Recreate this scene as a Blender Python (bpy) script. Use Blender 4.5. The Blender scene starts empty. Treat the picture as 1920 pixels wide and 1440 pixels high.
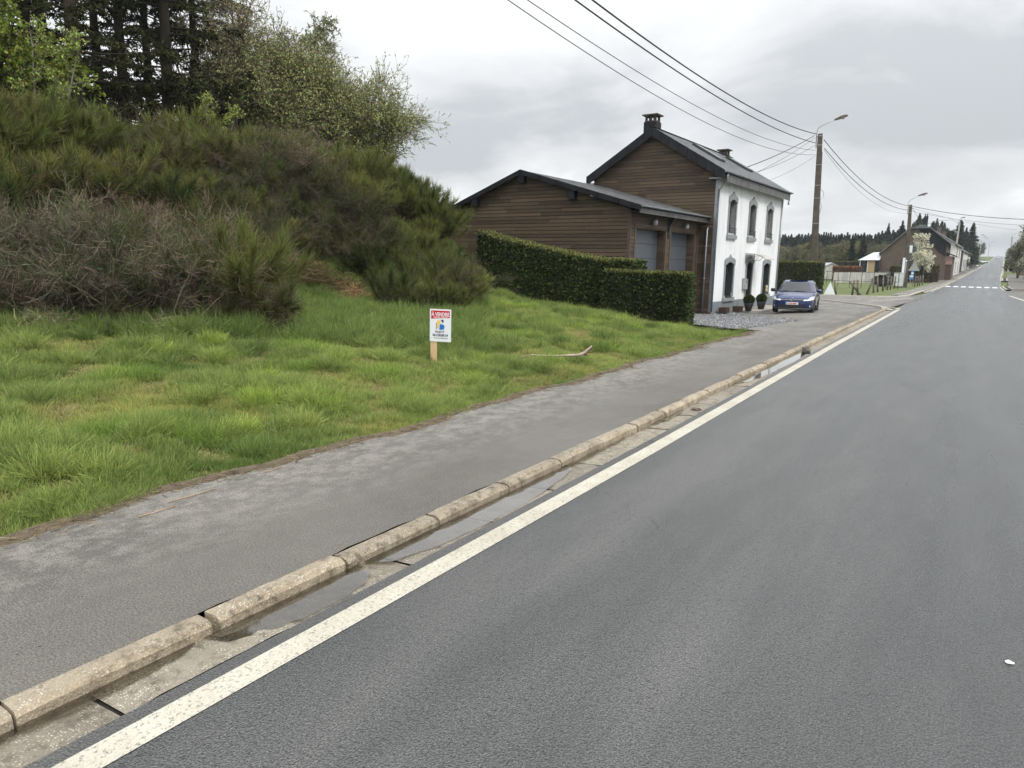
import bpy, math, random
import numpy as np
from mathutils import Vector, Matrix, noise as mnoise

rnd = random.Random(11)
rng = np.random.default_rng(11)
scene = bpy.context.scene
COL = scene.collection
D2R = math.radians

# ------------------------------------------------------------------ camera
CAM_H = 2.0
FPX = 1331.0                       # focal length in pixels of the 1920 px wide photograph
YAW, PITCH, ROLL = 33.0307, 9.7773, 1.0

def cam_basis():
    y, p, r = D2R(YAW), D2R(PITCH), D2R(ROLL)
    f = np.array([-math.sin(y)*math.cos(p), math.cos(y)*math.cos(p), -math.sin(p)])
    rt = np.array([math.cos(y), math.sin(y), 0.]); up = np.cross(rt, f)
    return f, rt*math.cos(r)+up*math.sin(r), -rt*math.sin(r)+up*math.cos(r)
CF, CR, CU = cam_basis()
cam = bpy.data.cameras.new('camera')
cam.sensor_width = 36.0
cam.lens = FPX/1920*36.0
cam.clip_start = 0.05
cam.clip_end = 6000
camo = bpy.data.objects.new('camera', cam)
COL.objects.link(camo)
m = Matrix.Identity(4)
for i in range(3):
    m[i][0] = CR[i]; m[i][1] = CU[i]; m[i][2] = -CF[i]
m[2][3] = CAM_H
camo.matrix_world = m
scene.camera = camo

# ------------------------------------------------------------------ world: overcast sky
SUN_EL, SUN_AZ = 48.0, 118.0       # azimuth measured clockwise from +Y (the road direction)
EXPOSURE = 0.40
w = bpy.data.worlds.new('World'); scene.world = w; w.use_nodes = True
nt = w.node_tree; nt.nodes.clear()
def N(t, **k):
    n = nt.nodes.new(t)
    for a, b in k.items(): setattr(n, a, b)
    return n
def L(a, b): nt.links.new(a, b)
out = N('ShaderNodeOutputWorld'); bg = N('ShaderNodeBackground'); bg.inputs[1].default_value = 0.1
L(bg.outputs[0], out.inputs[0])
sky = N('ShaderNodeTexSky', sky_type='NISHITA', sun_disc=False)
sky.sun_elevation = D2R(SUN_EL); sky.sun_rotation = D2R(SUN_AZ)
tc = N('ShaderNodeTexCoord')
sep = N('ShaderNodeSeparateXYZ'); L(tc.outputs['Generated'], sep.inputs[0])
zc = N('ShaderNodeMath', operation='MAXIMUM'); L(sep.outputs[2], zc.inputs[0]); zc.inputs[1].default_value = 0.0
za = N('ShaderNodeMath', operation='ADD'); L(zc.outputs[0], za.inputs[0]); za.inputs[1].default_value = 0.22
dx = N('ShaderNodeMath', operation='DIVIDE'); L(sep.outputs[0], dx.inputs[0]); L(za.outputs[0], dx.inputs[1])
dy = N('ShaderNodeMath', operation='DIVIDE'); L(sep.outputs[1], dy.inputs[0]); L(za.outputs[0], dy.inputs[1])
cmb = N('ShaderNodeCombineXYZ'); L(dx.outputs[0], cmb.inputs[0]); L(dy.outputs[0], cmb.inputs[1]); cmb.inputs[2].default_value = 3.7
n1 = N('ShaderNodeTexNoise'); n1.inputs['Scale'].default_value = 1.0; n1.inputs['Detail'].default_value = 7; n1.inputs['Roughness'].default_value = .55; n1.inputs['Distortion'].default_value = .35
n2 = N('ShaderNodeTexNoise'); n2.inputs['Scale'].default_value = .45; n2.inputs['Detail'].default_value = 3
L(cmb.outputs[0], n1.inputs['Vector']); L(cmb.outputs[0], n2.inputs['Vector'])
mx = N('ShaderNodeMath', operation='MULTIPLY_ADD'); L(n1.outputs[0], mx.inputs[0]); mx.inputs[1].default_value = .62
mz = N('ShaderNodeMath', operation='MULTIPLY'); L(n2.outputs[0], mz.inputs[0]); mz.inputs[1].default_value = .38
L(mz.outputs[0], mx.inputs[2])
rp = N('ShaderNodeValToRGB'); L(mx.outputs[0], rp.inputs[0])
e = rp.color_ramp.elements
e[0].position = .41; e[0].color = (.545, .567, .59, 1)
e[1].position = .60; e[1].color = (1.13, 1.135, 1.14, 1)
x = rp.color_ramp.elements.new(.465); x.color = (.71, .722, .735, 1)
x = rp.color_ramp.elements.new(.535); x.color = (.85, .86, .87, 1)
# CIE overcast: brighter overhead than near the horizon
g0 = N('ShaderNodeMath', operation='MULTIPLY_ADD'); L(zc.outputs[0], g0.inputs[0]); g0.inputs[1].default_value = 1.7; g0.inputs[2].default_value = .38
g1 = N('ShaderNodeMath', operation='MULTIPLY_ADD'); L(zc.outputs[0], g1.inputs[0]); L(g0.outputs[0], g1.inputs[1]); g1.inputs[2].default_value = .85
sc_ = N('ShaderNodeVectorMath', operation='SCALE'); L(rp.outputs[0], sc_.inputs[0]); L(g1.outputs[0], sc_.inputs['Scale'])
s10 = N('ShaderNodeVectorMath', operation='SCALE'); L(sc_.outputs[0], s10.inputs[0]); s10.inputs['Scale'].default_value = 9.0
mixn = N('ShaderNodeMix', data_type='RGBA'); mixn.inputs[0].default_value = .95
L(sky.outputs[0], mixn.inputs[6]); L(s10.outputs[0], mixn.inputs[7]); L(mixn.outputs[2], bg.inputs[0])

sl = bpy.data.lights.new('sun', 'SUN'); sl.energy = 1.5; sl.angle = D2R(16); sl.color = (1, .965, .92)
so = bpy.data.objects.new('sun', sl); COL.objects.link(so)
a = D2R(SUN_AZ); el = D2R(SUN_EL)
sd = Vector((math.sin(a)*math.cos(el), math.cos(a)*math.cos(el), math.sin(el)))
so.rotation_euler = sd.to_track_quat('Z', 'Y').to_euler(); so.location = (20, -20, 40)
vs = scene.view_settings
vs.view_transform = 'Standard'; vs.look = 'None'; vs.gamma = 1; vs.use_curve_mapping = False; vs.exposure = EXPOSURE
scene.cycles.max_bounces = 6; scene.cycles.transparent_max_bounces = 12
scene.cycles.caustics_reflective = False; scene.cycles.caustics_refractive = False

# ------------------------------------------------------------------ small maths
def ray(px, py):
    return CF + CR*(px-960)/FPX + CU*(720-py)/FPX
def at_y(px, py, Y):
    d = ray(px, py); t = Y/d[1]; return np.array([0, 0, CAM_H])+d*t
def smooth(t):
    t = np.clip(t, 0, 1); return t*t*(3-2*t)
ZK = [(-80, 0), (20, 0), (35, -.05), (60, -.12), (110, -.21), (147, .55), (258, 2.3), (304, 3.5), (457, 7.1), (698, 12.75), (740, 12.9), (1000, 8), (1600, -6)]
ZKx = [k[0] for k in ZK]; ZKy = [k[1] for k in ZK]
def zr(Y): return np.interp(Y, ZKx, ZKy)
XL = [(-60, -2.5), (1, -2.86), (7, -2.9), (40, -3.42), (60, -3.75), (77, -4.03), (108, -4.12), (141, -3.22), (258, -.97), (303, -.08), (455, 2.9), (700, 7.1), (1000, 12)]
def xl(Y): return np.interp(Y, [k[0] for k in XL], [k[1] for k in XL])
XR = [(-60, 4.6), (58, 4.4), (66, 3.0), (92, 2.4), (113, 2.27), (154, 3.0), (269, 5.3), (461, 9), (700, 13.3), (1000, 18)]
def xr(Y): return np.interp(Y, [k[0] for k in XR], [k[1] for k in XR])
def gx(px, Y):                       # x of image column px at distance Y along the road
    d = ray(px, 500.0); return Y*d[0]/d[1]
def vnoise(x, y, s=1.0, z=0.0): return mnoise.noise(Vector((x*s, y*s, z)))

def tz(x, Y):
    """terrain height (vectorised)"""
    x = np.asarray(x, float); Y = np.asarray(Y, float)
    z = zr(Y)
    shift = 14*smooth((Y-20.2)/2.2)
    d = np.maximum(0, -5.45-x-shift)
    far = 1-smooth((Y-60)/60)
    z = z + .1*np.minimum(d, 9.5)*far
    hb = np.interp(Y, [-30, 9, 15, 19, 22, 25, 32, 60], [3.0, 3.1, 3.3, 3.1, 2.7, 2.1, .9, .3])
    z = z + hb*smooth((-x-14.3+.12*np.maximum(0, Y-10)-shift*.25)/4.6)*far
    # right-hand verge
    z = z + .03*np.clip(x-xr(Y)-3, 0, 20)*smooth((Y-95)/30)
    z = z + 5*smooth((-x-120)/250)*smooth((Y-90)/150)
    return z
def rz(x, Y, dz=0.0): return float(zr(Y))+dz

# ------------------------------------------------------------------ materials
def lin(r, g, b):
    f = lambda c: (c/255/12.92) if c/255 <= .04045 else ((c/255+.055)/1.055)**2.4
    return (f(r), f(g), f(b))
class Mat:
    def __init__(s, name):
        s.m = bpy.data.materials.new(name); s.m.use_nodes = True
        s.t = s.m.node_tree; s.b = s.t.nodes['Principled BSDF']
        s.tc = None
    def n(s, t, **k):
        x = s.t.nodes.new(t)
        for a, b in k.items(): setattr(x, a, b)
        return x
    def l(s, a, b): s.t.links.new(a, b)
    def coord(s, kind='Object'):
        if not s.tc: s.tc = s.n('ShaderNodeTexCoord')
        return s.tc.outputs[kind]
    def pos(s):
        return s.n('ShaderNodeNewGeometry').outputs['Position']
    def noise(s, scale, detail=3, rough=.5, vec=None, stretch=None, dist=0):
        v = vec if vec is not None else s.coord()
        if stretch:
            mp = s.n('ShaderNodeMapping'); mp.inputs['Scale'].default_value = stretch; s.l(v, mp.inputs[0]); v = mp.outputs[0]
        x = s.n('ShaderNodeTexNoise'); x.inputs['Scale'].default_value = scale; x.inputs['Detail'].default_value = detail
        x.inputs['Roughness'].default_value = rough; x.inputs['Distortion'].default_value = dist
        s.l(v, x.inputs['Vector']); return x.outputs[0]
    def vor(s, scale, vec=None, feature='F1', out='Distance'):
        x = s.n('ShaderNodeTexVoronoi', feature=feature); x.inputs['Scale'].default_value = scale
        s.l(vec if vec is not None else s.coord(), x.inputs['Vector']); return x.outputs[out]
    def ramp(s, v, stops):
        r = s.n('ShaderNodeValToRGB'); s.l(v, r.inputs[0]); el = r.color_ramp.elements
        el[0].position = stops[0][0]; el[1].position = stops[-1][0]
        c = lambda q: tuple(q)+(1,) if hasattr(q, '__len__') else (q, q, q, 1)
        el[0].color = c(stops[0][1]); el[1].color = c(stops[-1][1])
        for p, q in stops[1:-1]:
            k = el.new(p); k.color = c(q)
        return r.outputs[0]
    def mix(s, f, a, b, mode='MIX'):
        x = s.n('ShaderNodeMix', data_type='RGBA', blend_type=mode)
        for i, q in ((0, f), (6, a), (7, b)):
            if isinstance(q, (int, float)): x.inputs[i].default_value = q if i == 0 else (q, q, q, 1)
            elif isinstance(q, (tuple, list)): x.inputs[i].default_value = tuple(q)+(1,)
            else: s.l(q, x.inputs[i])
        return x.outputs[2]
    def math(s, op, a, b=None, c=None):
        x = s.n('ShaderNodeMath', operation=op)
        for i, q in enumerate((a, b, c)):
            if q is None: continue
            if isinstance(q, (int, float)): x.inputs[i].default_value = q
            else: s.l(q, x.inputs[i])
        return x.outputs[0]
    def set(s, color=None, rough=None, metal=None, spec=None, bump=None, bstr=.3, bdist=.01):
        B = s.b
        for k, q in (('Base Color', color), ('Roughness', rough), ('Metallic', metal), ('Specular IOR Level', spec)):
            if q is None: continue
            if isinstance(q, (int, float)): B.inputs[k].default_value = q
            elif isinstance(q, (tuple, list)): B.inputs[k].default_value = tuple(q)+(1,)
            else: s.l(q, B.inputs[k])
        if bump is not None:
            x = s.n('ShaderNodeBump'); x.inputs['Strength'].default_value = bstr; x.inputs['Distance'].default_value = bdist
            s.l(bump, x.inputs['Height']); s.l(x.outputs[0], B.inputs['Normal'])
        return s.m

def simple(name, c, rough=.6, var=.18, scale=4.0, metal=0, spec=.5, bscale=60, bstr=.15, bdist=.004):
    M = Mat(name)
    n = M.noise(scale, 4, .6)
    lo = tuple(q*(1-var) for q in c); hi = tuple(min(1, q*(1+var)) for q in c)
    col = M.ramp(n, [(.3, lo), (.7, hi)])
    return M.set(col, rough, metal, spec, M.noise(bscale, 3), bstr, bdist)

def mk_asphalt():
    M = Mat('asphalt'); p = M.pos()
    big = M.noise(.22, 4, .6, p, (1.6, .25, 1))
    med = M.noise(1.7, 5, .65, p, (1.2, .3, 1))
    grit = M.noise(95, 4, .8, p)
    v = M.vor(105, p)
    flake = M.noise(34, 5, .8, p, (.75, 1.25, 1))
    track = M.noise(1.1, 3, .5, p, (1.0, .03, 1))
    base = M.ramp(M.math('ADD', M.math('MULTIPLY', big, .35), M.math('ADD', M.math('MULTIPLY', med, .35), M.math('MULTIPLY', track, .3))), [(.38, (.040, .042, .041)), (.5, (.061, .063, .061)), (.62, (.090, .089, .085))])
    c2 = M.mix(1.0, base, M.ramp(grit, [(.36, .30), (.5, 1.0), (.63, 2.1)]), 'MULTIPLY')
    c3 = M.mix(M.ramp(flake, [(.55, 0), (.60, .8)]), c2, (.022, .023, .024))
    spk = M.ramp(M.vor(60, p, 'F1', 'Color'), [(.93, 0), (.94, 1)])
    c4 = M.mix(M.math('MULTIPLY', spk, M.ramp(v, [(.12, 1), (.22, 0)])), c3, (.38, .37, .34))
    # fine crack lines along the wheel track
    wv = M.noise(3, 4, .6, p)
    cr = M.n('ShaderNodeTexVoronoi', feature='DISTANCE_TO_EDGE'); cr.inputs['Scale'].default_value = .9
    vm = M.n('ShaderNodeVectorMath', operation='ADD'); M.l(p, vm.inputs[0])
    sc = M.n('ShaderNodeVectorMath', operation='SCALE'); sc.inputs['Scale'].default_value = .5
    nn = M.n('ShaderNodeTexNoise'); nn.inputs['Scale'].default_value = 4; M.l(p, nn.inputs['Vector']); M.l(nn.outputs[1], sc.inputs[0]); M.l(sc.outputs[0], vm.inputs[1]); M.l(vm.outputs[0], cr.inputs['Vector'])
    crk = M.math('MULTIPLY', M.ramp(cr.outputs[0], [(.002, 1), (.009, 0)]), M.ramp(M.noise(.5, 2, .5, p), [(.56, 0), (.64, .8)]))
    c5 = M.mix(crk, c4, (.02, .02, .02))
    rough = M.ramp(M.math('ADD', M.math('MULTIPLY', track, .6), M.math('MULTIPLY', big, .4)), [(.38, .24), (.62, .42)])
    h = M.math('SUBTRACT', M.math('ADD', M.math('MULTIPLY', v, 1.0), M.math('MULTIPLY', flake, -.4)), M.math('MULTIPLY', crk, 1.2))
    return M.set(c5, rough, 0, .75, h, .65, .008)

def mk_pavement():
    M = Mat('pavement_asphalt'); p = M.pos()
    sx = M.n('ShaderNodeSeparateXYZ'); M.l(p, sx.inputs[0])
    grit = M.noise(90, 4, .8, p); med = M.noise(6.5, 8, .85, p, (1, .7, 1)); big = M.noise(.5, 3, .5, p)
    base = M.ramp(big, [(.3, (.092, .085, .074)), (.7, (.130, .121, .106))])
    edge = M.math('MULTIPLY_ADD', sx.outputs[0], -1.0, -4.05)           # 0 at x=-4.05, rises to the verge
    dust = M.math('MULTIPLY', M.ramp(edge, [(0, .12), (.95, 1)]), M.ramp(med, [(.44, 0), (.58, 1)]))
    c = M.mix(M.math('MULTIPLY', dust, .6), base, (.27, .255, .225))
    c = M.mix(1.0, c, M.ramp(grit, [(.36, .40), (.5, 1), (.64, 1.75)]), 'MULTIPLY')
    spots = M.ramp(M.vor(7, p), [(.04, 1), (.055, 0)])
    c = M.mix(M.math('MULTIPLY', spots, .8), c, (.018, .017, .016))
    damp = M.ramp(M.noise(.9, 3, .5, p, (1.5, .4, 1)), [(.40, .45), (.62, .85)])
    return M.set(c, damp, 0, .45, M.math('ADD', M.vor(140, p), M.math('MULTIPLY', med, .5)), .4, .004)

def mk_kerb(name, c1, c2, dirt=.5):
    M = Mat(name); p = M.pos()
    big = M.noise(3.2, 5, .7, p); v = M.vor(88, p); vc = M.vor(88, p, 'F1', 'Color')
    c = M.ramp(big, [(.3, c1), (.7, c2)])
    peb = M.math('MULTIPLY', M.ramp(v, [(.30, 1), (.42, 0)]), M.ramp(vc, [(.45, 0), (.55, 1)]))
    peb = M.math('MULTIPLY', peb, M.ramp(M.noise(5, 3, .6, p), [(.40, .1), (.52, 1)]))
    gn = M.n('ShaderNodeSeparateXYZ'); M.l(M.n('ShaderNodeNewGeometry').outputs['Normal'], gn.inputs[0])
    c = M.mix(M.ramp(gn.outputs[2], [(.8, 0), (.98, .45)]), c, (.22, .195, .15))
    c = M.mix(M.math('MULTIPLY', peb, .95), c, M.ramp(vc, [(.5, (.42, .37, .30)), (1, (.64, .59, .50))]))
    d = M.ramp(M.noise(11, 5, .75, p), [(.5, 0), (.68, 1)])
    c = M.mix(M.math('MULTIPLY', d, dirt), c, (.06, .05, .035))
    c = M.mix(1.0, c, M.ramp(M.noise(140, 2, .7, p), [(.3, .75), (.7, 1.25)]), 'MULTIPLY')
    inf = M.n('ShaderNodeObjectInfo')
    c = M.mix(1.0, c, M.ramp(inf.outputs['Random'], [(0, .82), (1, 1.12)]), 'MULTIPLY')
    return M.set(c, .75, 0, .4, M.math('SUBTRACT', M.noise(30, 5, .7, p), M.math('MULTIPLY', v, .5)), .6, .01)

def mk_paint():
    M = Mat('road_paint'); p = M.pos()
    n = M.noise(48, 5, .85, p); n2 = M.noise(3, 3, .6, p)
    c = M.ramp(n2, [(.3, (.42, .39, .31)), (.7, (.54, .515, .43))])
    worn = M.ramp(n, [(.545, 0), (.60, 1)])
    c = M.mix(M.math('MULTIPLY', worn, .8), c, (.12, .115, .10))
    c = M.mix(1.0, c, M.ramp(M.noise(160, 2, .7, p), [(.3, .82), (.7, 1.12)]), 'MULTIPLY')
    return M.set(c, .6, 0, .4, M.math('ADD', M.vor(115, p), n), .35, .004)

def mk_ground():
    M = Mat('soil_and_turf'); p = M.pos()
    sx = M.n('ShaderNodeSeparateXYZ'); M.l(p, sx.inputs[0])
    n = M.noise(.8, 6, .65, p); f = M.noise(22, 4, .7, p); g = M.noise(.06, 4, .6, p)
    near = M.ramp(n, [(.32, (.040, .060, .014)), (.5, (.062, .085, .022)), (.7, (.12, .105, .045))])
    meadow = M.ramp(g, [(.3, (.095, .125, .042)), (.6, (.13, .155, .06)), (.8, (.17, .165, .085))])
    far = M.ramp(M.math('MULTIPLY', sx.outputs[1], .01), [(.24, 0), (.5, 1)])
    c = M.mix(far, near, meadow)
    c = M.mix(1.0, c, M.ramp(f, [(.3, .7), (.7, 1.25)]), 'MULTIPLY')
    return M.set(c, .95, 0, .2, f, .6, .03)

def mk_veg(name, sat=1.0, rough=.6, transl=.25, spec=.3, objvar=.25, inst=False):
    """colour comes per stem from the mesh attribute Col, per plant from a random number"""
    M = Mat(name)
    at = M.n('ShaderNodeAttribute'); at.attribute_name = 'Col'
    c = at.outputs['Color']
    if inst:
        ti = M.n('ShaderNodeAttribute'); ti.attribute_type = 'INSTANCER'; ti.attribute_name = 'tint'
        c = M.mix(1.0, c, M.ramp(ti.outputs['Fac'], [(0, (.66, .86, .60)), (.35, (1.15, 1.22, 1.0)), (.7, (1.45, 1.48, 1.15)), (1, (1.85, 1.75, 1.4))]), 'MULTIPLY')
    else:
        inf = M.n('ShaderNodeObjectInfo')
        c = M.mix(1.0, c, M.ramp(inf.outputs['Random'], [(0, (1-objvar, 1-objvar*.8, 1-objvar)), (1, (1+objvar, 1+objvar*.85, 1+objvar*.6))]), 'MULTIPLY')
    M.set(c, rough, 0, spec)
    if transl:
        tr = M.n('ShaderNodeBsdfTranslucent'); M.l(c, tr.inputs[0])
        ms = M.n('ShaderNodeMixShader'); ms.inputs[0].default_value = transl
        M.l(M.b.outputs[0], ms.inputs[1]); M.l(tr.outputs[0], ms.inputs[2])
        M.l(ms.outputs[0], M.t.nodes['Material Output'].inputs[0])
    return M.m

def mk_board(name='stained_boards', c1=(.066, .045, .028), c2=(.140, .098, .061)):
    M = Mat(name); o = M.coord()
    inf = M.n('ShaderNodeObjectInfo')
    off = M.n('ShaderNodeVectorMath', operation='ADD'); M.l(o, off.inputs[0]); 
    cx = M.n('ShaderNodeCombineXYZ'); M.l(M.math('MULTIPLY', inf.outputs['Random'], 50), cx.inputs[0]); M.l(cx.outputs[0], off.inputs[1])
    g = M.noise(5, 6, .7, off.outputs[0], (.5, .5, 14)); g2 = M.noise(1.3, 4, .6, off.outputs[0])
    base = M.ramp(inf.outputs['Random'], [(0, c1), (1, c2)])
    c = M.mix(1.0, base, M.ramp(g, [(.25, .6), (.55, 1.0), (.8, 1.35)]), 'MULTIPLY')
    c = M.mix(M.ramp(g2, [(.5, 0), (.75, .45)]), c, (.11, .095, .08))
    return M.set(c, .7, 0, .35, g, .3, .004)

def mk_brick():
    M = Mat('brickwork'); o = M.coord()
    mp = M.n('ShaderNodeMapping'); mp.inputs['Rotation'].default_value = (D2R(90), 0, 0); M.l(o, mp.inputs[0])
    b = M.n('ShaderNodeTexBrick'); M.l(mp.outputs[0], b.inputs['Vector'])
    b.inputs['Scale'].default_value = 4; b.inputs['Color1'].default_value = (.095, .070, .054, 1); b.inputs['Color2'].default_value = (.135, .098, .074, 1)
    b.inputs['Mortar'].default_value = (.17, .14, .115, 1); b.inputs['Mortar Size'].default_value = .012
    c = M.mix(1.0, b.outputs[0], M.ramp(M.noise(.8, 5, .7), [(.3, .7), (.7, 1.25)]), 'MULTIPLY')
    return M.set(c, .85, 0, .3, M.noise(30), .2, .005)

def mk_render_wall(name, c, stain):
    M = Mat(name); p = M.coord()
    n = M.noise(1.1, 5, .65, p, (1, 1, .35)); f = M.noise(45, 3, .6, p)
    col = M.ramp(n, [(.3, stain), (.55, c), (.8, c)])
    return M.set(col, .85, 0, .3, f, .25, .004)

def mk_slate(name='slate', c=(.13, .135, .14), rgh=.42):
    M = Mat(name); o = M.coord()
    br = M.n('ShaderNodeTexNoise'); br.inputs['Scale'].default_value = 2.4; br.inputs['Detail'].default_value = 5; M.l(o, br.inputs['Vector'])
    vc = M.vor(4.0, o, 'F1', 'Color')
    col = M.mix(1.0, M.ramp(br.outputs[0], [(.3, tuple(q*.75 for q in c)), (.7, tuple(q*1.35 for q in c))]), M.ramp(vc, [(.2, .75), (.8, 1.25)]), 'MULTIPLY')
    return M.set(col, rgh, 0, .5 if rgh < .5 else .25, M.noise(20, 4), .2, .004)

def mk_glass(name, tint=(.02, .024, .028), rough=.04):
    M = Mat(name)
    return M.set(M.ramp(M.noise(1.5, 2), [(.3, tint), (.7, tuple(q*1.6 for q in tint))]), rough, 0, .7)

def mk_water():
    M = Mat('puddle_water')
    t = M.t; 
    tr = M.n('ShaderNodeBsdfTransparent'); tr.inputs[0].default_value = (.62, .60, .56, 1)
    gl = M.n('ShaderNodeBsdfGlossy'); gl.inputs['Roughness'].default_value = .03; gl.inputs[0].default_value = (1, 1, 1, 1)
    fr = M.n('ShaderNodeFresnel'); fr.inputs[0].default_value = 1.36
    bu = M.n('ShaderNodeBump'); bu.inputs['Strength'].default_value = .05; bu.inputs['Distance'].default_value = .002
    M.l(M.noise(9, 2, .5, M.pos()), bu.inputs['Height']); M.l(bu.outputs[0], gl.inputs['Normal']); M.l(bu.outputs[0], fr.inputs['Normal'])
    ms = M.n('ShaderNodeMixShader'); M.l(M.math('MULTIPLY_ADD', fr.outputs[0], 1.5, .06), ms.inputs[0]); M.l(tr.outputs[0], ms.inputs[1]); M.l(gl.outputs[0], ms.inputs[2])
    t.nodes.remove(M.b)
    M.l(ms.outputs[0], t.nodes['Material Output'].inputs[0])
    return M.m

MT = dict(
    asphalt=mk_asphalt(), pavement=mk_pavement(), paint=mk_paint(), ground=mk_ground(), water=mk_water(),
    kerb=mk_kerb('kerb_concrete', (.25, .20, .135), (.44, .375, .27), .8),
    gutter=mk_kerb('gutter_concrete', (.16, .14, .105), (.30, .265, .21), .8),
    slab=mk_kerb('light_paving', (.40, .38, .34), (.55, .52, .47), .2),
    veg=mk_veg('stems_and_leaves', objvar=.34, transl=.3), wood_veg=mk_veg('bark_and_twigs', transl=0, rough=.85, spec=.2),
    grass=mk_veg('grass_blades', inst=True, transl=.35, rough=.5), needles=mk_veg('conifer_needles', transl=.08, rough=.85, objvar=.2, spec=.08),
    board=mk_board(), trimwood=mk_board('trim_boards', (.065, .045, .032), (.13, .095, .07)), brick=mk_brick(),
    white=mk_render_wall('white_render', (.86, .87, .88), (.70, .72, .73)), greyplinth=mk_render_wall('grey_plinth', (.22, .24, .26), (.15, .17, .18)),
    greytrim=simple('grey_window_stone', (.26, .275, .28), .7, .15, 8), slate=mk_slate(), darkslate=mk_slate('dark_slate', (.013, .014, .017), .62),
    fascia=mk_slate('fascia_slate', (.085, .083, .080)),
    zinc=simple('zinc', (.30, .32, .34), .42, .15, 3, .7), door=simple('door_paint', (.082, .094, .108), .45, .06, 3, bstr=.05),
    doordark=simple('dark_joinery', (.035, .042, .048), .45, .15, 3), glass=mk_glass('window_glass'), blackiron=simple('black_iron', (.02, .02, .022), .5),
    concrete=simple('weathered_concrete', (.085, .072, .056), .9, .35, 2.5, bscale=25, bstr=.4, bdist=.01), paleconcrete=simple('pale_concrete', (.42, .41, .38), .85, .2, 1.5, bscale=25, bstr=.3),
    cable=simple('cable_sheath', (.03, .03, .032), .6), greycable=simple('grey_cable', (.09, .09, .095), .6), planter=simple('anthracite_pot', (.028, .031, .034), .55), boxwood=simple('planter_wood', (.055, .03, .02), .8, .4, 9),
    gravel=simple('slate_gravel', (.12, .125, .135), .7, .45, 40, bscale=70, bstr=.9, bdist=.02), stone=simple('loose_stone', (.10, .095, .08), .8, .3, 12),
    signwhite=simple('sign_white', (.80, .82, .85), .4, .02, 2, bstr=.02), signred=simple('sign_red', (.55, .012, .03), .4, .05, 2, bstr=.02), signtext=simple('print_navy', (.02, .025, .10), .5, .05, 2, bstr=0),
    signblue=simple('print_blue', (.01, .17, .55), .5, .05, 2, bstr=0), signyellow=simple('print_yellow', (.85, .55, .12), .5, .05, 2, bstr=0), stake=simple('raw_pine', (.62, .42, .24), .7, .15, 6, bscale=30),
    deadwood=simple('dead_wood', (.36, .29, .23), .85, .35, 9, bscale=40, bstr=.5), darkdead=simple('dark_rot', (.10, .07, .055), .9, .3, 9),
    cabinet=simple('cabinet_grey', (.55, .60, .58), .5, .05, 2), galv=simple('galvanised', (.42, .42, .42), .5, .1, 4, .5), bluesign=simple('blue_sign', (.10, .22, .50), .5, .3, 12), 
    beige=simple('cream_paint', (.60, .50, .34), .6, .1, 3), straw=simple('straw', (.42, .30, .17), .9, .25, 20), litter=simple('white_scrap', (.80, .80, .80), .7, .05, 8),
    post=simple('old_fence_wood', (.14, .12, .095), .9, .3, 8), creamwall=mk_render_wall('old_white_wall', (.70, .69, .66), (.50, .48, .45)), glassroof=simple('polycarbonate', (.50, .53, .55), .35, .12, 1.5), canopy=simple('canopy_sheet', (.52, .50, .46), .3, .1, 3), reveal=simple('painted_reveal', (.040, .046, .052), .5, .12, 4),
    rust=simple('rust_brick', (.11, .07, .052), .9, .3, 5), birch=simple('birch_bark', (.35, .33, .29), .8, .3, 6), bark=simple('dark_bark', (.045, .036, .028), .95, .35, 9, bscale=25, bstr=.8, bdist=.02),
)

# ------------------------------------------------------------------ object helpers
def tag(o, label=None, cat=None, group=None, kind=None):
    if label: o['label'] = label
    if cat: o['category'] = cat
    if group: o['group'] = group
    if kind: o['kind'] = kind
    return o
def empty(name, loc=(0, 0, 0), rz_=0.0):
    o = bpy.data.objects.new(name, None); o.location = loc; o.rotation_euler = (0, 0, rz_); o.empty_display_size = .2
    COL.objects.link(o); return o
def thing(name, label, cat, loc=(0, 0, 0), rz_=0.0, group=None):
    return tag(empty(name, loc, rz_), label, cat, group)
def link(name, me, parent=None, loc=None, rot=None, scale=None):
    o = bpy.data.objects.new(name, me); COL.objects.link(o)
    if parent is not None: o.parent = parent
    if loc is not None: o.location = loc
    if rot is not None: o.rotation_euler = rot
    if scale is not None: o.scale = scale
    return o
def copy_tree(o, parent=None):
    c = o.copy(); COL.objects.link(c)
    if parent is not None: c.parent = parent
    for ch in o.children: copy_tree(ch, c)
    return c

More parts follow.
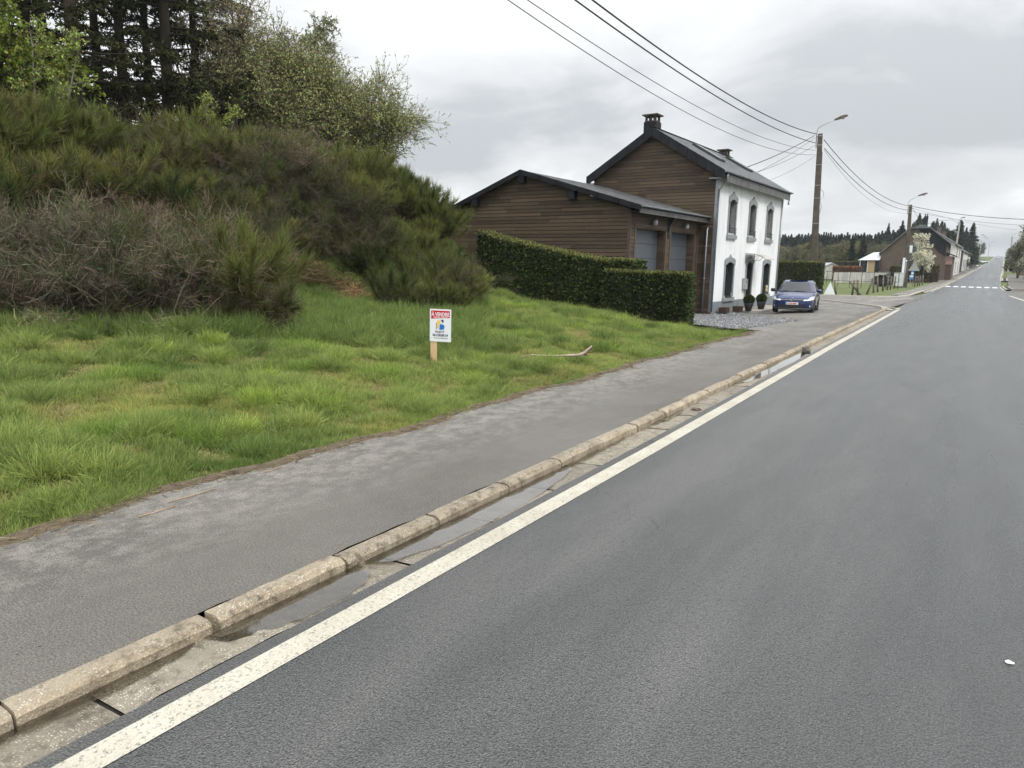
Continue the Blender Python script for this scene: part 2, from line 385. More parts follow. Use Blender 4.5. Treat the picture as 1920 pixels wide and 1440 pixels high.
class MB:
    """collects boxes, prisms and tubes into one mesh"""
    def __init__(s): s.v = []; s.f = []; s.mi = []; s.sm = []; s.cur = 0
    def add(s, vs_, fs, smooth_=False):
        o = len(s.v); s.v += [tuple(map(float, q)) for q in vs_]
        for f in fs: s.f.append(tuple(i+o for i in f)); s.mi.append(s.cur); s.sm.append(smooth_)
        return s
    def box(s, x0, x1, y0, y1, z0, z1):
        return s.add([(x0, y0, z0), (x1, y0, z0), (x1, y1, z0), (x0, y1, z0), (x0, y0, z1), (x1, y0, z1), (x1, y1, z1), (x0, y1, z1)],
                     [(0, 3, 2, 1), (4, 5, 6, 7), (0, 1, 5, 4), (1, 2, 6, 5), (2, 3, 7, 6), (3, 0, 4, 7)])
    def prism(s, pts, axis, a, b):
        """polygon pts (2-D) extruded along axis from a to b. axis 'x': pts=(y,z); 'y': pts=(x,z); 'z': pts=(x,y)"""
        n = len(pts)
        def P(p, t):
            return {'x': (t, p[0], p[1]), 'y': (p[0], t, p[1]), 'z': (p[0], p[1], t)}[axis]
        vs_ = [P(p, a) for p in pts]+[P(p, b) for p in pts]
        fs = [tuple(range(n))[::-1], tuple(range(n, 2*n))]+[(i, (i+1) % n, n+(i+1) % n, n+i) for i in range(n)]
        return s.add(vs_, fs)
    def tube(s, pts, r, n=6, cap=True):
        pts = [Vector(p) for p in pts]; K = len(pts)
        rs = r if hasattr(r, '__len__') else [r]*K
        vs_ = []; up = Vector((.13, .21, .97))
        for i, p in enumerate(pts):
            t = (pts[min(i+1, K-1)]-pts[max(i-1, 0)]).normalized()
            a_ = t.cross(up if abs(t.dot(up)) < .95 else Vector((1, 0, 0))).normalized(); b_ = t.cross(a_)
            for k in range(n):
                an = 2*math.pi*k/n; vs_.append(p+(a_*math.cos(an)+b_*math.sin(an))*rs[i])
        fs = [(i*n+k, i*n+(k+1) % n, (i+1)*n+(k+1) % n, (i+1)*n+k) for i in range(K-1) for k in range(n)]
        if cap: fs += [tuple(range(n))[::-1], tuple(range((K-1)*n, K*n))]
        return s.add(vs_, fs, True)
    def lathe(s, prof, c=(0, 0, 0), n=20, axis='z'):
        vs_ = []
        for r, z in prof:
            for k in range(n):
                an = 2*math.pi*k/n; q = (r*math.cos(an), r*math.sin(an), z)
                if axis == 'y': q = (q[0], q[2], q[1])
                if axis == 'x': q = (q[2], q[0], q[1])
                vs_.append((q[0]+c[0], q[1]+c[1], q[2]+c[2]))
        K = len(prof)
        fs = [(i*n+k, i*n+(k+1) % n, (i+1)*n+(k+1) % n, (i+1)*n+k) for i in range(K-1) for k in range(n)]
        fs += [tuple(range(n))[::-1], tuple(range((K-1)*n, K*n))]
        return s.add(vs_, fs, True)
    def mesh(s, name, mats):
        me = bpy.data.meshes.new(name); me.from_pydata(s.v, [], s.f)
        for m_ in (mats if isinstance(mats, (list, tuple)) else [mats]): me.materials.append(MT[m_] if isinstance(m_, str) else m_)
        me.polygons.foreach_set('material_index', s.mi); me.polygons.foreach_set('use_smooth', s.sm)
        me.update(); return me
    def build(s, name, mats, parent=None, **k): return link(name, s.mesh(name, mats), parent, **k)

class Soup:
    """vectorised ribbons and tubes with a colour per point"""
    def __init__(s): s.V = []; s.Fq = []; s.C = []; s.M = []; s.n = 0; s.S = []
    def _push(s, V, F, C, mi, sm=False):
        s.V.append(V); s.Fq.append(F+s.n); s.C.append(C); s.M.append(np.full(len(F), mi)); s.S.append(np.full(len(F), sm)); s.n += len(V)
    def ribbons(s, P, W, C, mi=0):
        P = np.asarray(P, float); Nn, K, _ = P.shape
        W = np.broadcast_to(np.asarray(W, float), (Nn, K)) if np.ndim(W) != 1 else np.repeat(np.asarray(W)[:, None], K, 1)
        T = P[:, -1]-P[:, 0]; T /= np.linalg.norm(T, axis=1, keepdims=True)+1e-9
        R = rng.normal(size=(Nn, 3)); S = np.cross(T, R); S /= np.linalg.norm(S, axis=1, keepdims=True)+1e-9
        V = np.stack([P-S[:, None]*W[..., None]/2, P+S[:, None]*W[..., None]/2], 2).reshape(-1, 3)
        i = np.arange(Nn)[:, None]*K*2+np.arange(K-1)[None]*2
        F = np.stack([i, i+1, i+3, i+2], -1).reshape(-1, 4)
        C = np.asarray(C, float)
        if C.ndim == 1: C = np.broadcast_to(C, (Nn, K, 3))
        elif C.ndim == 2: C = np.broadcast_to(C[:, None], (Nn, K, 3))
        s._push(V, F, np.repeat(C.reshape(-1, 3), 2, 0), mi)
    def tubes(s, P, R, C, mi=0, S=4):
        P = np.asarray(P, float); Nn, K, _ = P.shape; R = np.asarray(R, float)
        T = np.gradient(P, axis=1); T /= np.linalg.norm(T, axis=2, keepdims=True)+1e-9
        ref = np.array([.31, .17, .05])+np.where(np.abs(T[..., 2:3]) > .8, np.array([1., 0, 0]), np.array([0, 0, 1.]))
        A = np.cross(T, ref); A /= np.linalg.norm(A, axis=2, keepdims=True)+1e-9; B = np.cross(T, A)
        an = np.arange(S)*2*math.pi/S
        V = P[:, :, None]+(A[:, :, None]*np.cos(an)[None, None, :, None]+B[:, :, None]*np.sin(an)[None, None, :, None])*R[:, :, None, None]
        i = (np.arange(Nn)[:, None, None]*K+np.arange(K-1)[None, :, None])*S; k = np.arange(S)[None, None]
        F = np.stack([i+k, i+(k+1) % S, i+S+(k+1) % S, i+S+k], -1).reshape(-1, 4)
        C = np.asarray(C, float)
        if C.ndim == 1: C = np.broadcast_to(C, (Nn, K, 3))
        elif C.ndim == 2: C = np.broadcast_to(C[:, None], (Nn, K, 3))
        s._push(V.reshape(-1, 3), F, np.repeat(C.reshape(-1, 3), S, 0), mi, True)
    def mesh(s, name, mats):
        V = np.concatenate(s.V); F = np.concatenate(s.Fq); C = np.concatenate(s.C); M_ = np.concatenate(s.M)
        me = bpy.data.meshes.new(name); nf = len(F)
        me.vertices.add(len(V)); me.vertices.foreach_set('co', V.astype(np.float32).ravel())
        me.loops.add(nf*4); me.loops.foreach_set('vertex_index', F.astype(np.int32).ravel())
        me.polygons.add(nf); me.polygons.foreach_set('loop_start', np.arange(nf, dtype=np.int32)*4); me.polygons.foreach_set('loop_total', np.full(nf, 4, dtype=np.int32))
        me.polygons.foreach_set('use_smooth', np.concatenate(s.S).astype(bool))
        me.polygons.foreach_set('material_index', M_.astype(np.int32))
        ca = me.color_attributes.new('Col', 'FLOAT_COLOR', 'POINT')
        ca.data.foreach_set('color', np.concatenate([np.clip(C, 0, 1), np.ones((len(C), 1))], 1).astype(np.float32).ravel())
        for m_ in (mats if isinstance(mats, (list, tuple)) else [mats]): me.materials.append(MT[m_])
        me.update(calc_edges=True); return me

def unit(v): return v/(np.linalg.norm(v, axis=-1, keepdims=True)+1e-9)
def curves(P0, D, Ln, K=4, wob=.12, grav=0.0, up=0.0):
    """curved stems from P0 along D; grav bends them down, up bends them up"""
    Nn = len(P0); P = np.zeros((Nn, K, 3)); P[:, 0] = P0; d = unit(np.asarray(D, float)); st = (np.asarray(Ln)/(K-1))[:, None]
    for k in range(1, K):
        P[:, k] = P[:, k-1]+d*st
        d = d+rng.normal(size=(Nn, 3))*wob; d[:, 2] += up-grav; d = unit(d)
    return P
def sample(P, m, t0=.2, t1=1.0):
    """m points on each curve -> (positions, tangents, parent index, t)"""
    Nn, K, _ = P.shape; idx = np.repeat(np.arange(Nn), m); t = rng.uniform(t0, t1, len(idx)); f = t*(K-1)
    i = np.minimum(f.astype(int), K-2); fr = (f-i)[:, None]
    return P[idx, i]*(1-fr)+P[idx, i+1]*fr, unit(P[idx, i+1]-P[idx, i]), idx, t
def cvar(c, n, v=.2, hue=.08):
    c = np.asarray(c, float); return np.clip(c*(1+rng.normal(size=(n, 1))*v)*(1+rng.normal(size=(n, 3))*hue), .002, 1)

# ================================================================== THE GROUND
def strip(name, fa, fb, Ys, dz, mat, nx=1, parent=None, kind='structure'):
    mb = MB(); V = []; F = []
    for Y in Ys:
        a_, b_ = float(fa(Y)), float(fb(Y))
        for k in range(nx+1):
            x_ = a_+(b_-a_)*k/nx; V.append((x_, Y, rz(x_, Y, dz(Y) if callable(dz) else dz)))
    for i in range(len(Ys)-1):
        for k in range(nx):
            p = i*(nx+1)+k; F.append((p, p+1, p+nx+2, p+nx+1))
    mb.add(V, F); o = mb.build(name, mat, parent)
    if parent is None: tag(o, kind=kind)
    return o
YS = sorted(set(np.round(np.concatenate([np.arange(-8, 12, .5), np.arange(12, 60, 1.), np.arange(60, 300, 4.), np.arange(300, 760, 15.), [780, 820, 880, 960], [110., 147., 258., 304., 457., 698.]]), 3)))

def terrain():
    xs = np.concatenate([np.linspace(-900, -120, 14)[:-1], np.linspace(-120, -34, 22)[:-1], np.arange(-34, -5, .5), np.linspace(-5, 8, 14), np.linspace(9, 60, 18), np.linspace(90, 900, 12)])
    ys = np.concatenate([np.linspace(-300, -12, 12)[:-1], np.arange(-12, 40, .5), np.arange(40, 160, 3.), np.linspace(160, 800, 60), np.linspace(840, 2500, 14)])
    X, Y = np.meshgrid(xs, ys); Z = tz(X, Y)
    corr = (X > xl(Y)-2.6) & (X < xr(Y)+1.5)
    bump = np.array([[mnoise.noise(Vector((a_*.55, b_*.55, 3)))*.10+mnoise.noise(Vector((a_*1.7, b_*1.7, 9)))*.05 if (a_ < -5.4 and a_ > -34 and b_ < 40) else 0 for a_ in xs] for b_ in ys])
    bump *= smooth((-5.5-X)/1.0)
    Z = Z+bump-.05
    inforecourt = (Y > 22.4) & (Y < 66) & (X > -20.5) & (X <= -5)
    Z = np.where(inforecourt, np.minimum(Z, zr(Y)-.04-.30*smooth((-X-5.6)/2)*(1-smooth((Y-37)/5))), Z)
    Z = np.where(corr, zr(Y)-.09, Z)
    nx, ny = len(xs), len(ys)
    V = np.stack([X, Y, Z], -1).reshape(-1, 3)
    F = [(j*nx+i, j*nx+i+1, (j+1)*nx+i+1, (j+1)*nx+i) for j in range(ny-1) for i in range(nx-1)]
    me = bpy.data.meshes.new('ground'); me.from_pydata(V.tolist(), [], F); me.materials.append(MT['ground'])
    me.polygons.foreach_set('use_smooth', [True]*len(F)); me.update()
    tag(link('ground', me), kind='structure')
terrain()

def sgrid_z(x, Y):
    """surface height incl. the same bumps as the terrain mesh"""
    b = 0.0
    if x < -5.4 and x > -34 and Y < 40:
        b = (mnoise.noise(Vector((x*.55, Y*.55, 3)))*.10+mnoise.noise(Vector((x*1.7, Y*1.7, 9)))*.05)*float(smooth((-5.5-x)/1.0))
    return float(tz(x, Y))+b-.05

GUT0, GUT1 = -.41, -.10            # gutter strip, from the left edge of the white line
KB = -.545                         # back of the kerb
road = strip('road', lambda Y: xl(Y)+GUT1+.004, xr, YS, 0.0, 'asphalt', 8)
strip('white_edge_line', lambda Y: xl(Y), lambda Y: xl(Y)+.165, [y for y in YS if y <= 41.5], .004, 'paint')
strip('white_edge_line', lambda Y: xl(Y), lambda Y: xl(Y)+.17, [y for y in YS if 80 <= y <= 740], .006, 'paint')
strip('white_edge_line', lambda Y: xr(Y)-.2, lambda Y: xr(Y), [y for y in YS if 96 <= y <= 114], .006, 'paint')
strip('white_edge_line', lambda Y: xr(Y)-.2, lambda Y: xr(Y), [y for y in YS if 134 <= y <= 740], .006, 'paint')
mb = MB(); mb.add([(2.05, 74.5, rz(0, 74, .006)), (2.3, 73.8, rz(0, 74, .006)), (3.2, 56, rz(0, 56, .006)), (2.95, 56, rz(0, 56, .006))], [(0, 1, 2, 3)])
tag(mb.build('white_edge_line', 'paint'), kind='structure')

# pavement on the left, ragged grassy edge
def pav_edge(Y): return -5.38-.005*Y+.06*math.sin(Y*1.3)+.05*math.sin(Y*3.1+1)+.03*math.sin(Y*7.7)
YP = list(np.arange(-8, 22.6, .25))
strip('pavement', pav_edge, lambda Y: xl(Y)+KB+.012*math.sin(Y*5)+.008*math.sin(Y*13), YP, .055, 'pavement', 4)
def poly_sheet(name, pts, mat, dz, kind='structure', sub=0):
    mb = MB(); mb.add([(x_, y_, rz(x_, y_, dz)) for x_, y_ in pts], [tuple(range(len(pts)))])
    o = mb.build(name, mat); tag(o, kind=kind); return o
YF = [y for y in YS if 22.5 <= y <= 42]
YF = [22.5]+YF+[42.3]
def fz(x, Y): return rz(x, Y)+.052-.22*float(smooth((-x-6.0)/3.2)*(1-smooth((Y-37.5)/5))*smooth((Y-21.5)/3))-.04*float(smooth((Y-38)/4.3))
def forecourt():
    V = []; F = []; nx = 14
    for Y in YF:
        for k in range(nx+1): x_ = -10.15+(float(xl(Y))+KB+10.15)*k/nx; V.append((x_, Y, fz(x_, Y)))
    for i in range(len(YF)-1):
        for k in range(nx): p = i*(nx+1)+k; F.append((p, p+1, p+nx+2, p+nx+1))
    mb = MB(); mb.add(V, F, True); tag(mb.build('forecourt', 'pavement'), kind='structure')
forecourt()
poly_sheet('side_street', [(-3.9, 42.3), (-3.4, 60), (-3.9, 68), (-5.6, 60.3), (-9.2, 57.2), (-60, 56.5), (-60, 49.5), (-30, 49.2), (-10.15, 48.9), (-10.15, 42.3)], 'pavement', .012)
strip('pavement', lambda Y: -5.95+.0*Y if Y < 130 else xl(Y)-2.6, lambda Y: xl(Y)-.55, [y for y in YS if 64 <= y <= 300], .05, 'pavement', 2)

# kerb stones and gutter slabs, one by one until they are too small to tell apart
kerbroot = tag(empty('kerb'), kind='structure'); gutroot = tag(empty('gutter'), kind='structure')
def kerb_mesh(seed):
    r = random.Random(seed); K = 9; V = []; F = []; L_ = .968
    for i in range(K):
        t = i/(K-1); y = t*L_; ch = .012 if i in (0, K-1) else 0; c2 = r.uniform(0, .012)
        prof = [(.003, -.10), (.003, .035-ch*.5), (-.012-c2, .062-ch), (-.045, .074-ch-r.uniform(0, .006)), (-.105-r.uniform(0, .012), .070-ch), (-.132, .058), (-.135, -.10)]
        if i in (0, K-1): y += r.uniform(-.016, .016)
        V += [(a_+r.uniform(-.002, .002), y, b_) for a_, b_ in prof]
    n = 7
    F = [(i*n+k, i*n+k+1, (i+1)*n+k+1, (i+1)*n+k) for i in range(K-1) for k in range(n-1)]+[tuple(range(n)), tuple(range((K-1)*n, K*n))[::-1]]
    mb = MB(); mb.add(V, F); me = mb.mesh('kerb_stone', 'kerb'); 
    return me
KM = [kerb_mesh(s) for s in range(6)]
def gut_mesh(seed):
    r = random.Random(seed); mb = MB(); V = []; F = []; K = 7; W = 5
    for i in range(K):
        for k in range(W):
            e_ = .010 if i in (0, K-1) else 0
            V.append((GUT0+.004+(GUT1-GUT0-.012)*k/(W-1)+(r.uniform(-.006, .004) if k == W-1 else 0), .006+.978*i/(K-1), -.028+.018*(k/(W-1))-e_+r.uniform(-.0015, .0015)))
    F = [(i*W+k, i*W+k+1, (i+1)*W+k+1, (i+1)*W+k) for i in range(K-1) for k in range(W-1)]
    nb = len(V); 
    mb.add(V, F); return mb.mesh('gutter_slab', 'gutter')
GM = [gut_mesh(s+50) for s in range(5)]
for i in range(-3, 40):
    Y = 1.17+.973*i
    Yn = Y+.973; slope = math.atan2(float(xl(Yn)-xl(Y)), .973)
    o = link('kerb_stone', rnd.choice(KM), kerbroot, (float(xl(Y))+GUT0+rnd.uniform(-.006, .006), Y, rz(0, Y)+rnd.uniform(-.006, .004)), (rnd.uniform(-.006, .006), rnd.uniform(-.03, .03), -slope+rnd.uniform(-.006, .006)), (1, rnd.choice([.99, .985, .97, .955]), 1))
    o = link('gutter_slab', rnd.choice(GM), gutroot, (float(xl(Y+.3)), Y+.3, rz(0, Y)+rnd.uniform(-.004, .003)), (rnd.uniform(-.004, .004), rnd.uniform(-.012, .012), -slope), (1, .98, 1))
# bed under kerb and gutter (mortar, dark)
MT['bed'] = simple('dark_joint', (.03, .027, .022), .9)
strip('gutter_bed', lambda Y: xl(Y)+KB-.02, lambda Y: xl(Y)+GUT1+.06, [y for y in YS if y <= 42], lambda Y: -.045, 'bed')
# corner where the kerb turns into the side street
def path_strip(name, pts, wid, dz, h, mat, kind='structure', parent=None):
    mb = MB(); n = len(pts); Lp = []; Rp = []
    for i, p in enumerate(pts):
        a_ = Vector(pts[max(0, i-1)]); b_ = Vector(pts[min(n-1, i+1)]); t = (b_-a_).normalized(); nn = Vector((-t.y, t.x))*wid/2
        Lp.append((p[0]+nn.x, p[1]+nn.y)); Rp.append((p[0]-nn.x, p[1]-nn.y))
    V = []; 
    for a_, b_ in zip(Lp, Rp):
        V += [(a_[0], a_[1], rz(0, a_[1], dz)), (a_[0], a_[1], rz(0, a_[1], dz+h)), (b_[0], b_[1], rz(0, b_[1], dz+h)), (b_[0], b_[1], rz(0, b_[1], dz))]
    F = []
    for i in range(n-1):
        o_ = i*4; F += [(o_+k, o_+k+1, o_+k+5, o_+k+4) for k in range(3)]
    F += [(0, 1, 2, 3), ((n-1)*4+3, (n-1)*4+2, (n-1)*4+1, (n-1)*4)]
    mb.add(V, F); o = mb.build(name, mat, parent)
    if parent is None: tag(o, kind=kind)
    return o
path_strip('kerb_corner', [(-3.9, 40.05), (-4.02, 41.3), (-4.4, 42.6), (-5.3, 44.2), (-6.6, 46.2), (-8.3, 48.7), (-10.2, 50.6), (-13, 52), (-20, 52.5)], .26, 0.0, .085, 'slab')
path_strip('gutter_corner', [(-3.66, 40.1), (-3.75, 41.2), (-4.15, 42.3), (-5.05, 43.8), (-6.35, 45.8), (-8.05, 48.3), (-9.9, 50.0)], .3, 0.0, .016, 'slab')
path_strip('white_edge_line', [(-3.35, 41.2), (-3.42, 42.0), (-3.75, 42.8), (-4.6, 43.9), (-5.6, 45.3)], .17, .006, .012, 'paint')
path_strip('kerb_strip', [(-3.95, 58.5), (-4.8, 54.5), (-5.9, 50.8)], .22, .012, .006, 'slab')
path_strip('kerb_strip', [(-30, 57.4), (-14, 57.6), (-9.1, 57.8), (-6.3, 58.6), (-5.1, 60.6), (-4.6, 64), (-4.6, 80)], .18, .0, .10, 'slab')
strip('kerb_strip', lambda Y: xl(Y)-.55, lambda Y: xl(Y)-.40, [y for y in YS if 76 <= y <= 300], .085, 'slab')
strip('gutter_strip', lambda Y: xl(Y)-.40, lambda Y: xl(Y)-.12, [y for y in YS if 76 <= y <= 300], .006, 'slab')
# dashed line across the road
cross = tag(empty('pedestrian_crossing'), kind='structure')
for k in range(7):
    x0 = -3.75+k*.84; mb = MB(); Z = rz(0, 110, .012)
    mb.box(x0, x0+.52, 106.5, 112.6, Z-.02, Z+.01); mb.build('painted_bar', 'signwhite', cross)
# right-hand side: kerbs, drives, side road
poly_sheet('side_street', [(4.3, 56), (40, 40), (40, 78), (8, 90), (3.9, 97), (2.2, 92), (2.9, 67)], 'pavement', -.012)
for (y0, y1) in ((96, 113), (134, 152)):
    o = strip('kerb_strip', lambda Y: xr(Y)+.02, lambda Y: xr(Y)+.22, [y0, (y0+y1)/2, y1], .10, 'slab')
    o = strip('kerb_strip', lambda Y: xr(Y)+.62, lambda Y: xr(Y)+.8, [y0, (y0+y1)/2, y1], .12, 'slab')
    strip('gutter_strip', lambda Y: xr(Y)+.22, lambda Y: xr(Y)+.62, [y0, (y0+y1)/2, y1], .07, 'bed')
strip('pavement', lambda Y: xr(Y)+.8, lambda Y: xr(Y)+9, [97, 105, 113, 121, 130, 140, 152, 165, 180], .10, 'pavement')
strip('kerb_strip', lambda Y: xr(Y)+.02, lambda Y: xr(Y)+.2, [y for y in YS if 165 <= y <= 740], .10, 'slab')
path_strip('kerb_strip', [(3.0, 94), (5, 92), (9, 90.5), (16, 89)], .5, 0, .1, 'slab')
path_strip('kerb_strip', [(3.6, 131.5), (6, 134), (12, 138)], .3, 0, .1, 'slab')

# gravel drive
def gravel():
    poly = [(-6.1, 22.6), (-5.6, 28.0), (-6.9, 29.6), (-8.4, 31.6), (-9.4, 34.2), (-10.1, 34.2), (-11.1, 32.3), (-11.2, 25.1), (-12.0, 22.75), (-8.6, 22.3)]
    def inside(x, y):
        c = False; n = len(poly)
        for i in range(n):
            x1, y1 = poly[i]; x2, y2 = poly[i-1]
            if (y1 > y) != (y2 > y) and x < (x2-x1)*(y-y1)/(y2-y1)+x1: c = not c
        return c
    def gz(x, y): return (fz(x, y) if x > -10.1 else rz(x, y, -.168))+.012+.20*max(0, min(1, (-x-6.5)/3))*max(0, min(1, (31.5-y)/4))+.012*vnoise(x, y, 3)
    xs = np.arange(-12.8, -5.3, .2); ys = np.arange(21.9, 34.6, .2); mb = MB(); idx = {}; V = []; F = []
    for i, x_ in enumerate(xs):
        for j, y_ in enumerate(ys):
            if inside(x_, y_): idx[i, j] = len(V); V.append((x_, y_, gz(x_, y_)))
    for (i, j) in idx:
        q = [(i, j), (i+1, j), (i+1, j+1), (i, j+1)]
        if all(t in idx for t in q): F.append(tuple(idx[t] for t in q))
    mb.add(V, F); o = mb.build('gravel_drive', 'gravel'); tag(o, kind='structure')
    # loose stones
    n = 15000; X = rng.uniform(-12.8, -5.0, n); Y = rng.uniform(21.9, 34.5, n); P = []
    for x_, y_ in zip(X, Y):
        if inside(x_+rnd.gauss(0, .12), y_+rnd.gauss(0, .12)): P.append((x_, y_, gz(x_, y_)))
    P = np.array(P); n = len(P)
    base = np.array([(1, 0, 0), (0, 1, 0), (-1, 0, 0), (0, -1, 0), (0, 0, .6), (0, 0, -.6)], float)
    s_ = rng.uniform(.018, .052, (n, 1, 1)); jit = rng.uniform(.6, 1.3, (n, 6, 3)); a_ = rng.uniform(0, 6.28, n)
    B = base[None]*jit*s_; ca, sa = np.cos(a_)[:, None], np.sin(a_)[:, None]
    B = np.stack([B[..., 0]*ca-B[..., 1]*sa, B[..., 0]*sa+B[..., 1]*ca, B[..., 2]], -1)+P[:, None]
    tri = np.array([(0, 1, 4), (1, 2, 4), (2, 3, 4), (3, 0, 4), (1, 0, 5), (2, 1, 5), (3, 2, 5), (0, 3, 5)])
    F = (tri[None]+np.arange(n)[:, None, None]*6).reshape(-1, 3)
    me = bpy.data.meshes.new('gravel'); me.from_pydata(B.reshape(-1, 3).tolist(), [], F.tolist())
    M_ = Mat('gravel_stones'); inf = M_.vor(30, M_.pos(), 'F1', 'Color')
    me.materials.append(M_.set(M_.ramp(inf, [(.2, (.04, .042, .046)), (.6, (.16, .163, .17)), (.9, (.46, .46, .46))]), .65))
    tag(link('gravel', me), 'loose grey slate gravel lying on the drive', 'gravel', kind='stuff')
gravel()

# puddles in the gutter
def puddle(y0, y1, w0, w1, seed):
    r = random.Random(seed); n = 26; pts = []
    for i in range(n+1):
        t = i/n; y = y0+(y1-y0)*t; wv = (w0+(w1-w0)*t)*(math.sin(math.pi*min(1, max(.0, t)))**.35)+r.uniform(-.012, .012); pts.append((float(xl(y))+GUT0+.006+max(.005, wv), y))
    for i in range(n, -1, -1): y = y0+(y1-y0)*i/n; pts.append((float(xl(y))+GUT0+.006, y))
    mb = MB(); mb.add([(a_, b_, rz(0, b_, -.0085)) for a_, b_ in pts], [tuple(range(len(pts)))])
    tag(mb.build('puddle', 'water'), kind='structure')
puddle(2.05, 3.2, .25, .31, 1); puddle(3.25, 6.1, .31, .24, 2); puddle(.9, 2.0, .07, .10, 3); puddle(12.2, 18.6, .27, .29, 4); puddle(6.0, 7.6, .07, .04, 5); puddle(8.4, 9.6, .10, .08, 6)

# ================================================================== THE HOUSE
HO = (-10.12, 31.8); HR = -D2R(1.98)
HZ = -.10
house = thing('house', 'two-storey white rendered house with a dark timber-clad gable and slate roof', 'house', (HO[0], HO[1], HZ), HR)
# local frame: +y runs along the facade away from the camera, -x goes into the house, z up (ground = 0)
HL, HD, HE, HRG = 10.5, 6.15, 5.98, 8.22          # length, depth, eaves and ridge height
def wall_holes(mb, y0, y1, z0, z1, holes, x=0.0, depth=.22):
    ys = sorted({y0, y1}|{h[0] for h in holes}|{h[1] for h in holes}); zs = sorted({z0, z1}|{h[2] for h in holes if z0 < h[2] < z1}|{h[3] for h in holes if z0 < h[3] < z1})
    for a_, b_ in zip(ys, ys[1:]):
        for c_, d_ in zip(zs, zs[1:]):
            my, mz_ = (a_+b_)/2, (c_+d_)/2
            if any(h[0] < my < h[1] and h[2] < mz_ < h[3] for h in holes): continue
            mb.add([(x, a_, c_), (x, b_, c_), (x, b_, d_), (x, a_, d_)], [(0, 1, 2, 3)])
    for h in holes:
        a_, b_, c_, d_ = h
        c_, d_ = max(c_, z0), min(d_, z1)
        if d_ <= c_: continue
        q = [(a_, c_), (b_, c_), (b_, d_), (a_, d_)]
        for (p, r_) in zip(q, q[1:]+q[:1]):
            mb.add([(x, p[0], p[1]), (x, r_[0], r_[1]), (x-depth, r_[0], r_[1]), (x-depth, p[0], p[1])], [(0, 3, 2, 1)])
UP = [(2.22, 3.50), (5.28, 3.50), (8.30, 3.50)]
GW = [(2.32, .60), (8.42, .60)]
holes = [(c-.46, c+.46, z+.1, z+1.68+.1) for c, z in UP]+[(c-.60, c+.60, z+.06, z+1.76) for c, z in GW]
DOOR = (4.93, 5.87, .12, 2.36)
holes.append(DOOR)
PL = .45                                            # top of the grey plinth
mb = MB(); wall_holes(mb, 0, HL, PL, HE-.05, holes)
mb.add([(0, HL, 0), (-HD, HL, 0), (-HD, HL, HE), (-HD/2, HL, HRG-.15), (0, HL, HE)], [(0, 1, 2, 3, 4)])
mb.add([(-HD, 0, 0), (-HD, HL, 0), (-HD, HL, HE), (-HD, 0, HE)], [(0, 3, 2, 1)])
mb.build('wall', 'white', house)
mb = MB(); wall_holes(mb, -.02, HL+.02, -.35, PL, [DOOR], x=.025, depth=.25); mb.build('plinth', 'greyplinth', house)
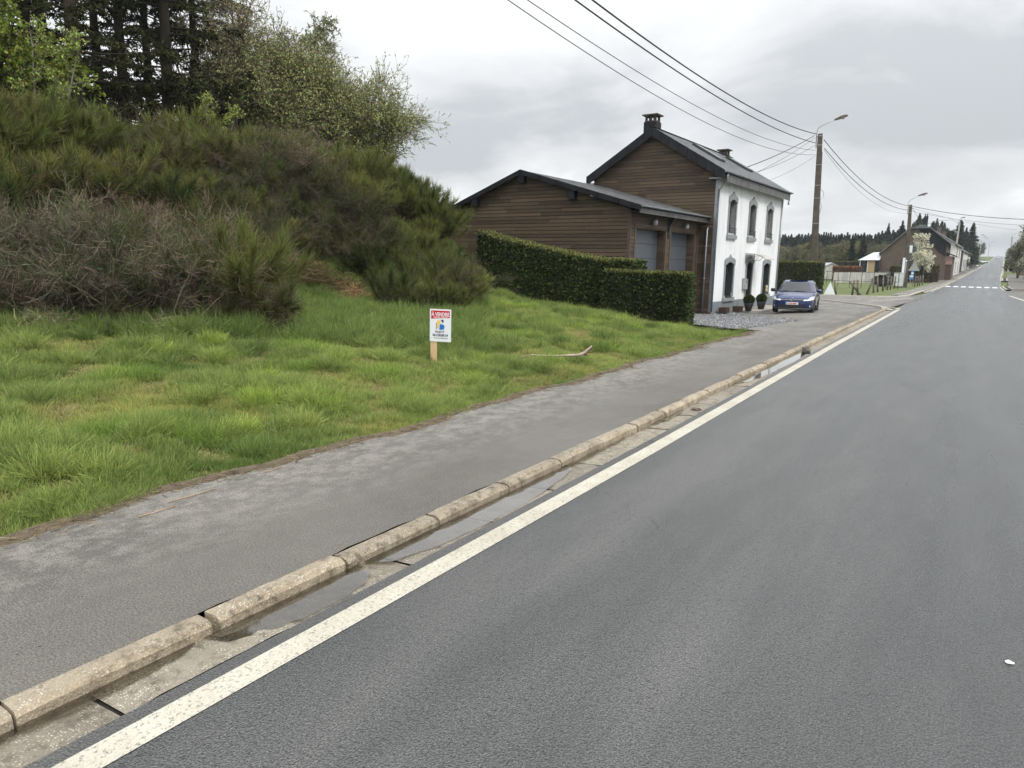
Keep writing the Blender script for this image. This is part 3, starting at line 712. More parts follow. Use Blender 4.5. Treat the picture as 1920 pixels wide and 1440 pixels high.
# dark reveal boxes behind the openings, so nothing shows through
def opening(c, w_, z0, z1, kind, parent):
    """stone surround with an arched head and a stepped crest, sill, frame, panes"""
    hw = w_/2; ar = .14; zt = z1-ar
    win = thing(kind, None, None); win.parent = parent
    if not kind == 'door': pass
    s = MB(); sw = .125
    for sg in (-1, 1):
        a_, b_ = sorted((c+sg*hw, c+sg*(hw+sw))); s.box(-.02, .045, a_, b_, z0, zt)
    arch = [(c-hw+w_*k/10, zt+ar*math.sin(math.pi*k/10)) for k in range(11)]
    crest = [(c+hw+sw, zt), (c+hw+sw+.02, zt), (c+hw+sw+.02, z1+.10), (c+hw-.02, z1+.14), (c+hw-.06, z1+.19), (c+.24, z1+.17), (c+.17, z1+.25), (c+.08, z1+.26), (c, z1+.36),
             (c-.08, z1+.26), (c-.17, z1+.25), (c-.24, z1+.17), (c-hw+.06, z1+.19), (c-hw+.02, z1+.14), (c-hw-sw-.02, z1+.10), (c-hw-sw-.02, zt), (c-hw-sw, zt)]
    # split the head into slices so every face is convex
    top = lambda y: np.interp(y, [p[0] for p in crest[::-1]][2:-2], [p[1] for p in crest[::-1]][2:-2])
    ys = sorted({c-hw-sw-.02, c+hw+sw+.02}|{p[0] for p in arch}|{p[0] for p in crest[3:14]})
    bot = lambda y: zt if (y <= c-hw or y >= c+hw) else float(np.interp(y, [p[0] for p in arch], [p[1] for p in arch]))
    for a_, b_ in zip(ys, ys[1:]):
        if b_-a_ < 1e-4: continue
        s.prism([(a_, bot(a_)), (b_, bot(b_)), (b_, float(top(b_))), (a_, float(top(a_)))], 'x', -.02, .06)
    # spandrels inside the square hole, above the arch
    s.build('surround', 'greytrim', win)
    if kind != 'door':
        k = MB(); k.box(-.05, .10, c-hw-sw-.06, c+hw+sw+.06, z0-.18, z0); k.build('sill', 'greytrim', win)
    f = MB(); fx0, fx1 = -.30, -.23
    f.box(fx0, fx1, c-hw, c-hw+.07, z0, z1); f.box(fx0, fx1, c+hw-.07, c+hw, z0, z1); f.box(fx0, fx1, c-hw, c+hw, z0, z0+.07); f.box(fx0, fx1, c-hw, c+hw, z1-.12, z1+.02)
    if kind == 'door':
        f.box(fx0-.02, fx1-.02, c-hw+.05, c+hw-.05, z0+.02, z1-.55)
        f.box(fx0, fx1+.01, c-hw, c+hw, z1-.60, z1-.52)
        for zz in (z0+.15, z0+.95): f.box(fx1-.02, fx1, c-hw+.2, c+hw-.2, zz, zz+.6)
        f.build('leaf', 'doordark', win)
        g = MB(); g.box(fx0+.02, fx0+.03, c-hw+.05, c+hw-.05, z1-.52, z1-.1); g.build('fanlight', 'glass', win)
        h = MB(); h.tube([(fx1, c-hw+.16, z0+1.05), (fx1+.06, c-hw+.16, z0+1.05), (fx1+.06, c-hw+.28, z0+1.05)], .013, 6); h.build('handle', 'zinc', win)
    else:
        f.box(fx0, fx1+.01, c-.035, c+.035, z0, z1-.05)
        if kind == 'window' and z0 < 2: f.box(fx0, fx1+.005, c-hw, c+hw, z1-.5, z1-.45)
        f.build('frame', 'doordark', win)
        for sg in (-1, 1):
            a_, b_ = sorted((c+sg*.03, c+sg*(hw-.06))); g = MB(); g.box(fx0+.02, fx0+.032, a_, b_, z0+.06, z1-.08); g.build('pane', 'glass', win)
        # low iron railing in front of the sill
        r = MB()
        if z0 > 3:
            for zz in (z0+.12, z0+.30): r.tube([(.09, c-hw-.05, zz), (.09, c+hw+.05, zz)], .012, 5)
            for q in range(7): yy = c-hw+w_*q/6; r.tube([(.09, yy, z0+.02), (.09, yy, z0+.34)], .008, 4)
            r.build('window_rail', 'blackiron', win)
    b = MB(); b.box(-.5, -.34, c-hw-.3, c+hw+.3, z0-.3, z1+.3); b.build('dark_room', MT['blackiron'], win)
    b = MB()
    for a_, b_ in ((c-hw-.02, c-hw), (c+hw, c+hw+.02)): b.box(-.33, .0, a_, b_, z0, z1+.1)
    b.box(-.33, .0, c-hw, c+hw, z1+.02, z1+.04); b.build('reveal', 'reveal', win)
    return win
for c, z in UP: opening(c, .92, z, z+1.62, 'window', house)
for c, z in GW: opening(c, 1.16, z, z+1.66, 'window', house)
opening(5.4, .90, .12, 2.30, 'door', house)

# roof structure: slabs, slates, fascia and verge panels
OV, OG = .34, .30
sl_ = (HRG-HE-.12)/(HD/2)
def slope_roof(root, y0, y1, xr_, xe, zr_, ze, name, mat, nrow, ncol, th=.10):
    """slab under single slates; xr_/zr_ ridge, xe/ze eaves edge"""
    mb = MB(); mb.prism([(xr_, zr_-th), (xe, ze-th), (xe, ze), (xr_, zr_)], 'y', y0, y1); mb.build('roof_deck', 'darkslate', root)
    v = MB(); dx_, dz_ = (xe-xr_), (ze-zr_); Ln = math.hypot(dx_, dz_); ux, uz = dx_/Ln, dz_/Ln; nx_, nz_ = -uz*(1 if dx_ > 0 else -1), abs(ux)
    if nz_ < 0: nx_, nz_ = -nx_, -nz_
    r = random.Random(5)
    for i in range(nrow):
        a_ = Ln*i/nrow; b_ = Ln*(i+1)/nrow+.02
        for j in range(ncol):
            off = .5 if i % 2 else 0
            ya = y0+(y1-y0)*(j+off)/ncol; yb = y0+(y1-y0)*(j+1+off)/ncol-.006
            if ya > y1-.02: continue
            yb = min(yb, y1)
            q = r.uniform(0, .005)
            P = lambda s_, h: (xr_+ux*s_+nx_*h, zr_+uz*s_+nz_*h)
            p0, p1, p2, p3 = P(a_, .004), P(b_, .016+q), P(b_, .006+q), P(a_, .001)
            v.add([(p0[0], ya, p0[1]), (p0[0], yb, p0[1]), (p1[0], yb, p1[1]), (p1[0], ya, p1[1]), (p2[0], ya, p2[1]), (p2[0], yb, p2[1])], [(0, 1, 2, 3), (3, 2, 5, 4), (0, 3, 4), (1, 5, 2)])
    o = v.build(name, mat, root); o['kind'] = 'stuff'; return o
slope_roof(house, -OG, HL+OG, -HD/2, OV+.06, HRG, HE+.16, 'slate_courses', 'slate', 17, 40)
slope_roof(house, -OG, HL+OG, -HD/2, -HD-.25, HRG, HE+.20, 'slate_courses', 'slate', 15, 36)
# verge panels along the near gable (dark slates on a board)
def verge(root, x0, z0, x1, z1, n, y, w_, name='verge_panel'):
    for i in range(n):
        t0, t1 = i/n+.002, (i+1)/n-.002
        a_ = (x0+(x1-x0)*t0, z0+(z1-z0)*t0); b_ = (x0+(x1-x0)*t1, z0+(z1-z0)*t1)
        m_ = MB(); m_.prism([a_, b_, (b_[0], b_[1]-w_), (a_[0], a_[1]-w_)], 'y', y-.03-.004*(i % 2), y+.02); m_.build(name, 'darkslate', root)
    m_ = MB(); m_.prism([(x0, z0-.02), (x1, z1-.02), (x1, z1-w_+.01), (x0, z0-w_+.01)], 'y', y+.021, y+.04 if root is house else y+.04); m_.build('barge_board', 'darkslate', root)
verge(house, -HD/2, HRG+.02, OV+.06, HE+.18, 8, -OG, .42)
verge(house, -HD/2, HRG+.02, -HD-.25, HE+.22, 8, -OG, .42)
m_ = MB(); m_.prism([(-HD/2-.12, HRG+.0), (-HD/2, HRG+.06), (-HD/2+.12, HRG+.0), (-HD/2, HRG+.015)], 'y', -OG-.01, HL+OG); m_.build('ridge', 'darkslate', house)
# soffit and eaves fascia of single slate panels
m_ = MB(); m_.box(-.3, OV-.02, -OG+.02, HL+OG, HE-.16, HE-.12); m_.box(-HD-.2, -HD+.1, -OG+.02, HL+OG, HE-.12, HE-.08); m_.build('soffit', 'greytrim', house)
m_ = MB(); m_.box(OV-.03, OV, -OG+.04, HL+OG, HE-.16, HE+.08); m_.build('fascia_board', 'darkslate', house)
n = 24
for i in range(n):
    a_ = .08+(HL+OG-.1)*i/n; b_ = .08+(HL+OG-.1)*(i+1)/n-.014
    m_ = MB(); m_.box(OV+.001, OV+.016+.003*(i % 2), a_, b_, HE-.27, HE+.08); m_.build('fascia_slate', 'fascia', house)
def gutter(root, y0, y1, x, z, r=.065):
    m_ = MB(); pr = [(x-r*math.cos(math.pi*k/8), z-r*math.sin(math.pi*k/8)) for k in range(9)]+[(x+r*.86*math.cos(math.pi*k/8), z-r*.86*math.sin(math.pi*k/8)) for k in range(9)]
    n_ = len(pr)
    m_.add([(p[0], y0, p[1]) for p in pr]+[(p[0], y1, p[1]) for p in pr], [(i, (i+1) % n_, n_+(i+1) % n_, n_+i) for i in range(n_)], True)
    m_.add([(p[0], y0, p[1]) for p in pr[:9]], [tuple(range(9))]); m_.add([(p[0], y1, p[1]) for p in pr[:9]], [tuple(range(9))])
    return m_.build('roof_gutter', 'zinc', root)
gutter(house, -OG, HL+OG+.05, OV+.10, HE+.15)
m_ = MB(); m_.tube([(OV+.06, .12, HE+.08), (OV+.05, .12, HE-.18), (OV-.05, .10, HE-.32), (.08, .05, HE-.62), (.08, .04, HE-1.2), (.08, .04, 0.0)], .042, 8); m_.build('downpipe', 'zinc', house)
m_ = MB(); m_.tube([(.06, HL-.05, HE-.2), (.06, HL-.05, 0)], .04, 8); m_.build('downpipe', 'zinc', house)
m_ = MB(); m_.box(0.001, .06, -.03, .0, 0, HE-.1); m_.box(-.06, .06, -.035, -.03, 0, HE-.1); m_.build('corner_strip', 'zinc', house)
# chimneys
def chimney(root, x, y, zb, w_, d_, h, label=None):
    c = empty('chimney'); c.parent = root; c.location = (x, y, zb)
    m_ = MB(); m_.box(-w_/2, w_/2, -d_/2, d_/2, -.8, h-.34); m_.build('stack', 'darkslate', c)
    m_ = MB(); m_.box(-w_/2+.03, w_/2-.03, -d_/2+.03, d_/2-.03, h-.34, h-.28)
    for sx in (-1, 0, 1):
        for sy in (-1, 1): m_.box(sx*(w_/2-.09)-.045, sx*(w_/2-.09)+.045, sy*(d_/2-.08)-.045, sy*(d_/2-.08)+.045, h-.28, h-.08)
    m_.build('flue_posts', 'concrete', c)
    m_ = MB(); m_.box(-w_/2-.07, w_/2+.07, -d_/2-.07, d_/2+.07, h-.06, h); m_.build('cap', 'concrete', c)
    if label: c['label'] = label
chimney(house, -HD/2-.35, .46, HRG-.10, .62, .56, .78)
chimney(house, -HD/2-.2, HL-.5, HRG-.10, .55, .52, .48)
# roof windows and lightning bar on the front slope
def roofbox(y, s0, s1, wd):
    ux, uz = (OV+.06+HD/2), (HE+.16-HRG); Ln = math.hypot(ux, uz); ux /= Ln; uz /= Ln; nx_, nz_ = -uz, ux
    P = lambda s_, h: (-HD/2+ux*s_+nx_*h, HRG+uz*s_+nz_*h)
    r = empty('roof_window'); r.parent = house
    m_ = MB(); m_.prism([P(s0, .01), P(s1, .01), P(s1, .11), P(s0, .11)], 'y', y, y+wd); m_.build('casing', 'doordark', r)
    m_ = MB(); m_.prism([P(s0+.08, .111), P(s1-.08, .111), P(s1-.08, .122), P(s0+.08, .122)], 'y', y+.08, y+wd-.08); m_.build('pane', 'glass', r)
roofbox(2.9, .75, 2.35, .85); roofbox(7.5, .85, 2.30, .85)
# timber cladding of the gable, board by board
def clad(root, name, left, right, top, z0, z1, y, x_is='x', pitch=.142, seam=(1.4, 3.2), th=.022, holes=()):
    """left/right: functions z->x limits"""
    back = empty(name); back.parent = root; r = random.Random(3); z = z0; row = 0
    while z < z1-.03:
        zt = min(z+pitch-.021, z1); a0, a1 = left(z), right(z); b0, b1 = left(zt), right(zt)  # gap widened over the black backing to imitate shadow lines between boards
        segs = [(max(a0, b0-.0), min(a1, b1+.0))]
        lo, hi = min(a0, b0), max(a1, b1)
        cuts = [lo]; p = lo+r.uniform(.4, seam[1])
        while p < hi-.4: cuts.append(p); p += r.uniform(*seam)
        cuts.append(hi)
        for c0, c1 in zip(cuts, cuts[1:]):
            parts = [(c0, c1)]
            for (h0, h1, hz0, hz1) in holes:
                if z+pitch*.5 < hz0 or z+pitch*.5 > hz1: continue
                nn = []
                for q0, q1 in parts:
                    if q1 <= h0 or q0 >= h1: nn.append((q0, q1)); continue
                    if q0 < h0: nn.append((q0, h0))
                    if q1 > h1: nn.append((h1, q1))
                parts = nn
            for q0, q1 in parts:
                if q1-q0 < .03: continue
                bl = max(q0+.0015, a0), min(q1-.0015, a1); tl = max(q0+.0015, b0), min(q1-.0015, b1)
                if bl[1]-bl[0] < .03: continue
                if tl[1] <= tl[0]: tl = ((bl[0]+bl[1])/2-.005, (bl[0]+bl[1])/2+.005)
                j = r.uniform(0, .005)
                m_ = MB()
                if x_is == 'x': m_.prism([(bl[0], z), (bl[1], z), (tl[1], zt), (tl[0], zt)], 'y', y-th-j, y)
                else: m_.prism([(bl[0], z), (bl[1], z), (tl[1], zt), (tl[0], zt)], 'x', y, y+th+j)
                m_.build('board', 'board', back)
        z += pitch; row += 1
    return back
gz_ = lambda x: HE+.02+(HRG-.16-HE)*(1-abs(x+HD/2)/(HD/2))
def gl(z): return -HD if z < HE else -HD+(z-HE)/(HRG-.16-HE)*HD/2
def gr(z): return -.01 if z < HE else -(z-HE)/(HRG-.16-HE)*HD/2
m_ = MB(); m_.prism([(-HD, -.2), (0, -.2), (0, HE), (-HD/2, HRG-.16), (-HD, HE)], 'y', 0.005, .05); m_.build('gable_backing', 'blackiron', house)
clad(house, 'gable_cladding', gl, lambda z: gr(z) if z > 3.9 else -.01, None, 3.9, HRG-.18, .004)
clad(house, 'gable_cladding', lambda z: -.85, lambda z: -.01, None, -.1, 3.9, .004, seam=(2, 3))
m_ = MB(); m_.box(-HD-.02, -HD+.06, -.06, -.03, 3.9, HE-.1); m_.build('corner_post', 'trimwood', house)
# glass door canopy
cp = empty('door_canopy'); cp.parent = house
def arcp(t): return (.05+.95*math.sin(t*math.pi/2*.95), 2.70-.30*(1-math.cos(t*math.pi/2*.95)))
m_ = MB(); pts = [arcp(k/10) for k in range(11)]
for (a_, b_) in zip(pts, pts[1:]): m_.prism([(a_[0], a_[1]), (b_[0], b_[1]), (b_[0], b_[1]+.012), (a_[0], a_[1]+.012)], 'y', 4.62, 6.18)
m_.build('canopy_sheet', 'canopy', cp)
for yy in (4.66, 6.12):
    m_ = MB(); m_.tube([(p[0], yy, p[1]-.012) for p in pts], .014, 5); m_.tube([(.02, yy, 2.30), (.16, yy, 2.40), (.30, yy, 2.38), (.42, yy, 2.50), (.60, yy, 2.60)], .012, 5); m_.tube([(.02, yy, 2.2), (.02, yy, 2.75)], .016, 5); m_.tube([(.02, yy, 2.30), (.25, yy, 2.60), (.45, yy, 2.52)], .009, 5); m_.build('bracket', 'zinc', cp)
# security camera at the far eaves corner and a letter box beside the door
m_ = MB(); m_.tube([(OV-.05, HL+.28, HE-.27), (OV-.05, HL+.28, HE-.38)], .03, 8); m_.lathe([(.02, -.07), (.06, -.04), (.06, .02), (.02, .04)], (OV-.05, HL+.28, HE-.42), 12); m_.build('camera_dome', 'greytrim', house)

def W(x, y, z): 
    c, s_ = math.cos(HR), math.sin(HR); return (HO[0]+x*c-y*s_, HO[1]+x*s_+y*c, HZ+z)
mail = thing('letter_box', 'pale metal letter box on the white wall left of the front door', 'letter box', W(.03, 4.62, 1.18), HR)
m_ = MB(); m_.box(0, .14, -.19, .19, -.24, .24); m_.build('box', 'galv', mail)
m_ = MB(); m_.prism([(-.01, .24), (.17, .24), (-.01, .31)], 'y', -.21, .21); m_.build('lid', 'galv', mail); m_ = MB(); m_.box(.1405, .146, -.13, .13, .10, .14); m_.build('slot', 'blackiron', mail)
# a small ornament in the right-hand ground-floor window, flowers in the left one
orn = thing('window_planter', 'low trough of thin stems on the sill of the left ground-floor window', 'planter', W(.05, 2.32, .60), HR)
m_ = MB(); m_.box(-.05, .06, -.36, .36, 0, .10); m_.build('trough', 'planter', orn)
S = Soup(); n = 60; P0 = np.stack([rng.uniform(-.03, .04, n), rng.uniform(-.34, .34, n), np.full(n, .09)], 1); S.ribbons(curves(P0, np.stack([rng.normal(size=n)*.4, rng.normal(size=n)*.5, np.ones(n)], 1), rng.uniform(.1, .28, n)), .014, cvar((.05, .07, .05), n)); link('stems', S.mesh('stems', 'veg'), orn)
m_ = MB(); m_.lathe([(.03, 0), (.05, .04), (.02, .12), (.045, .17), (.02, .22)], (.04, .25, .0), 10); m_.build('vase', 'slab', orn)
orn = thing('window_planter', 'trough with a cream figure on the sill of the right ground-floor window', 'planter', W(.05, 8.42, .60), HR)
m_ = MB(); m_.box(-.05, .06, -.42, .42, 0, .10); m_.build('trough', 'planter', orn)
m_ = MB(); m_.lathe([(.06, .10), (.09, .2), (.05, .30), (.075, .38), (.06, .45), (.01, .48)], (.0, .15, 0), 12); m_.build('figure', 'beige', orn)
S = Soup(); n = 50; P0 = np.stack([rng.uniform(-.03, .04, n), rng.uniform(-.4, .4, n), np.full(n, .09)], 1); S.ribbons(curves(P0, np.stack([rng.normal(size=n)*.4, rng.normal(size=n)*.5, np.ones(n)], 1), rng.uniform(.06, .18, n)), .014, cvar((.03, .05, .03), n)); link('stems', S.mesh('stems', 'veg'), orn)

# terrace slab in front of the facade
ter = tag(empty('terrace', (HO[0], HO[1], HZ), HR), kind='structure')
for i in range(7):
    y0 = 2.9+i*1.0
    for j in range(2):
        m_ = MB(); m_.box(.03+j*.68, .70+j*.68, y0+.003, y0+.996, -.25, -.02+.004*((i+j) % 2)); m_.build('paving_slab', 'slab', ter)
# two round box balls in anthracite pots
def ball_pot(loc, label, s):
    t = thing('potted_box_ball', label, 'potted plant', loc, 0, 'clipped box balls in pots by the front door'); t.scale = (.74, .74, .70)
    m_ = MB(); m_.lathe([(.15, 0), (.19, .02), (.27, .36), (.30, .52), (.28, .54), (.26, .50), (.05, .49)], n=20); m_.build('pot', 'planter', t)
    S = Soup(); n = 2600; d = unit(rng.normal(size=(n, 3))); r = .32*s*(1+rng.normal(size=(n, 1))*.06); P = d*r+np.array([0, 0, .74]); P[:, 2] = np.maximum(P[:, 2], .5)
    S.ribbons(curves(P-d*.03, d+rng.normal(size=(n, 3))*.8, np.full(n, .07), 2), .03, cvar((.055, .085, .022), n, .3)); link('foliage', S.mesh('foliage', 'veg'), t)
    m_ = MB(); m_.lathe([(.02, -.27*s), (.2*s, -.2*s), (.29*s, 0), (.2*s, .2*s), (.02, .28*s)], (0, 0, .74), 14); m_.build('inner_twigs', 'bark', t)
tz_ = HZ+.205
def onray(px, py, z): r = ray(px, py); return tuple(np.array([0, 0, CAM_H])+r*((z-CAM_H)/r[2]))
p1 = onray(1403, 582.5, HZ-.015); p2 = onray(1426.5, 579.5, HZ-.015)
ball_pot((p1[0], p1[1], p1[2]), 'box ball in a dark pot left of the front door, nearer the gravel', 1.0)
ball_pot((p2[0], p2[1], p2[2]), 'box ball in a dark pot just behind the other, nearer the blue car', .98)
def flower_box(loc, label):
    t = thing('wooden_flower_box', label, 'planter', loc, HR, 'small wooden boxes at the foot of the house wall')
    m_ = MB(); m_.box(-.16, .16, -.24, .24, 0, .02); m_.build('floor', 'boxwood', t)
    for k in range(3):
        for q in (('x', -.17, -.15), ('x', .15, .17)):
            m_ = MB(); m_.box(q[1], q[2], -.25, .25, .01+k*.085, .088+k*.085); m_.build('slat', 'boxwood', t)
        for q in ((-.25, -.23), (.23, .25)):
            m_ = MB(); m_.box(-.149, .149, q[0], q[1], .01+k*.085, .088+k*.085); m_.build('slat', 'boxwood', t)
    m_ = MB(); m_.box(-.148, .148, -.228, .228, .15, .24); m_.build('soil', 'darkdead', t)
flower_box(W(.35, .95, -.06), 'small brown wooden box at the corner of the house plinth, nearer the garage')
flower_box(W(.50, 2.45, -.06), 'small brown wooden box at the plinth, just left of the pale terrace')

# ================================================================== THE GARAGE
GL = 6.9; gar = thing('garage', 'dark timber-clad double garage with low slate roof joined to the house', 'garage', (HO[0], HO[1], HZ), HR)
FX = -.75; BX = -9.9; RX = -5.55; GE, GR_ = 4.10, 5.72     # front wall x, back wall x, ridge x, eaves and ridge heights
def gt(x):    # underside line of the roof above x
    return GE+.02+(GR_-.12-GE)*(x-FX)/(RX-FX) if x > RX else GR_-.10-(GR_-.1-4.12)*(RX-x)/(RX-BX)
m_ = MB(); m_.prism([(BX, 0), (FX, 0), (FX, GE), (RX, GR_-.12), (BX, 4.1)], 'y', -GL+.005, -GL+.06); m_.box(BX, BX+.05, -GL+.06, 0, 0, 4.1); m_.build('wall_core', 'blackiron', gar)
def Lx(z): return BX if z < 4.1 else BX+(z-4.1)/(GR_-.14-4.1)*(RX-BX)
def Rx(z): return FX-.03 if z < GE else FX-(z-GE)/(GR_-.14-GE)*(FX-RX)
clad(gar, 'gable_cladding', Lx, Rx, None, .1, GR_-.16, -GL+.004, seam=(1.6, 3.6))
D1, D2 = (-6.42, -3.62), (-3.08, -.42); DT = 3.50
clad(gar, 'front_cladding', lambda z: -GL+.03, lambda z: -.02, None, -.12, GE-.05, FX-.02, x_is='y', seam=(1.2, 2.6), holes=[(D1[0], D1[1], -1, DT), (D2[0], D2[1], -1, DT)])
m_ = MB()
for a_, b_ in ((-GL+.03, D1[0]-.01), (D1[1]+.01, D2[0]-.01), (D2[1]+.01, -.01)): m_.box(FX-.6, FX-.021, a_, b_, -.2, DT)
m_.box(FX-.6, FX-.021, -GL+.062, -.01, DT+.02, GE+.02); m_.build('front_core', 'board', gar)
for (a_, b_) in (D1, D2):
    d = empty('garage_door'); d.parent = gar
    for k in range(6):
        m_ = MB(); m_.box(FX-.36, FX-.325, a_+.03, b_-.03, .02+k*.575, .02+(k+1)*.575-.012); m_.build('door_section', 'door', d)
    m_ = MB()
    m_.box(FX-.02, FX+.03, a_-.10, a_, 0, DT+.10); m_.box(FX-.02, FX+.03, b_, b_+.10, 0, DT+.10); m_.box(FX-.02, FX+.028, a_, b_, DT, DT+.10); m_.build('door_trim', 'trimwood', d)
    # clad reveals
    for yy, sg in ((a_, 1), (b_, -1)):
        for k in range(24):
            z = .02+k*.145
            if z+.14 > DT: break
            m_ = MB(); y0, y1 = sorted((yy+sg*.002, yy+sg*.022)); m_.box(FX-.322, FX-.023, y0, y1, z, z+.139); m_.build('reveal_board', 'board', d)
m_ = MB(); m_.box(FX-.01, FX+.035, -GL-.03, -GL+.06, 0, GE-.02); m_.box(FX-.09, FX-.011, -GL-.035, -GL-.023, 0, GE-.02); m_.build('corner_post', 'trimwood', gar)
m_ = MB(); m_.box(FX-.01, FX+.05, -.12, -.03, 0, GE-.1); m_.build('corner_post', 'trimwood', gar)
# roof
def groof(x0, z0, x1, z1, nr, nc): slope_roof(gar, -GL-.28, -.02, x0, x1, z0, z1, 'slate_courses', 'slate', nr, nc, .08)
groof(RX, GR_, FX+.52, GE+.10, 18, 22); groof(RX, GR_, BX-.35, 3.98, 16, 22)
verge(gar, RX, GR_+.03, FX+.52, GE+.12, 6, -GL-.28, .20); verge(gar, RX, GR_+.03, BX-.35, 4.0, 6, -GL-.28, .20)
for x_ in (RX, -3.2, -7.95):
    m_ = MB(); z = gt(x_)+.02; m_.prism([(x_-.17, z), (x_+.17, z), (x_+.15, z-.40), (x_-.13, z-.40)], 'y', -GL-.27, -GL-.024); m_.build('purlin_end', 'darkslate', gar)
m_ = MB(); m_.box(FX+.44, FX+.47, -GL-.20, -.05, GE-.16, GE+.02); m_.build('fascia_board', 'fascia', gar)
m_ = MB(); m_.box(FX+.02, FX+.439, -GL-.20, -.05, GE-.13, GE-.10); m_.build('soffit', 'darkslate', gar)
gutter(gar, -GL-.22, .30, FX+.56, GE+.10, .06)
m_ = MB(); m_.tube([(FX+.55, .18, GE+.03), (FX+.53, .18, GE-.12), (FX+.46, .10, GE-.30), (FX+.44, -.10, GE-.45), (FX+.44, -.10, .02)], .045, 8)
for z in (2.9, 1.5): m_.lathe([(.055, z-.03), (.055, z+.03)], (FX+.44, -.10, 0), 8)
m_.build('downpipe', 'zinc', gar)
m_ = MB(); m_.prism([(FX+.001, GE-.12), (FX+.30, GE-.12), (FX+.26, GE-.22), (FX+.10, GE-.44), (FX+.06, GE-.85), (FX+.001, GE-.95)], 'y', -3.42, -3.28); m_.build('eaves_bracket', 'doordark', gar)
for yy, lb in ((-5.0, 1), (-1.75, 2)):
    t = thing('wall_lamp', 'half-round metal lamp above the %s garage door' % ('nearer, left-hand' if lb == 1 else 'farther, right-hand'), 'wall lamp', W(FX+.035, yy, 3.70), HR, 'lamps above the garage doors')
    m_ = MB(); m_.lathe([(.02, .13), (.09, .11), (.11, .0), (.105, -.1), (.09, -.10), (.08, .0)], (.11, 0, 0), 12); m_.box(0, .03, -.05, .05, -.08, .1); m_.build('shade', 'galv', t)
    m_ = MB(); m_.lathe([(.03, -.07), (.045, -.02), (.03, .05)], (.11, 0, 0), 8); m_.build('bulb', 'creamwall', t)

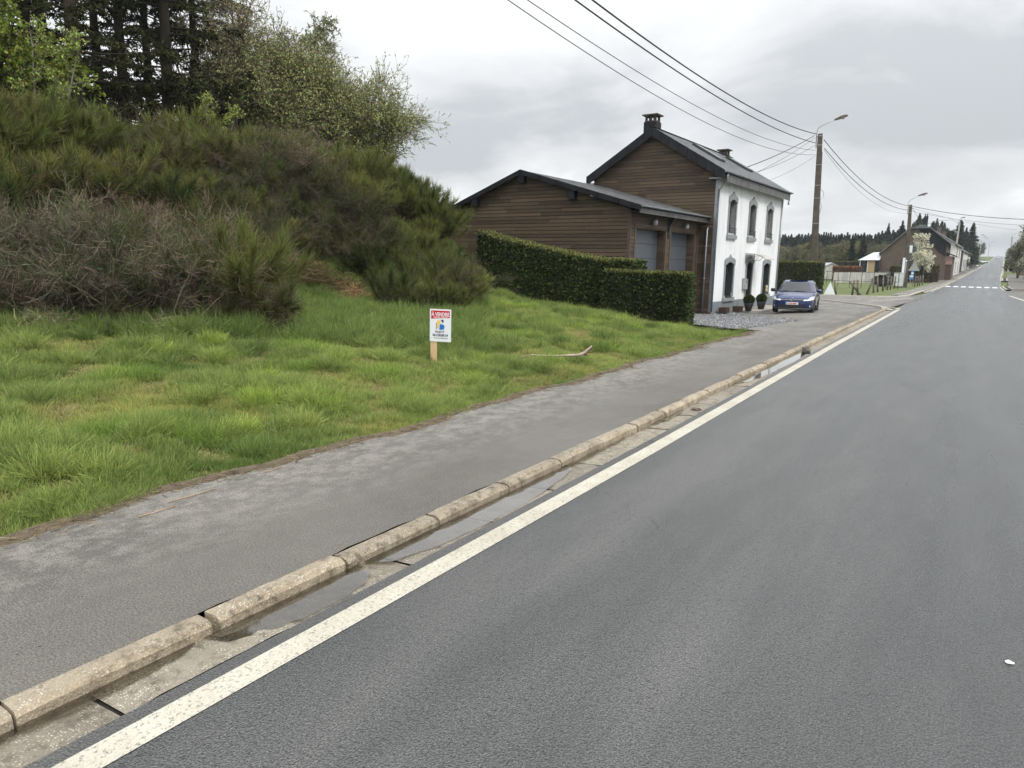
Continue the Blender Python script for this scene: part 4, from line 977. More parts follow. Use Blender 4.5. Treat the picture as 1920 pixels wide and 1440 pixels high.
# ================================================================== THE CAR (blue hatchback)
def build_car():
    H_ = D2R(-88.5)
    car = thing('parked_car', 'metallic dark blue hatchback parked with its nose towards the camera beside the white house', 'car', (-7.06, 35.0, fz(-7.06, 35)), D2R(-84))
    P = Mat('blue_car_paint'); P.b.inputs['Coat Weight'].default_value = 1; P.b.inputs['Coat Roughness'].default_value = .03
    MT['carpaint'] = P.set((.006, .024, .115), .3, .3, .5)
    MT['carglass'] = mk_glass('car_glass', (.012, .015, .017), .02); MT['rubber'] = simple('tyre_rubber', (.018, .018, .018), .85); MT['rim'] = simple('alloy_rim', (.12, .12, .13), .3, .1, 5, .8)
    MT['lamp'] = simple('headlamp_glass', (.55, .58, .60), .12, .35, 14, .3); MT['chrome'] = simple('chrome', (.6, .62, .65), .15, .1, 5, 1); MT['plate'] = simple('number_plate', (.75, .74, .74), .4, .03, 3); MT['platered'] = simple('plate_red', (.45, .03, .04), .5, .05, 3); MT['plastic'] = simple('black_plastic', (.015, .015, .017), .5)
    MT['indicator'] = simple('tail_lamp', (.35, .02, .02), .2)
    # body: x forward, stations
    st = [  # x, halfwidth, zbottom, zshoulder, ztop
        (2.03, .56, .34, .56, .60), (1.98, .70, .24, .62, .70), (1.86, .80, .19, .68, .775), (1.65, .845, .18, .74, .835), (1.30, .865, .18, .79, .895), (.95, .873, .18, .83, .94), (.70, .875, .18, .86, .95),
        (.2, .875, .18, .875, .95), (-.5, .875, .18, .89, .96), (-1.1, .872, .18, .905, .97), (-1.55, .865, .19, .92, .98), (-1.85, .84, .22, .92, .98), (-1.99, .79, .27, .88, .95), (-2.04, .66, .36, .82, .88)]
    V = []; n = 13
    for (x_, hw, zb, zs, zt) in st:
        sec = [(0, zb), (hw*.8, zb), (hw*.955, zb+.05), (hw*.985, zb+(zs-zb)*.28), (hw, zb+(zs-zb)*.52), (hw*.992, zb+(zs-zb)*.75), (hw*.975, zs-.015), (hw*.945, zs+.012), (hw*.90, (zs+zt)/2+.01), (hw*.78, zt-.012), (hw*.5, zt+.005), (hw*.2, zt+.012), (0, zt+.013)]
        V.append(sec)
    mb = MB(); vs_ = []; K = len(st)
    full = []
    for s_, (x_, *_r) in zip(V, st):
        ring = [(x_, y, z) for y, z in s_]+[(x_, -y, z) for y, z in s_[-2:0:-1]]
        full.append(ring)
    R = len(full[0]); vs_ = [q for ring in full for q in ring]
    fs = [(i*R+k, i*R+(k+1) % R, (i+1)*R+(k+1) % R, (i+1)*R+k) for i in range(K-1) for k in range(R)]+[tuple(range(R))[::-1], tuple(range((K-1)*R, K*R))]
    mb.add(vs_, fs, True)
    body = mb.build('body', 'carpaint', car)
    # wheel arches cut out
    cut = MB()
    for x_ in (1.28, -1.27):
        for sg in (-1, 1):
            ring = [(x_+.355*math.cos(2*math.pi*k/24), .31+.355*math.sin(2*math.pi*k/24)) for k in range(24)]
            a_, b_ = sorted((sg*.58, sg*1.1)); cut.prism(ring, 'y', a_, b_)
    co = cut.build('arch_cutter', 'plastic', car)
    for o_ in (body, co):
        bmm = __import__('bmesh').new(); bmm.from_mesh(o_.data); __import__('bmesh').ops.recalc_face_normals(bmm, faces=bmm.faces); bmm.to_mesh(o_.data); bmm.free()
    bo = body.modifiers.new('b', 'BOOLEAN'); bo.operation = 'DIFFERENCE'; bo.object = co; bo.solver = 'EXACT'
    bpy.context.view_layer.update(); dg = bpy.context.evaluated_depsgraph_get()
    me = bpy.data.meshes.new_from_object(body.evaluated_get(dg)); body.modifiers.clear(); body.data = me; bpy.data.objects.remove(co)
    # cabin shell
    def ringat(t):
        pass
    base = [(1.02, .62), (.92, .76), (.3, .80), (-.5, .80), (-1.3, .78), (-1.78, .74), (-1.93, .62)]
    roof = [(.28, .46), (.22, .55), (-.05, .595), (-.5, .60), (-1.05, .585), (-1.45, .54), (-1.55, .45)]
    zb_ = [.93, .925, .935, .945, .96, .965, .96]; zt_ = [1.375, 1.37, 1.405, 1.425, 1.41, 1.375, 1.36]
    c = MB(); L3 = 4; rows = []
    for j in range(L3+1):
        t = j/L3; ring = []
        for (b_, r_, z0, z1) in zip(base, roof, zb_, zt_):
            bul = math.sin(math.pi*t)*.025
            ring.append((b_[0]+(r_[0]-b_[0])*t, b_[1]+(r_[1]-b_[1])*t+bul, z0+(z1-z0)*t))
        rows.append(ring)
    vs_ = []; 
    for ring in rows: vs_ += ring+[(x_, -y, z) for x_, y, z in ring[::-1]]
    n2 = len(base)*2
    fs = [(j*n2+k, j*n2+(k+1) % n2, (j+1)*n2+(k+1) % n2, (j+1)*n2+k) for j in range(L3) for k in range(n2)]
    c.add(vs_, fs, True)
    top = rows[-1]; tv = []
    for k, (x_, y, z) in enumerate(top):
        for q in (1, .5, 0, -.5, -1): tv.append((x_, y*q, z+.03*(1-q*q)))
    c.add(tv, [(k*5+q, k*5+q+1, (k+1)*5+q+1, (k+1)*5+q) for k in range(len(top)-1) for q in range(4)], True)
    c.build('cabin_shell', 'carpaint', car)
    def P3(i, t, sg=1):     # point on cabin surface at base index (float) i and height t
        i0 = min(int(i), len(base)-2); f = i-i0
        def pt(k):
            b_, r_ = base[k], roof[k]; return (b_[0]+(r_[0]-b_[0])*t, b_[1]+(r_[1]-b_[1])*t+math.sin(math.pi*t)*.025, zb_[k]+(zt_[k]-zb_[k])*t)
        a_, b2 = pt(i0), pt(i0+1); q = [a_[k]*(1-f)+b2[k]*f for k in range(3)]
        return (q[0], q[1]*sg, q[2])
    # windscreen and rear window
    g = MB()
    def screen(idx, push, t0, t1, name):
        g = MB(); vs_ = []
        for j in range(6):
            t = t0+(t1-t0)*j/5; a_ = P3(idx, t)
            for q in np.linspace(-1, 1, 7): vs_.append((a_[0]+push[0]+(.035*(1-q*q) if push[0] > 0 else -.03*(1-q*q)), a_[1]*q*.985, a_[2]+push[1]))
        g.add(vs_, [(j*7+k, j*7+k+1, (j+1)*7+k+1, (j+1)*7+k) for j in range(5) for k in range(6)], True); g.build(name, 'carglass', car)
    screen(.35, (.025, .006), .05, .93, 'windscreen'); screen(5.7, (-.03, .004), .12, .9, 'rear_window')
    for sg in (-1, 1):
        for (i0, i1) in ((1.35, 2.95), (3.08, 4.35)):
            g = MB(); vs_ = []
            for j in range(4):
                t = .06+.84*j/3
                for k in range(7):
                    ii = i0+(i1-i0)*k/6
                    if i0 < 2 : ii = max(ii, i0+.0+.25*t)
                    p = P3(ii, t, sg); vs_.append((p[0], p[1]+sg*.006, p[2]))
            f_ = [(j*7+k, j*7+k+1, (j+1)*7+k+1, (j+1)*7+k) for j in range(3) for k in range(6)]
            g.add(vs_, f_, True); g.build('side_window', 'carglass', car)
        # mirrors
        m_ = MB(); m_.lathe([(.01, -.11), (.07, -.09), (.085, 0), (.07, .08), (.01, .11)], (.72, sg*.98, .99), 10, 'y'); m_.tube([(.74, sg*.80, .94), (.72, sg*.92, .97)], .02, 6); m_.build('wing_mirror', 'carpaint' if sg > 0 else 'plastic', car)
        # headlamp
        m_ = MB(); pr = [(1.985, .48), (1.93, .66), (1.80, .80), (1.62, .852)]
        pr = [(2.05, .46), (2.01, .62), (1.92, .76), (1.72, .875)]
        vs_ = [(x_+.03, sg*y, z) for (x_, y), z in zip(pr, (.585, .59, .605, .65))]+[(x_-.10, sg*y*1.0, z) for (x_, y), z in zip(pr, (.69, .72, .765, .79))]
        m_.add(vs_, [(0, 1, 5, 4), (1, 2, 6, 5), (2, 3, 7, 6)], True); m_.build('headlight', 'lamp', car)
        m_ = MB(); pr = [(1.995, .60), (1.93, .73), (1.83, .80)]
        m_.add([(x_+.012, sg*y, .30) for x_, y in pr]+[(x_+.012, sg*y, .385) for x_, y in pr], [(0, 1, 4, 3), (1, 2, 5, 4)]); m_.build('fog_lamp_grille', 'plastic', car)
        m_ = MB(); m_.lathe([(.005, .012), (.04, .008), (.045, 0)], (1.94, sg*.71, .345), 10, 'x'); m_.build('fog_lamp', 'lamp', car)
        m_ = MB(); m_.box(-2.03, -1.96, *sorted((sg*.52, sg*.78)), .72, .90); m_.build('tail_light', 'indicator', car)
        for x_ in (1.28, -1.27):
            w_ = empty('wheel', (x_, sg*.755, .31)); w_.parent = car
            t = MB(); t.lathe([(.20, -.1), (.29, -.10), (.312, -.07), (.312, .07), (.29, .10), (.20, .1)], n=28, axis='y'); t.build('tyre', 'rubber', w_)
            r = MB(); r.lathe([(.20, .085*sg), (.195, .06*sg), (.03, .075*sg), (.0, .08*sg)], n=24, axis='y')
            for k in range(5):
                an = 2*math.pi*k/5; r.tube([(.03*math.cos(an), .09*sg, .03*math.sin(an)), (.2*math.cos(an), .09*sg, .2*math.sin(an))], .022, 5)
            r.build('rim', 'rim', w_)
        m_ = MB(); m_.tube([(.98, sg*.87, .22), (-.95, sg*.87, .22)], .02, 5); m_.build('sill_trim', 'plastic', car)
        for xx in (.83, -.30, -1.02):
            m_ = MB(); m_.box(xx-.004, xx+.004, *sorted((sg*.862, sg*.8775)), .30, .86); m_.build('door_gap', 'plastic', car)
        for xx in (-.12, -.95):
            m_ = MB(); m_.tube([(xx+.08, sg*.875, .80), (xx, sg*.892, .805), (xx-.08, sg*.875, .80)], .012, 5); m_.build('door_handle', 'carpaint', car)
    # grille, air intake, plate, emblem
    def front_band(z0, z1, hw, mat, name, push=.012):
        m_ = MB(); ys = np.linspace(-hw, hw, 11); vs_ = []
        for z in (z0, z1):
            for y in ys:
                ax = np.interp(abs(y), [0, .56, .70, .80], [2.035, 2.03, 1.98, 1.86]); vs_.append((ax+push-(.03 if z > .58 else 0)*((z-.58)/.1), y, z))
        m_.add(vs_, [(k, k+1, 12+k, 11+k) for k in range(10)]); m_.build(name, mat, car)
    front_band(.595, .665, .50, 'plastic', 'grille', .010)
    front_band(.622, .634, .50, 'chrome', 'grille_trim', .018)
    front_band(.27, .40, .55, 'plastic', 'air_intake', .006); front_band(.232, .246, .74, 'chrome', 'bumper_trim', .010)
    front_band(.18, .225, .70, 'plastic', 'lip', .004)
    pl = MB(); pl.box(2.046, 2.056, -.26, .26, .405, .515); plo = pl.build('number_plate', 'plate', car)
    m_ = MB(); m_.box(2.0561, 2.057, -.255, -.215+.0, .41, .51); m_.build('plate_band', 'signblue', car)
    put_text(car, '1-KUK-808', 'plate_text', .082, (2.0575, -.20, .425), (D2R(90), 0, D2R(90)), 'platered', 0.004)
    e_ = empty('emblem', (2.052, 0, .640)); e_.parent = car
    m_ = MB(); m_.lathe([(.0, -.01), (.068, -.01), (.072, 0), (.062, .006), (.0, .004)], n=24, axis='x'); m_.build('disc', 'blackiron', e_)
    m_ = MB()
    for pts in ([(.012, .026, .050), (.012, 0, .010), (.012, -.026, .050)], [(.012, .052, .028), (.012, .026, -.042), (.012, 0, .004), (.012, -.026, -.042), (.012, -.052, .028)]): m_.tube(pts, .0065, 5)
    ring = [(.010, .064*math.cos(2*math.pi*k/20), .064*math.sin(2*math.pi*k/20)) for k in range(21)]; m_.tube(ring, .007, 5); m_.build('ring', 'chrome', e_)
    m_ = MB(); m_.box(-.62, -.02, -.4, .4, 1.452, 1.458); m_.build('sunroof', 'carglass', car)
    m_ = MB(); m_.tube([(.99, -.55, .965), (.93, -.1, .99), (.90, .2, 1.0)], .008, 4); m_.tube([(1.0, .0, .965), (.95, .35, .985), (.9, .6, .99)], .008, 4); m_.build('wiper', 'plastic', car)
    m_ = MB(); m_.box(-1.9, 1.9, -.55, .55, .20, .24); m_.build('underbody', 'plastic', car)

def put_text(parent, s, name, size, loc, rot, mat, offset=0.0, align='LEFT', extrude=.0006, sx=1.0):
    cu = bpy.data.curves.new(name, 'FONT'); cu.body = s; cu.size = size; cu.offset = offset; cu.extrude = extrude; cu.align_x = align; cu.resolution_u = 3
    o = bpy.data.objects.new(name, cu); COL.objects.link(o)
    bpy.context.view_layer.update(); dg = bpy.context.evaluated_depsgraph_get()
    me = bpy.data.meshes.new_from_object(o.evaluated_get(dg)); bpy.data.objects.remove(o)
    me.materials.clear(); me.materials.append(MT[mat])
    return link(name, me, parent, loc, rot, (sx, 1, 1))
build_car()

# ================================================================== FOR SALE SIGN
sg_z = sgrid_z(-7.3, 8.8)
gp = np.array([0, 0, CAM_H])+ray(808, 690)*((sg_z-CAM_H)/ray(808, 690)[2])
sp = thing('for_sale_sign', 'white and red for-sale board nailed to a raw pine stake in the grass', 'sign', (float(gp[0]), float(gp[1]), sg_z), D2R(18))
dist = float(np.dot(np.array([gp[0], gp[1], sg_z-CAM_H]), CF)); k_ = dist/FPX
print('sign scale m/px', k_, gp, sg_z)
BW, BH = 41.5*k_, 60*k_; PHt = 112*k_; pw = 11.5*k_
m_ = MB(); m_.box(-.0, pw, -.018, .018, -.25, PHt-3*k_); m_.build('stake', 'stake', sp)
bd = empty('board'); bd.parent = sp; bd.location = (-1*k_, -.022, PHt-BH-1*k_); bd.rotation_euler = (0, D2R(.6), 0)
bd2 = MB(); bd2.box(0, BW, -.008, 0, 0, BH); bd2.build('panel', 'signwhite', bd)
m_ = MB(); m_.prism([(.06*BW, .955*BH), (.94*BW, .955*BH), (.94*BW, .74*BH), (.06*BW, .70*BH)], 'y', -.0095, -.0082); m_.build('red_banner', 'signred', bd)
R90 = (D2R(90), 0, 0)
put_text(bd, 'À VENDRE', 'lettering', .165*BH, (.50*BW, -.0102, .785*BH), R90, 'signwhite', .0022, 'CENTER', sx=.86*BW/(.165*BH*4.9))
put_text(bd, 'TERRAIN À BÂTIR', 'lettering', .058*BH, (.50*BW, -.0102, .727*BH), R90, 'signwhite', .0006, 'CENTER')
put_text(bd, 'BAIJOT', 'lettering', .092*BH, (.48*BW, -.0092, .275*BH), R90, 'signtext', .0010, 'CENTER', sx=1.05)
put_text(bd, '061/58.89.34', 'lettering', .105*BH, (.50*BW, -.0092, .165*BH), R90, 'signtext', .0020, 'CENTER', sx=.84*BW/(.105*BH*6.1))
put_text(bd, 'www.immobaijot.be', 'lettering', .055*BH, (.52*BW, -.0092, .095*BH), R90, 'signtext', .0002, 'CENTER', sx=1.05)
lg = MB(); ox, oz = .30*BW, .37*BH; u_ = BW*.40
bowl = [(.38, .0), (.72, .0)]+[(.72+.28*math.sin(math.pi*k/10), .28-.28*math.cos(math.pi*k/10)) for k in range(1, 10)]+[(.72, .56), (.42, .56)]
lg.prism([(ox+a_*u_, oz+b_*u_*1.1) for a_, b_ in bowl], 'y', -.0105, -.0085); lg.build('logo_bowl', 'signblue', bd)
lg = MB(); lg.prism([(ox+a_*u_, oz+b_*u_*1.1) for a_, b_ in [(0, 0), (.06, 0), (.06, .72), (0, .66)]], 'y', -.0100, -.0085); lg.build('logo_stem', 'signtext', bd)
lg = MB(); lg.prism([(ox+a_*u_, oz+b_*u_*1.1) for a_, b_ in [(.12, .12), (.30, .05), (.34, .60), (.62, .68), (.48, .86), (.30, .98), (.10, .90)]], 'y', -.0100, -.0085); lg.build('logo_wing', 'signyellow', bd)
lg = MB(); lg.prism([(ox+a_*u_, oz+b_*u_*1.1) for a_, b_ in [(.52, 1.0), (.84, 1.02), (.90, .86), (.80, .66), (.66, .84)]], 'y', -.0100, -.0085); lg.build('logo_peak', 'signtext', bd)
m_ = MB(); m_.lathe([(.0, -.012), (.006, -.010), (.006, -.008)], (.06*BW, 0, .10*BH), 8, 'y'); m_.build('nail', 'galv', bd)

# broken branch on the verge, stone in the gutter, scraps
bz = sgrid_z(-6.5, 11.8)
br = thing('fallen_branch', 'bleached broken branch lying in the grass near the pavement', 'branch', (-6.25, 11.95, bz+.15), D2R(6))
m_ = MB(); m_.tube([(-.95, -.62, .02), (-.75, -.5, .06), (-.5, -.33, .04), (-.25, -.18, .05), (0, 0, .06), (.08, .05, .10), (.20, .13, .24)], [.008, .014, .016, .022, .030, .035, .012], 7); m_.build('limb', 'deadwood', br)
m_ = MB(); m_.tube([(.02, .02, .07), (.10, .05, .09), (.17, .11, .17)], [.028, .024, .010], 6); m_.tube([(.05, .03, .08), (.16, .06, .06)], [.02, .008], 5); m_.build('snag', 'darkdead', br)
def rock(name, label, cat, loc, s, mat, seed, sq=.7):
    r = random.Random(seed); bm_ = __import__('bmesh').new(); __import__('bmesh').ops.create_icosphere(bm_, subdivisions=2, radius=1)
    for v in bm_.verts: f = 1+mnoise.noise(v.co*1.3+Vector((seed, 0, 0)))*.6; v.co = Vector((v.co.x*f*s, v.co.y*f*s*.8, v.co.z*f*s*sq))
    me = bpy.data.meshes.new(name); bm_.to_mesh(me); bm_.free(); me.materials.append(MT[mat]); o = link(name, me, None, loc); tag(o, label, cat); return o
rock('stone', 'dark chunk of stone lying in the wet gutter beyond the puddles', 'stone', (-3.27, 17.75, .06), .11, 'stone', 3, .9)
rock('clod', 'small clod of dark debris in the gutter before the long puddle', 'debris', (-3.15, 9.6, .0), .06, 'darkdead', 5, .4)
lp = np.array([0, 0, CAM_H])+ray(1892, 1245)*(-CAM_H/ray(1892, 1245)[2])
lt = tag(rock('paper_scrap', 'small white scrap lying alone on the near asphalt at the right', 'litter', (float(lp[0]), float(lp[1]), .012), .02, 'litter', 9, .25), None)

# ================================================================== VEGETATION
GREEN_TIP = (.135, .152, .038); GREEN_DK = (.028, .045, .012); OLIVE = (.15, .145, .045); TWIG = (.13, .10, .068); GREYTWIG = (.25, .205, .155); RED = (.14, .055, .035)
def broom(seed, green=1.0, brown=.35, h=2.0, w=1.1, n_main=22, whips=290, tip=GREEN_TIP, up=.28, wid=.0095):
    """broom bush: woody stems from one foot, fans of upright green whips"""
    global rng
    keep = rng; rng = np.random.default_rng(seed); S = Soup()
    an = rng.uniform(0, 6.283, n_main); lean = np.sqrt(rng.uniform(0, 1, n_main))*w
    D = np.stack([np.cos(an)*lean, np.sin(an)*lean, np.full(n_main, 1.0)], 1)
    L0 = h*rng.uniform(.62, .95, n_main)
    M_ = curves(rng.normal(size=(n_main, 3))*np.array([.12, .12, .02]), D, L0, 5, .16, 0, .03)
    S.tubes(M_, np.linspace(.020, .006, 5)[None]*np.ones((n_main, 1)), cvar((.10, .08, .056), n_main), 0, 4)
    # brown inner twigs
    nb = int(110*brown)+10; p, t, idx, tt = sample(M_, nb, .10, .85)
    d = unit(t*.4+rng.normal(size=p.shape)*.75+np.array([0, 0, .15])); S.ribbons(curves(p, d, rng.uniform(.25, .75, len(p)), 4, .3), np.array([.008, .007, .006, .004])[None]*np.ones((len(p), 1)), cvar(TWIG, len(p), .35, .1))
    # green whips
    ng = int(whips*green); p, t, idx, tt = sample(M_, ng, .35, 1.0)
    d = unit(t*.8+rng.normal(size=p.shape)*.42+np.array([0, 0, up])); Ln = rng.uniform(.16, .62, len(p))*h*.42
    P = curves(p, d, Ln, 4, .10, 0, .05)
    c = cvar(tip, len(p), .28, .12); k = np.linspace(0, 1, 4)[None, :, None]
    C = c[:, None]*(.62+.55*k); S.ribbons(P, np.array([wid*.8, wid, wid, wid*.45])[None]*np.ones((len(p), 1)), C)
    rng = keep; return S.mesh('broom_stems', 'veg')
def thicket(seed, h=2.4, w=1.6, n=34, col=GREYTWIG, m=60, green=0):
    global rng
    keep = rng; rng = np.random.default_rng(seed); S = Soup()
    an = rng.uniform(0, 6.283, n); lean = rng.uniform(.15, 1.3, n)
    D = np.stack([np.cos(an)*lean, np.sin(an)*lean, np.ones(n)], 1)
    P0 = np.stack([rng.normal(size=n)*w*.3, rng.normal(size=n)*w*.3, np.zeros(n)], 1)
    A = curves(P0, D, h*rng.uniform(.6, 1.1, n), 6, .22, .02)
    S.tubes(A, np.linspace(.014, .004, 6)[None]*np.ones((n, 1)), cvar(col, n, .3), 0, 4)
    p, t, i1, _ = sample(A, 9, .25, 1); B = curves(p, unit(t+rng.normal(size=p.shape)*.8), rng.uniform(.3, .9, len(p)), 5, .3)
    S.tubes(B, np.linspace(.006, .0025, 5)[None]*np.ones((len(p), 1)), cvar(np.array(col)*.85, len(p), .3), 0, 3)
    p, t, i1, _ = sample(B, m//3, .1, 1); S.ribbons(curves(p, unit(t*.8+rng.normal(size=p.shape)*.7+np.array([0, 0, .2])), rng.uniform(.12, .45, len(p)), 3, .3), .0065, cvar(np.array(col)*.72, len(p), .4))
    if green:
        p, t, i1, _ = sample(A, green, .55, 1); P = curves(p, unit(t*.5+rng.normal(size=p.shape)*.4+np.array([0, 0, .5])), rng.uniform(.25, .6, len(p)), 4, .12)
        S.ribbons(P, .009, cvar((.075, .098, .035), len(p), .3))
    rng = keep; return S.mesh('tangled_stems', 'wood_veg' if not green else 'veg')
def heap(seed, col=(.30, .23, .16), n=1500, r=.6, h=.35):
    global rng
    keep = rng; rng = np.random.default_rng(seed); S = Soup(); a_ = rng.uniform(0, 6.28, n); q = np.sqrt(rng.uniform(0, 1, n))
    P0 = np.stack([np.cos(a_)*q*r, np.sin(a_)*q*r*.7, h*(1-q**2)*rng.uniform(.2, 1, n)], 1)
    S.ribbons(curves(P0, np.stack([rng.normal(size=n), rng.normal(size=n), rng.normal(size=n)*.35+.1], 1), rng.uniform(.12, .4, n), 4, .3, .12), .009, cvar(col, n, .4))
    rng = keep; return S.mesh('stalks', 'veg')

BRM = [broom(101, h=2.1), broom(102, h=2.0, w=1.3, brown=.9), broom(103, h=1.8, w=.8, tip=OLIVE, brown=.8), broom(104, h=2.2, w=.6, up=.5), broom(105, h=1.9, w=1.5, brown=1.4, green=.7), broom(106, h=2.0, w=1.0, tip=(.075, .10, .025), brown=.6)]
THK = [thicket(201, green=24), thicket(202, green=70), thicket(203, col=(.135, .112, .078), m=84, green=40), thicket(204, col=(.125, .10, .066), m=100, green=60)]
def place(name, mesh, label, cat, x, y, s=1.0, sz=None, group=None, rot=None, z=None, tilt=.06, part=None):
    z = sgrid_z(x, y)-.03 if z is None else z
    r = rot if rot is not None else rnd.uniform(0, 6.28)
    o = link(name, mesh, None, (x, y, z), (rnd.uniform(-tilt, tilt), rnd.uniform(-tilt, tilt), r), (s, s, sz or s))
    return tag(o, label, cat, group)
def polar(px, dist):
    d = ray(px, 480.0); d = d/np.linalg.norm(d[:2]); return float(d[0]*dist), float(d[1]*dist)
# ---- named bushes that stand out
def at_px(px, dist): return polar(px, dist)
x, y = at_px(450, 15.2); place('broom_bush', broom(120, h=2.1, w=.85, n_main=26, whips=420, wid=.0055, up=.35, tip=(.12, .14, .035)), 'lone olive-green broom leaning right in front of the shrub bank, left of the for-sale board', 'shrub', x, y, 1.05, rot=.4, tilt=.02)
x, y = at_px(478, 14.9); place('broom_bush', broom(110, h=1.5, w=1.7, up=.05, brown=1.2, tip=(.075, .085, .03)), 'low sprawling skirt of brown twigs at the foot of the lone olive broom', 'shrub', x, y, .8)
x, y = at_px(512, 14.2); o = place('twig_clump', heap(301, (.06, .045, .035), 1400, .30, .42), 'dark round clump of matted twigs on the grass right of the lone broom', 'debris', x, y, 1.0)
x, y = at_px(290, 13.9); place('straw_heap', heap(302, (.34, .28, .22), 1300, .36, .34), 'small pale heap of dead stalks before the grey thicket', 'debris', x, y, 1.0)
x, y = at_px(65, 13.9); place('straw_heap', heap(303, (.36, .29, .20), 1800, .75, .38), 'wide flattened heap of straw at the far left foot of the thicket', 'debris', x, y, 1.0)
for px, dd, k, lb in ((18, 15.0, 0, 'grey leafless thicket cut off by the left edge of the picture'), (100, 15.5, 2, 'dark brown tangled thicket behind the wide straw heap'), (165, 14.8, 0, 'tall grey leafless thicket with pale forked stems, second from the left'), (240, 15.2, 1, 'thicket with green tips, in the middle of the grey group'), (300, 15.0, 0, 'pale stemmed thicket behind the small stalk heap'), (345, 15.6, 1, 'rightmost thicket of the grey group, green at the top')):
    x, y = at_px(px, dd); place('bare_thicket', THK[k], lb, 'shrub', x, y, rnd.uniform(.74, .86), group='bare thickets at the left foot of the bank')
B2 = []
for px, dd, k in ((60, 16.4, 2), (135, 16.3, 1), (205, 16.4, 2), (270, 16.5, 1), (320, 16.6, 3)):
    x, y = at_px(px, dd); B2.append(place('bare_thicket', THK[k], 'tangled bush', 'shrub', x, y, rnd.uniform(.78, .88), group='bare thickets at the left foot of the bank'))
for k, o in enumerate(B2): o['label'] = ('leftmost' if k == 0 else ['', 'second', 'third', 'fourth', 'fifth'][k]+' from the left')+' of the twiggy bushes in the second row of thickets'
x, y = at_px(290, 18.3); place('bramble_mound', thicket(205, h=1.2, w=1.9, n=60, col=(.17, .10, .07), m=100), 'reddish brown arching bramble mound half-way up the bank above the thickets', 'shrub', x, y, .95, .95)
x, y = at_px(245, 18.6); place('bramble_mound', thicket(206, h=1.2, w=1.5, n=60, col=(.20, .13, .09), m=90), 'rust-coloured dead bracken left of the reddish bramble mound', 'shrub', x, y, .9, .85)
# ---- the mass of broom on the bank: rows (px, distance, variant, scale)
rows = [
 # lower foot, right of the lone broom (darker, brown feet)
 [(430, 18.8), (485, 19.2), (530, 19.2), (575, 19.4), (630, 19.6), (690, 19.4), (735, 18.6), (775, 18.4), (820, 18.8), (856, 19.6)],
 [(400, 20.0), (455, 20.4), (505, 21.0), (560, 21.4), (610, 21.6), (655, 21.6), (705, 21.0), (745, 20.6), (795, 20.4), (840, 20.8), (862, 21.3)],
 [(340, 20.5), (395, 21.8), (440, 22.4), (490, 22.8), (540, 23.0), (590, 23.2), (640, 23.4), (690, 23.2), (735, 22.4), (780, 22.2), (825, 22.0), (852, 22.2)],
 [(5, 17.6), (50, 17.9), (100, 18.3), (150, 18.6), (195, 18.9), (330, 19.2), (365, 19.0)],
 [(-20, 19.4), (20, 19.6), (70, 20.0), (125, 20.3), (175, 20.9), (310, 22.6), (365, 23.2), (420, 23.8), (470, 24.4), (520, 24.6), (570, 24.8), (620, 24.8), (665, 24.6), (710, 24.2)],
 [(10, 21.8), (60, 22.2), (110, 22.6), (160, 23.0), (210, 23.8), (265, 24.4), (320, 25.0), (375, 25.4), (430, 25.8), (480, 26.2), (530, 26.4)],
 [(828, 22.6), (846, 22.6), (818, 23.2), (838, 21.8), (800, 24.2), (855, 21.8), (770, 25.0), (815, 24.8), (790, 25.4), (760, 26.0), (735, 26.4), (700, 26.6), (660, 26.8), (620, 26.8), (580, 26.8), (840, 22.8)],
 [(30, 24.0), (140, 25.0), (200, 25.8), (260, 26.6), (330, 27.2), (400, 27.6), (455, 28.0)],
]
BR = []; THX = []
for ri, row in enumerate(rows):
    for (px, dd) in row:
        if 220 < px < 330 and dd < 19.4: continue
        for rep in range(2):
            bk = (1.5 if ri == 0 else (.9 if ri == 1 else 0)) if 480 < px < 735 else 0
            x, y = at_px(px+rnd.uniform(-14, 14)+rep*24, dd+bk+rnd.uniform(-.35, .35)+rep*.5)
            if px > 835: x, y = at_px(min(px, 852)+rnd.uniform(-10, 4), dd)
            v = rnd.choice([0, 1, 2, 3, 4, 5]); s = rnd.uniform(.62, .92)
            if px > 835: s *= .8
            if ri == 3: s *= 1.12
            if ri == 0: s *= .68; v = rnd.choice([1, 2, 4, 5, 4])
            if ri == 1: s *= .9; v = rnd.choice([1, 4, 5, 0, 1])
            if dd > 21.9 and px > 700: s *= .82; v = rnd.choice([0, 3, 5, 3])
            if ri in (0, 1, 2, 4, 5) and rnd.random() < (.18 if px < 640 else .04): THX.append((px, ri, place('bare_thicket', THK[rnd.choice([0, 2, 3, 2])], 'twigs', 'shrub', x, y, s*1.0, s*.85, 'bare stems among the broom')))
            side = 'far left' if px < 200 else ('left' if px < 400 else ('middle' if px < 650 else 'right'))
            lev = ['at the foot', 'above the foot', 'half-way up', 'just behind the grey thickets', 'on the upper slope', 'near the crest', 'on the right-hand skyline', 'on the crest under the trees'][ri]
            if ri == 6: s *= 1.0; v = rnd.choice([0, 3, 5, 0])
            kindw = ['dense green', 'brown-footed', 'olive', 'upright green', 'twiggy brown', 'dark green'][v]
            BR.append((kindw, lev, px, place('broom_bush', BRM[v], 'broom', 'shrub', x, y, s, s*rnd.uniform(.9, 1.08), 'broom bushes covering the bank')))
ORD = 'leftmost,second,third,fourth,fifth,sixth,seventh,eighth,ninth,tenth,eleventh,twelfth,13th,14th,15th,16th,17th,18th,19th,20th,21st,22nd,23rd,24th'.split(',')
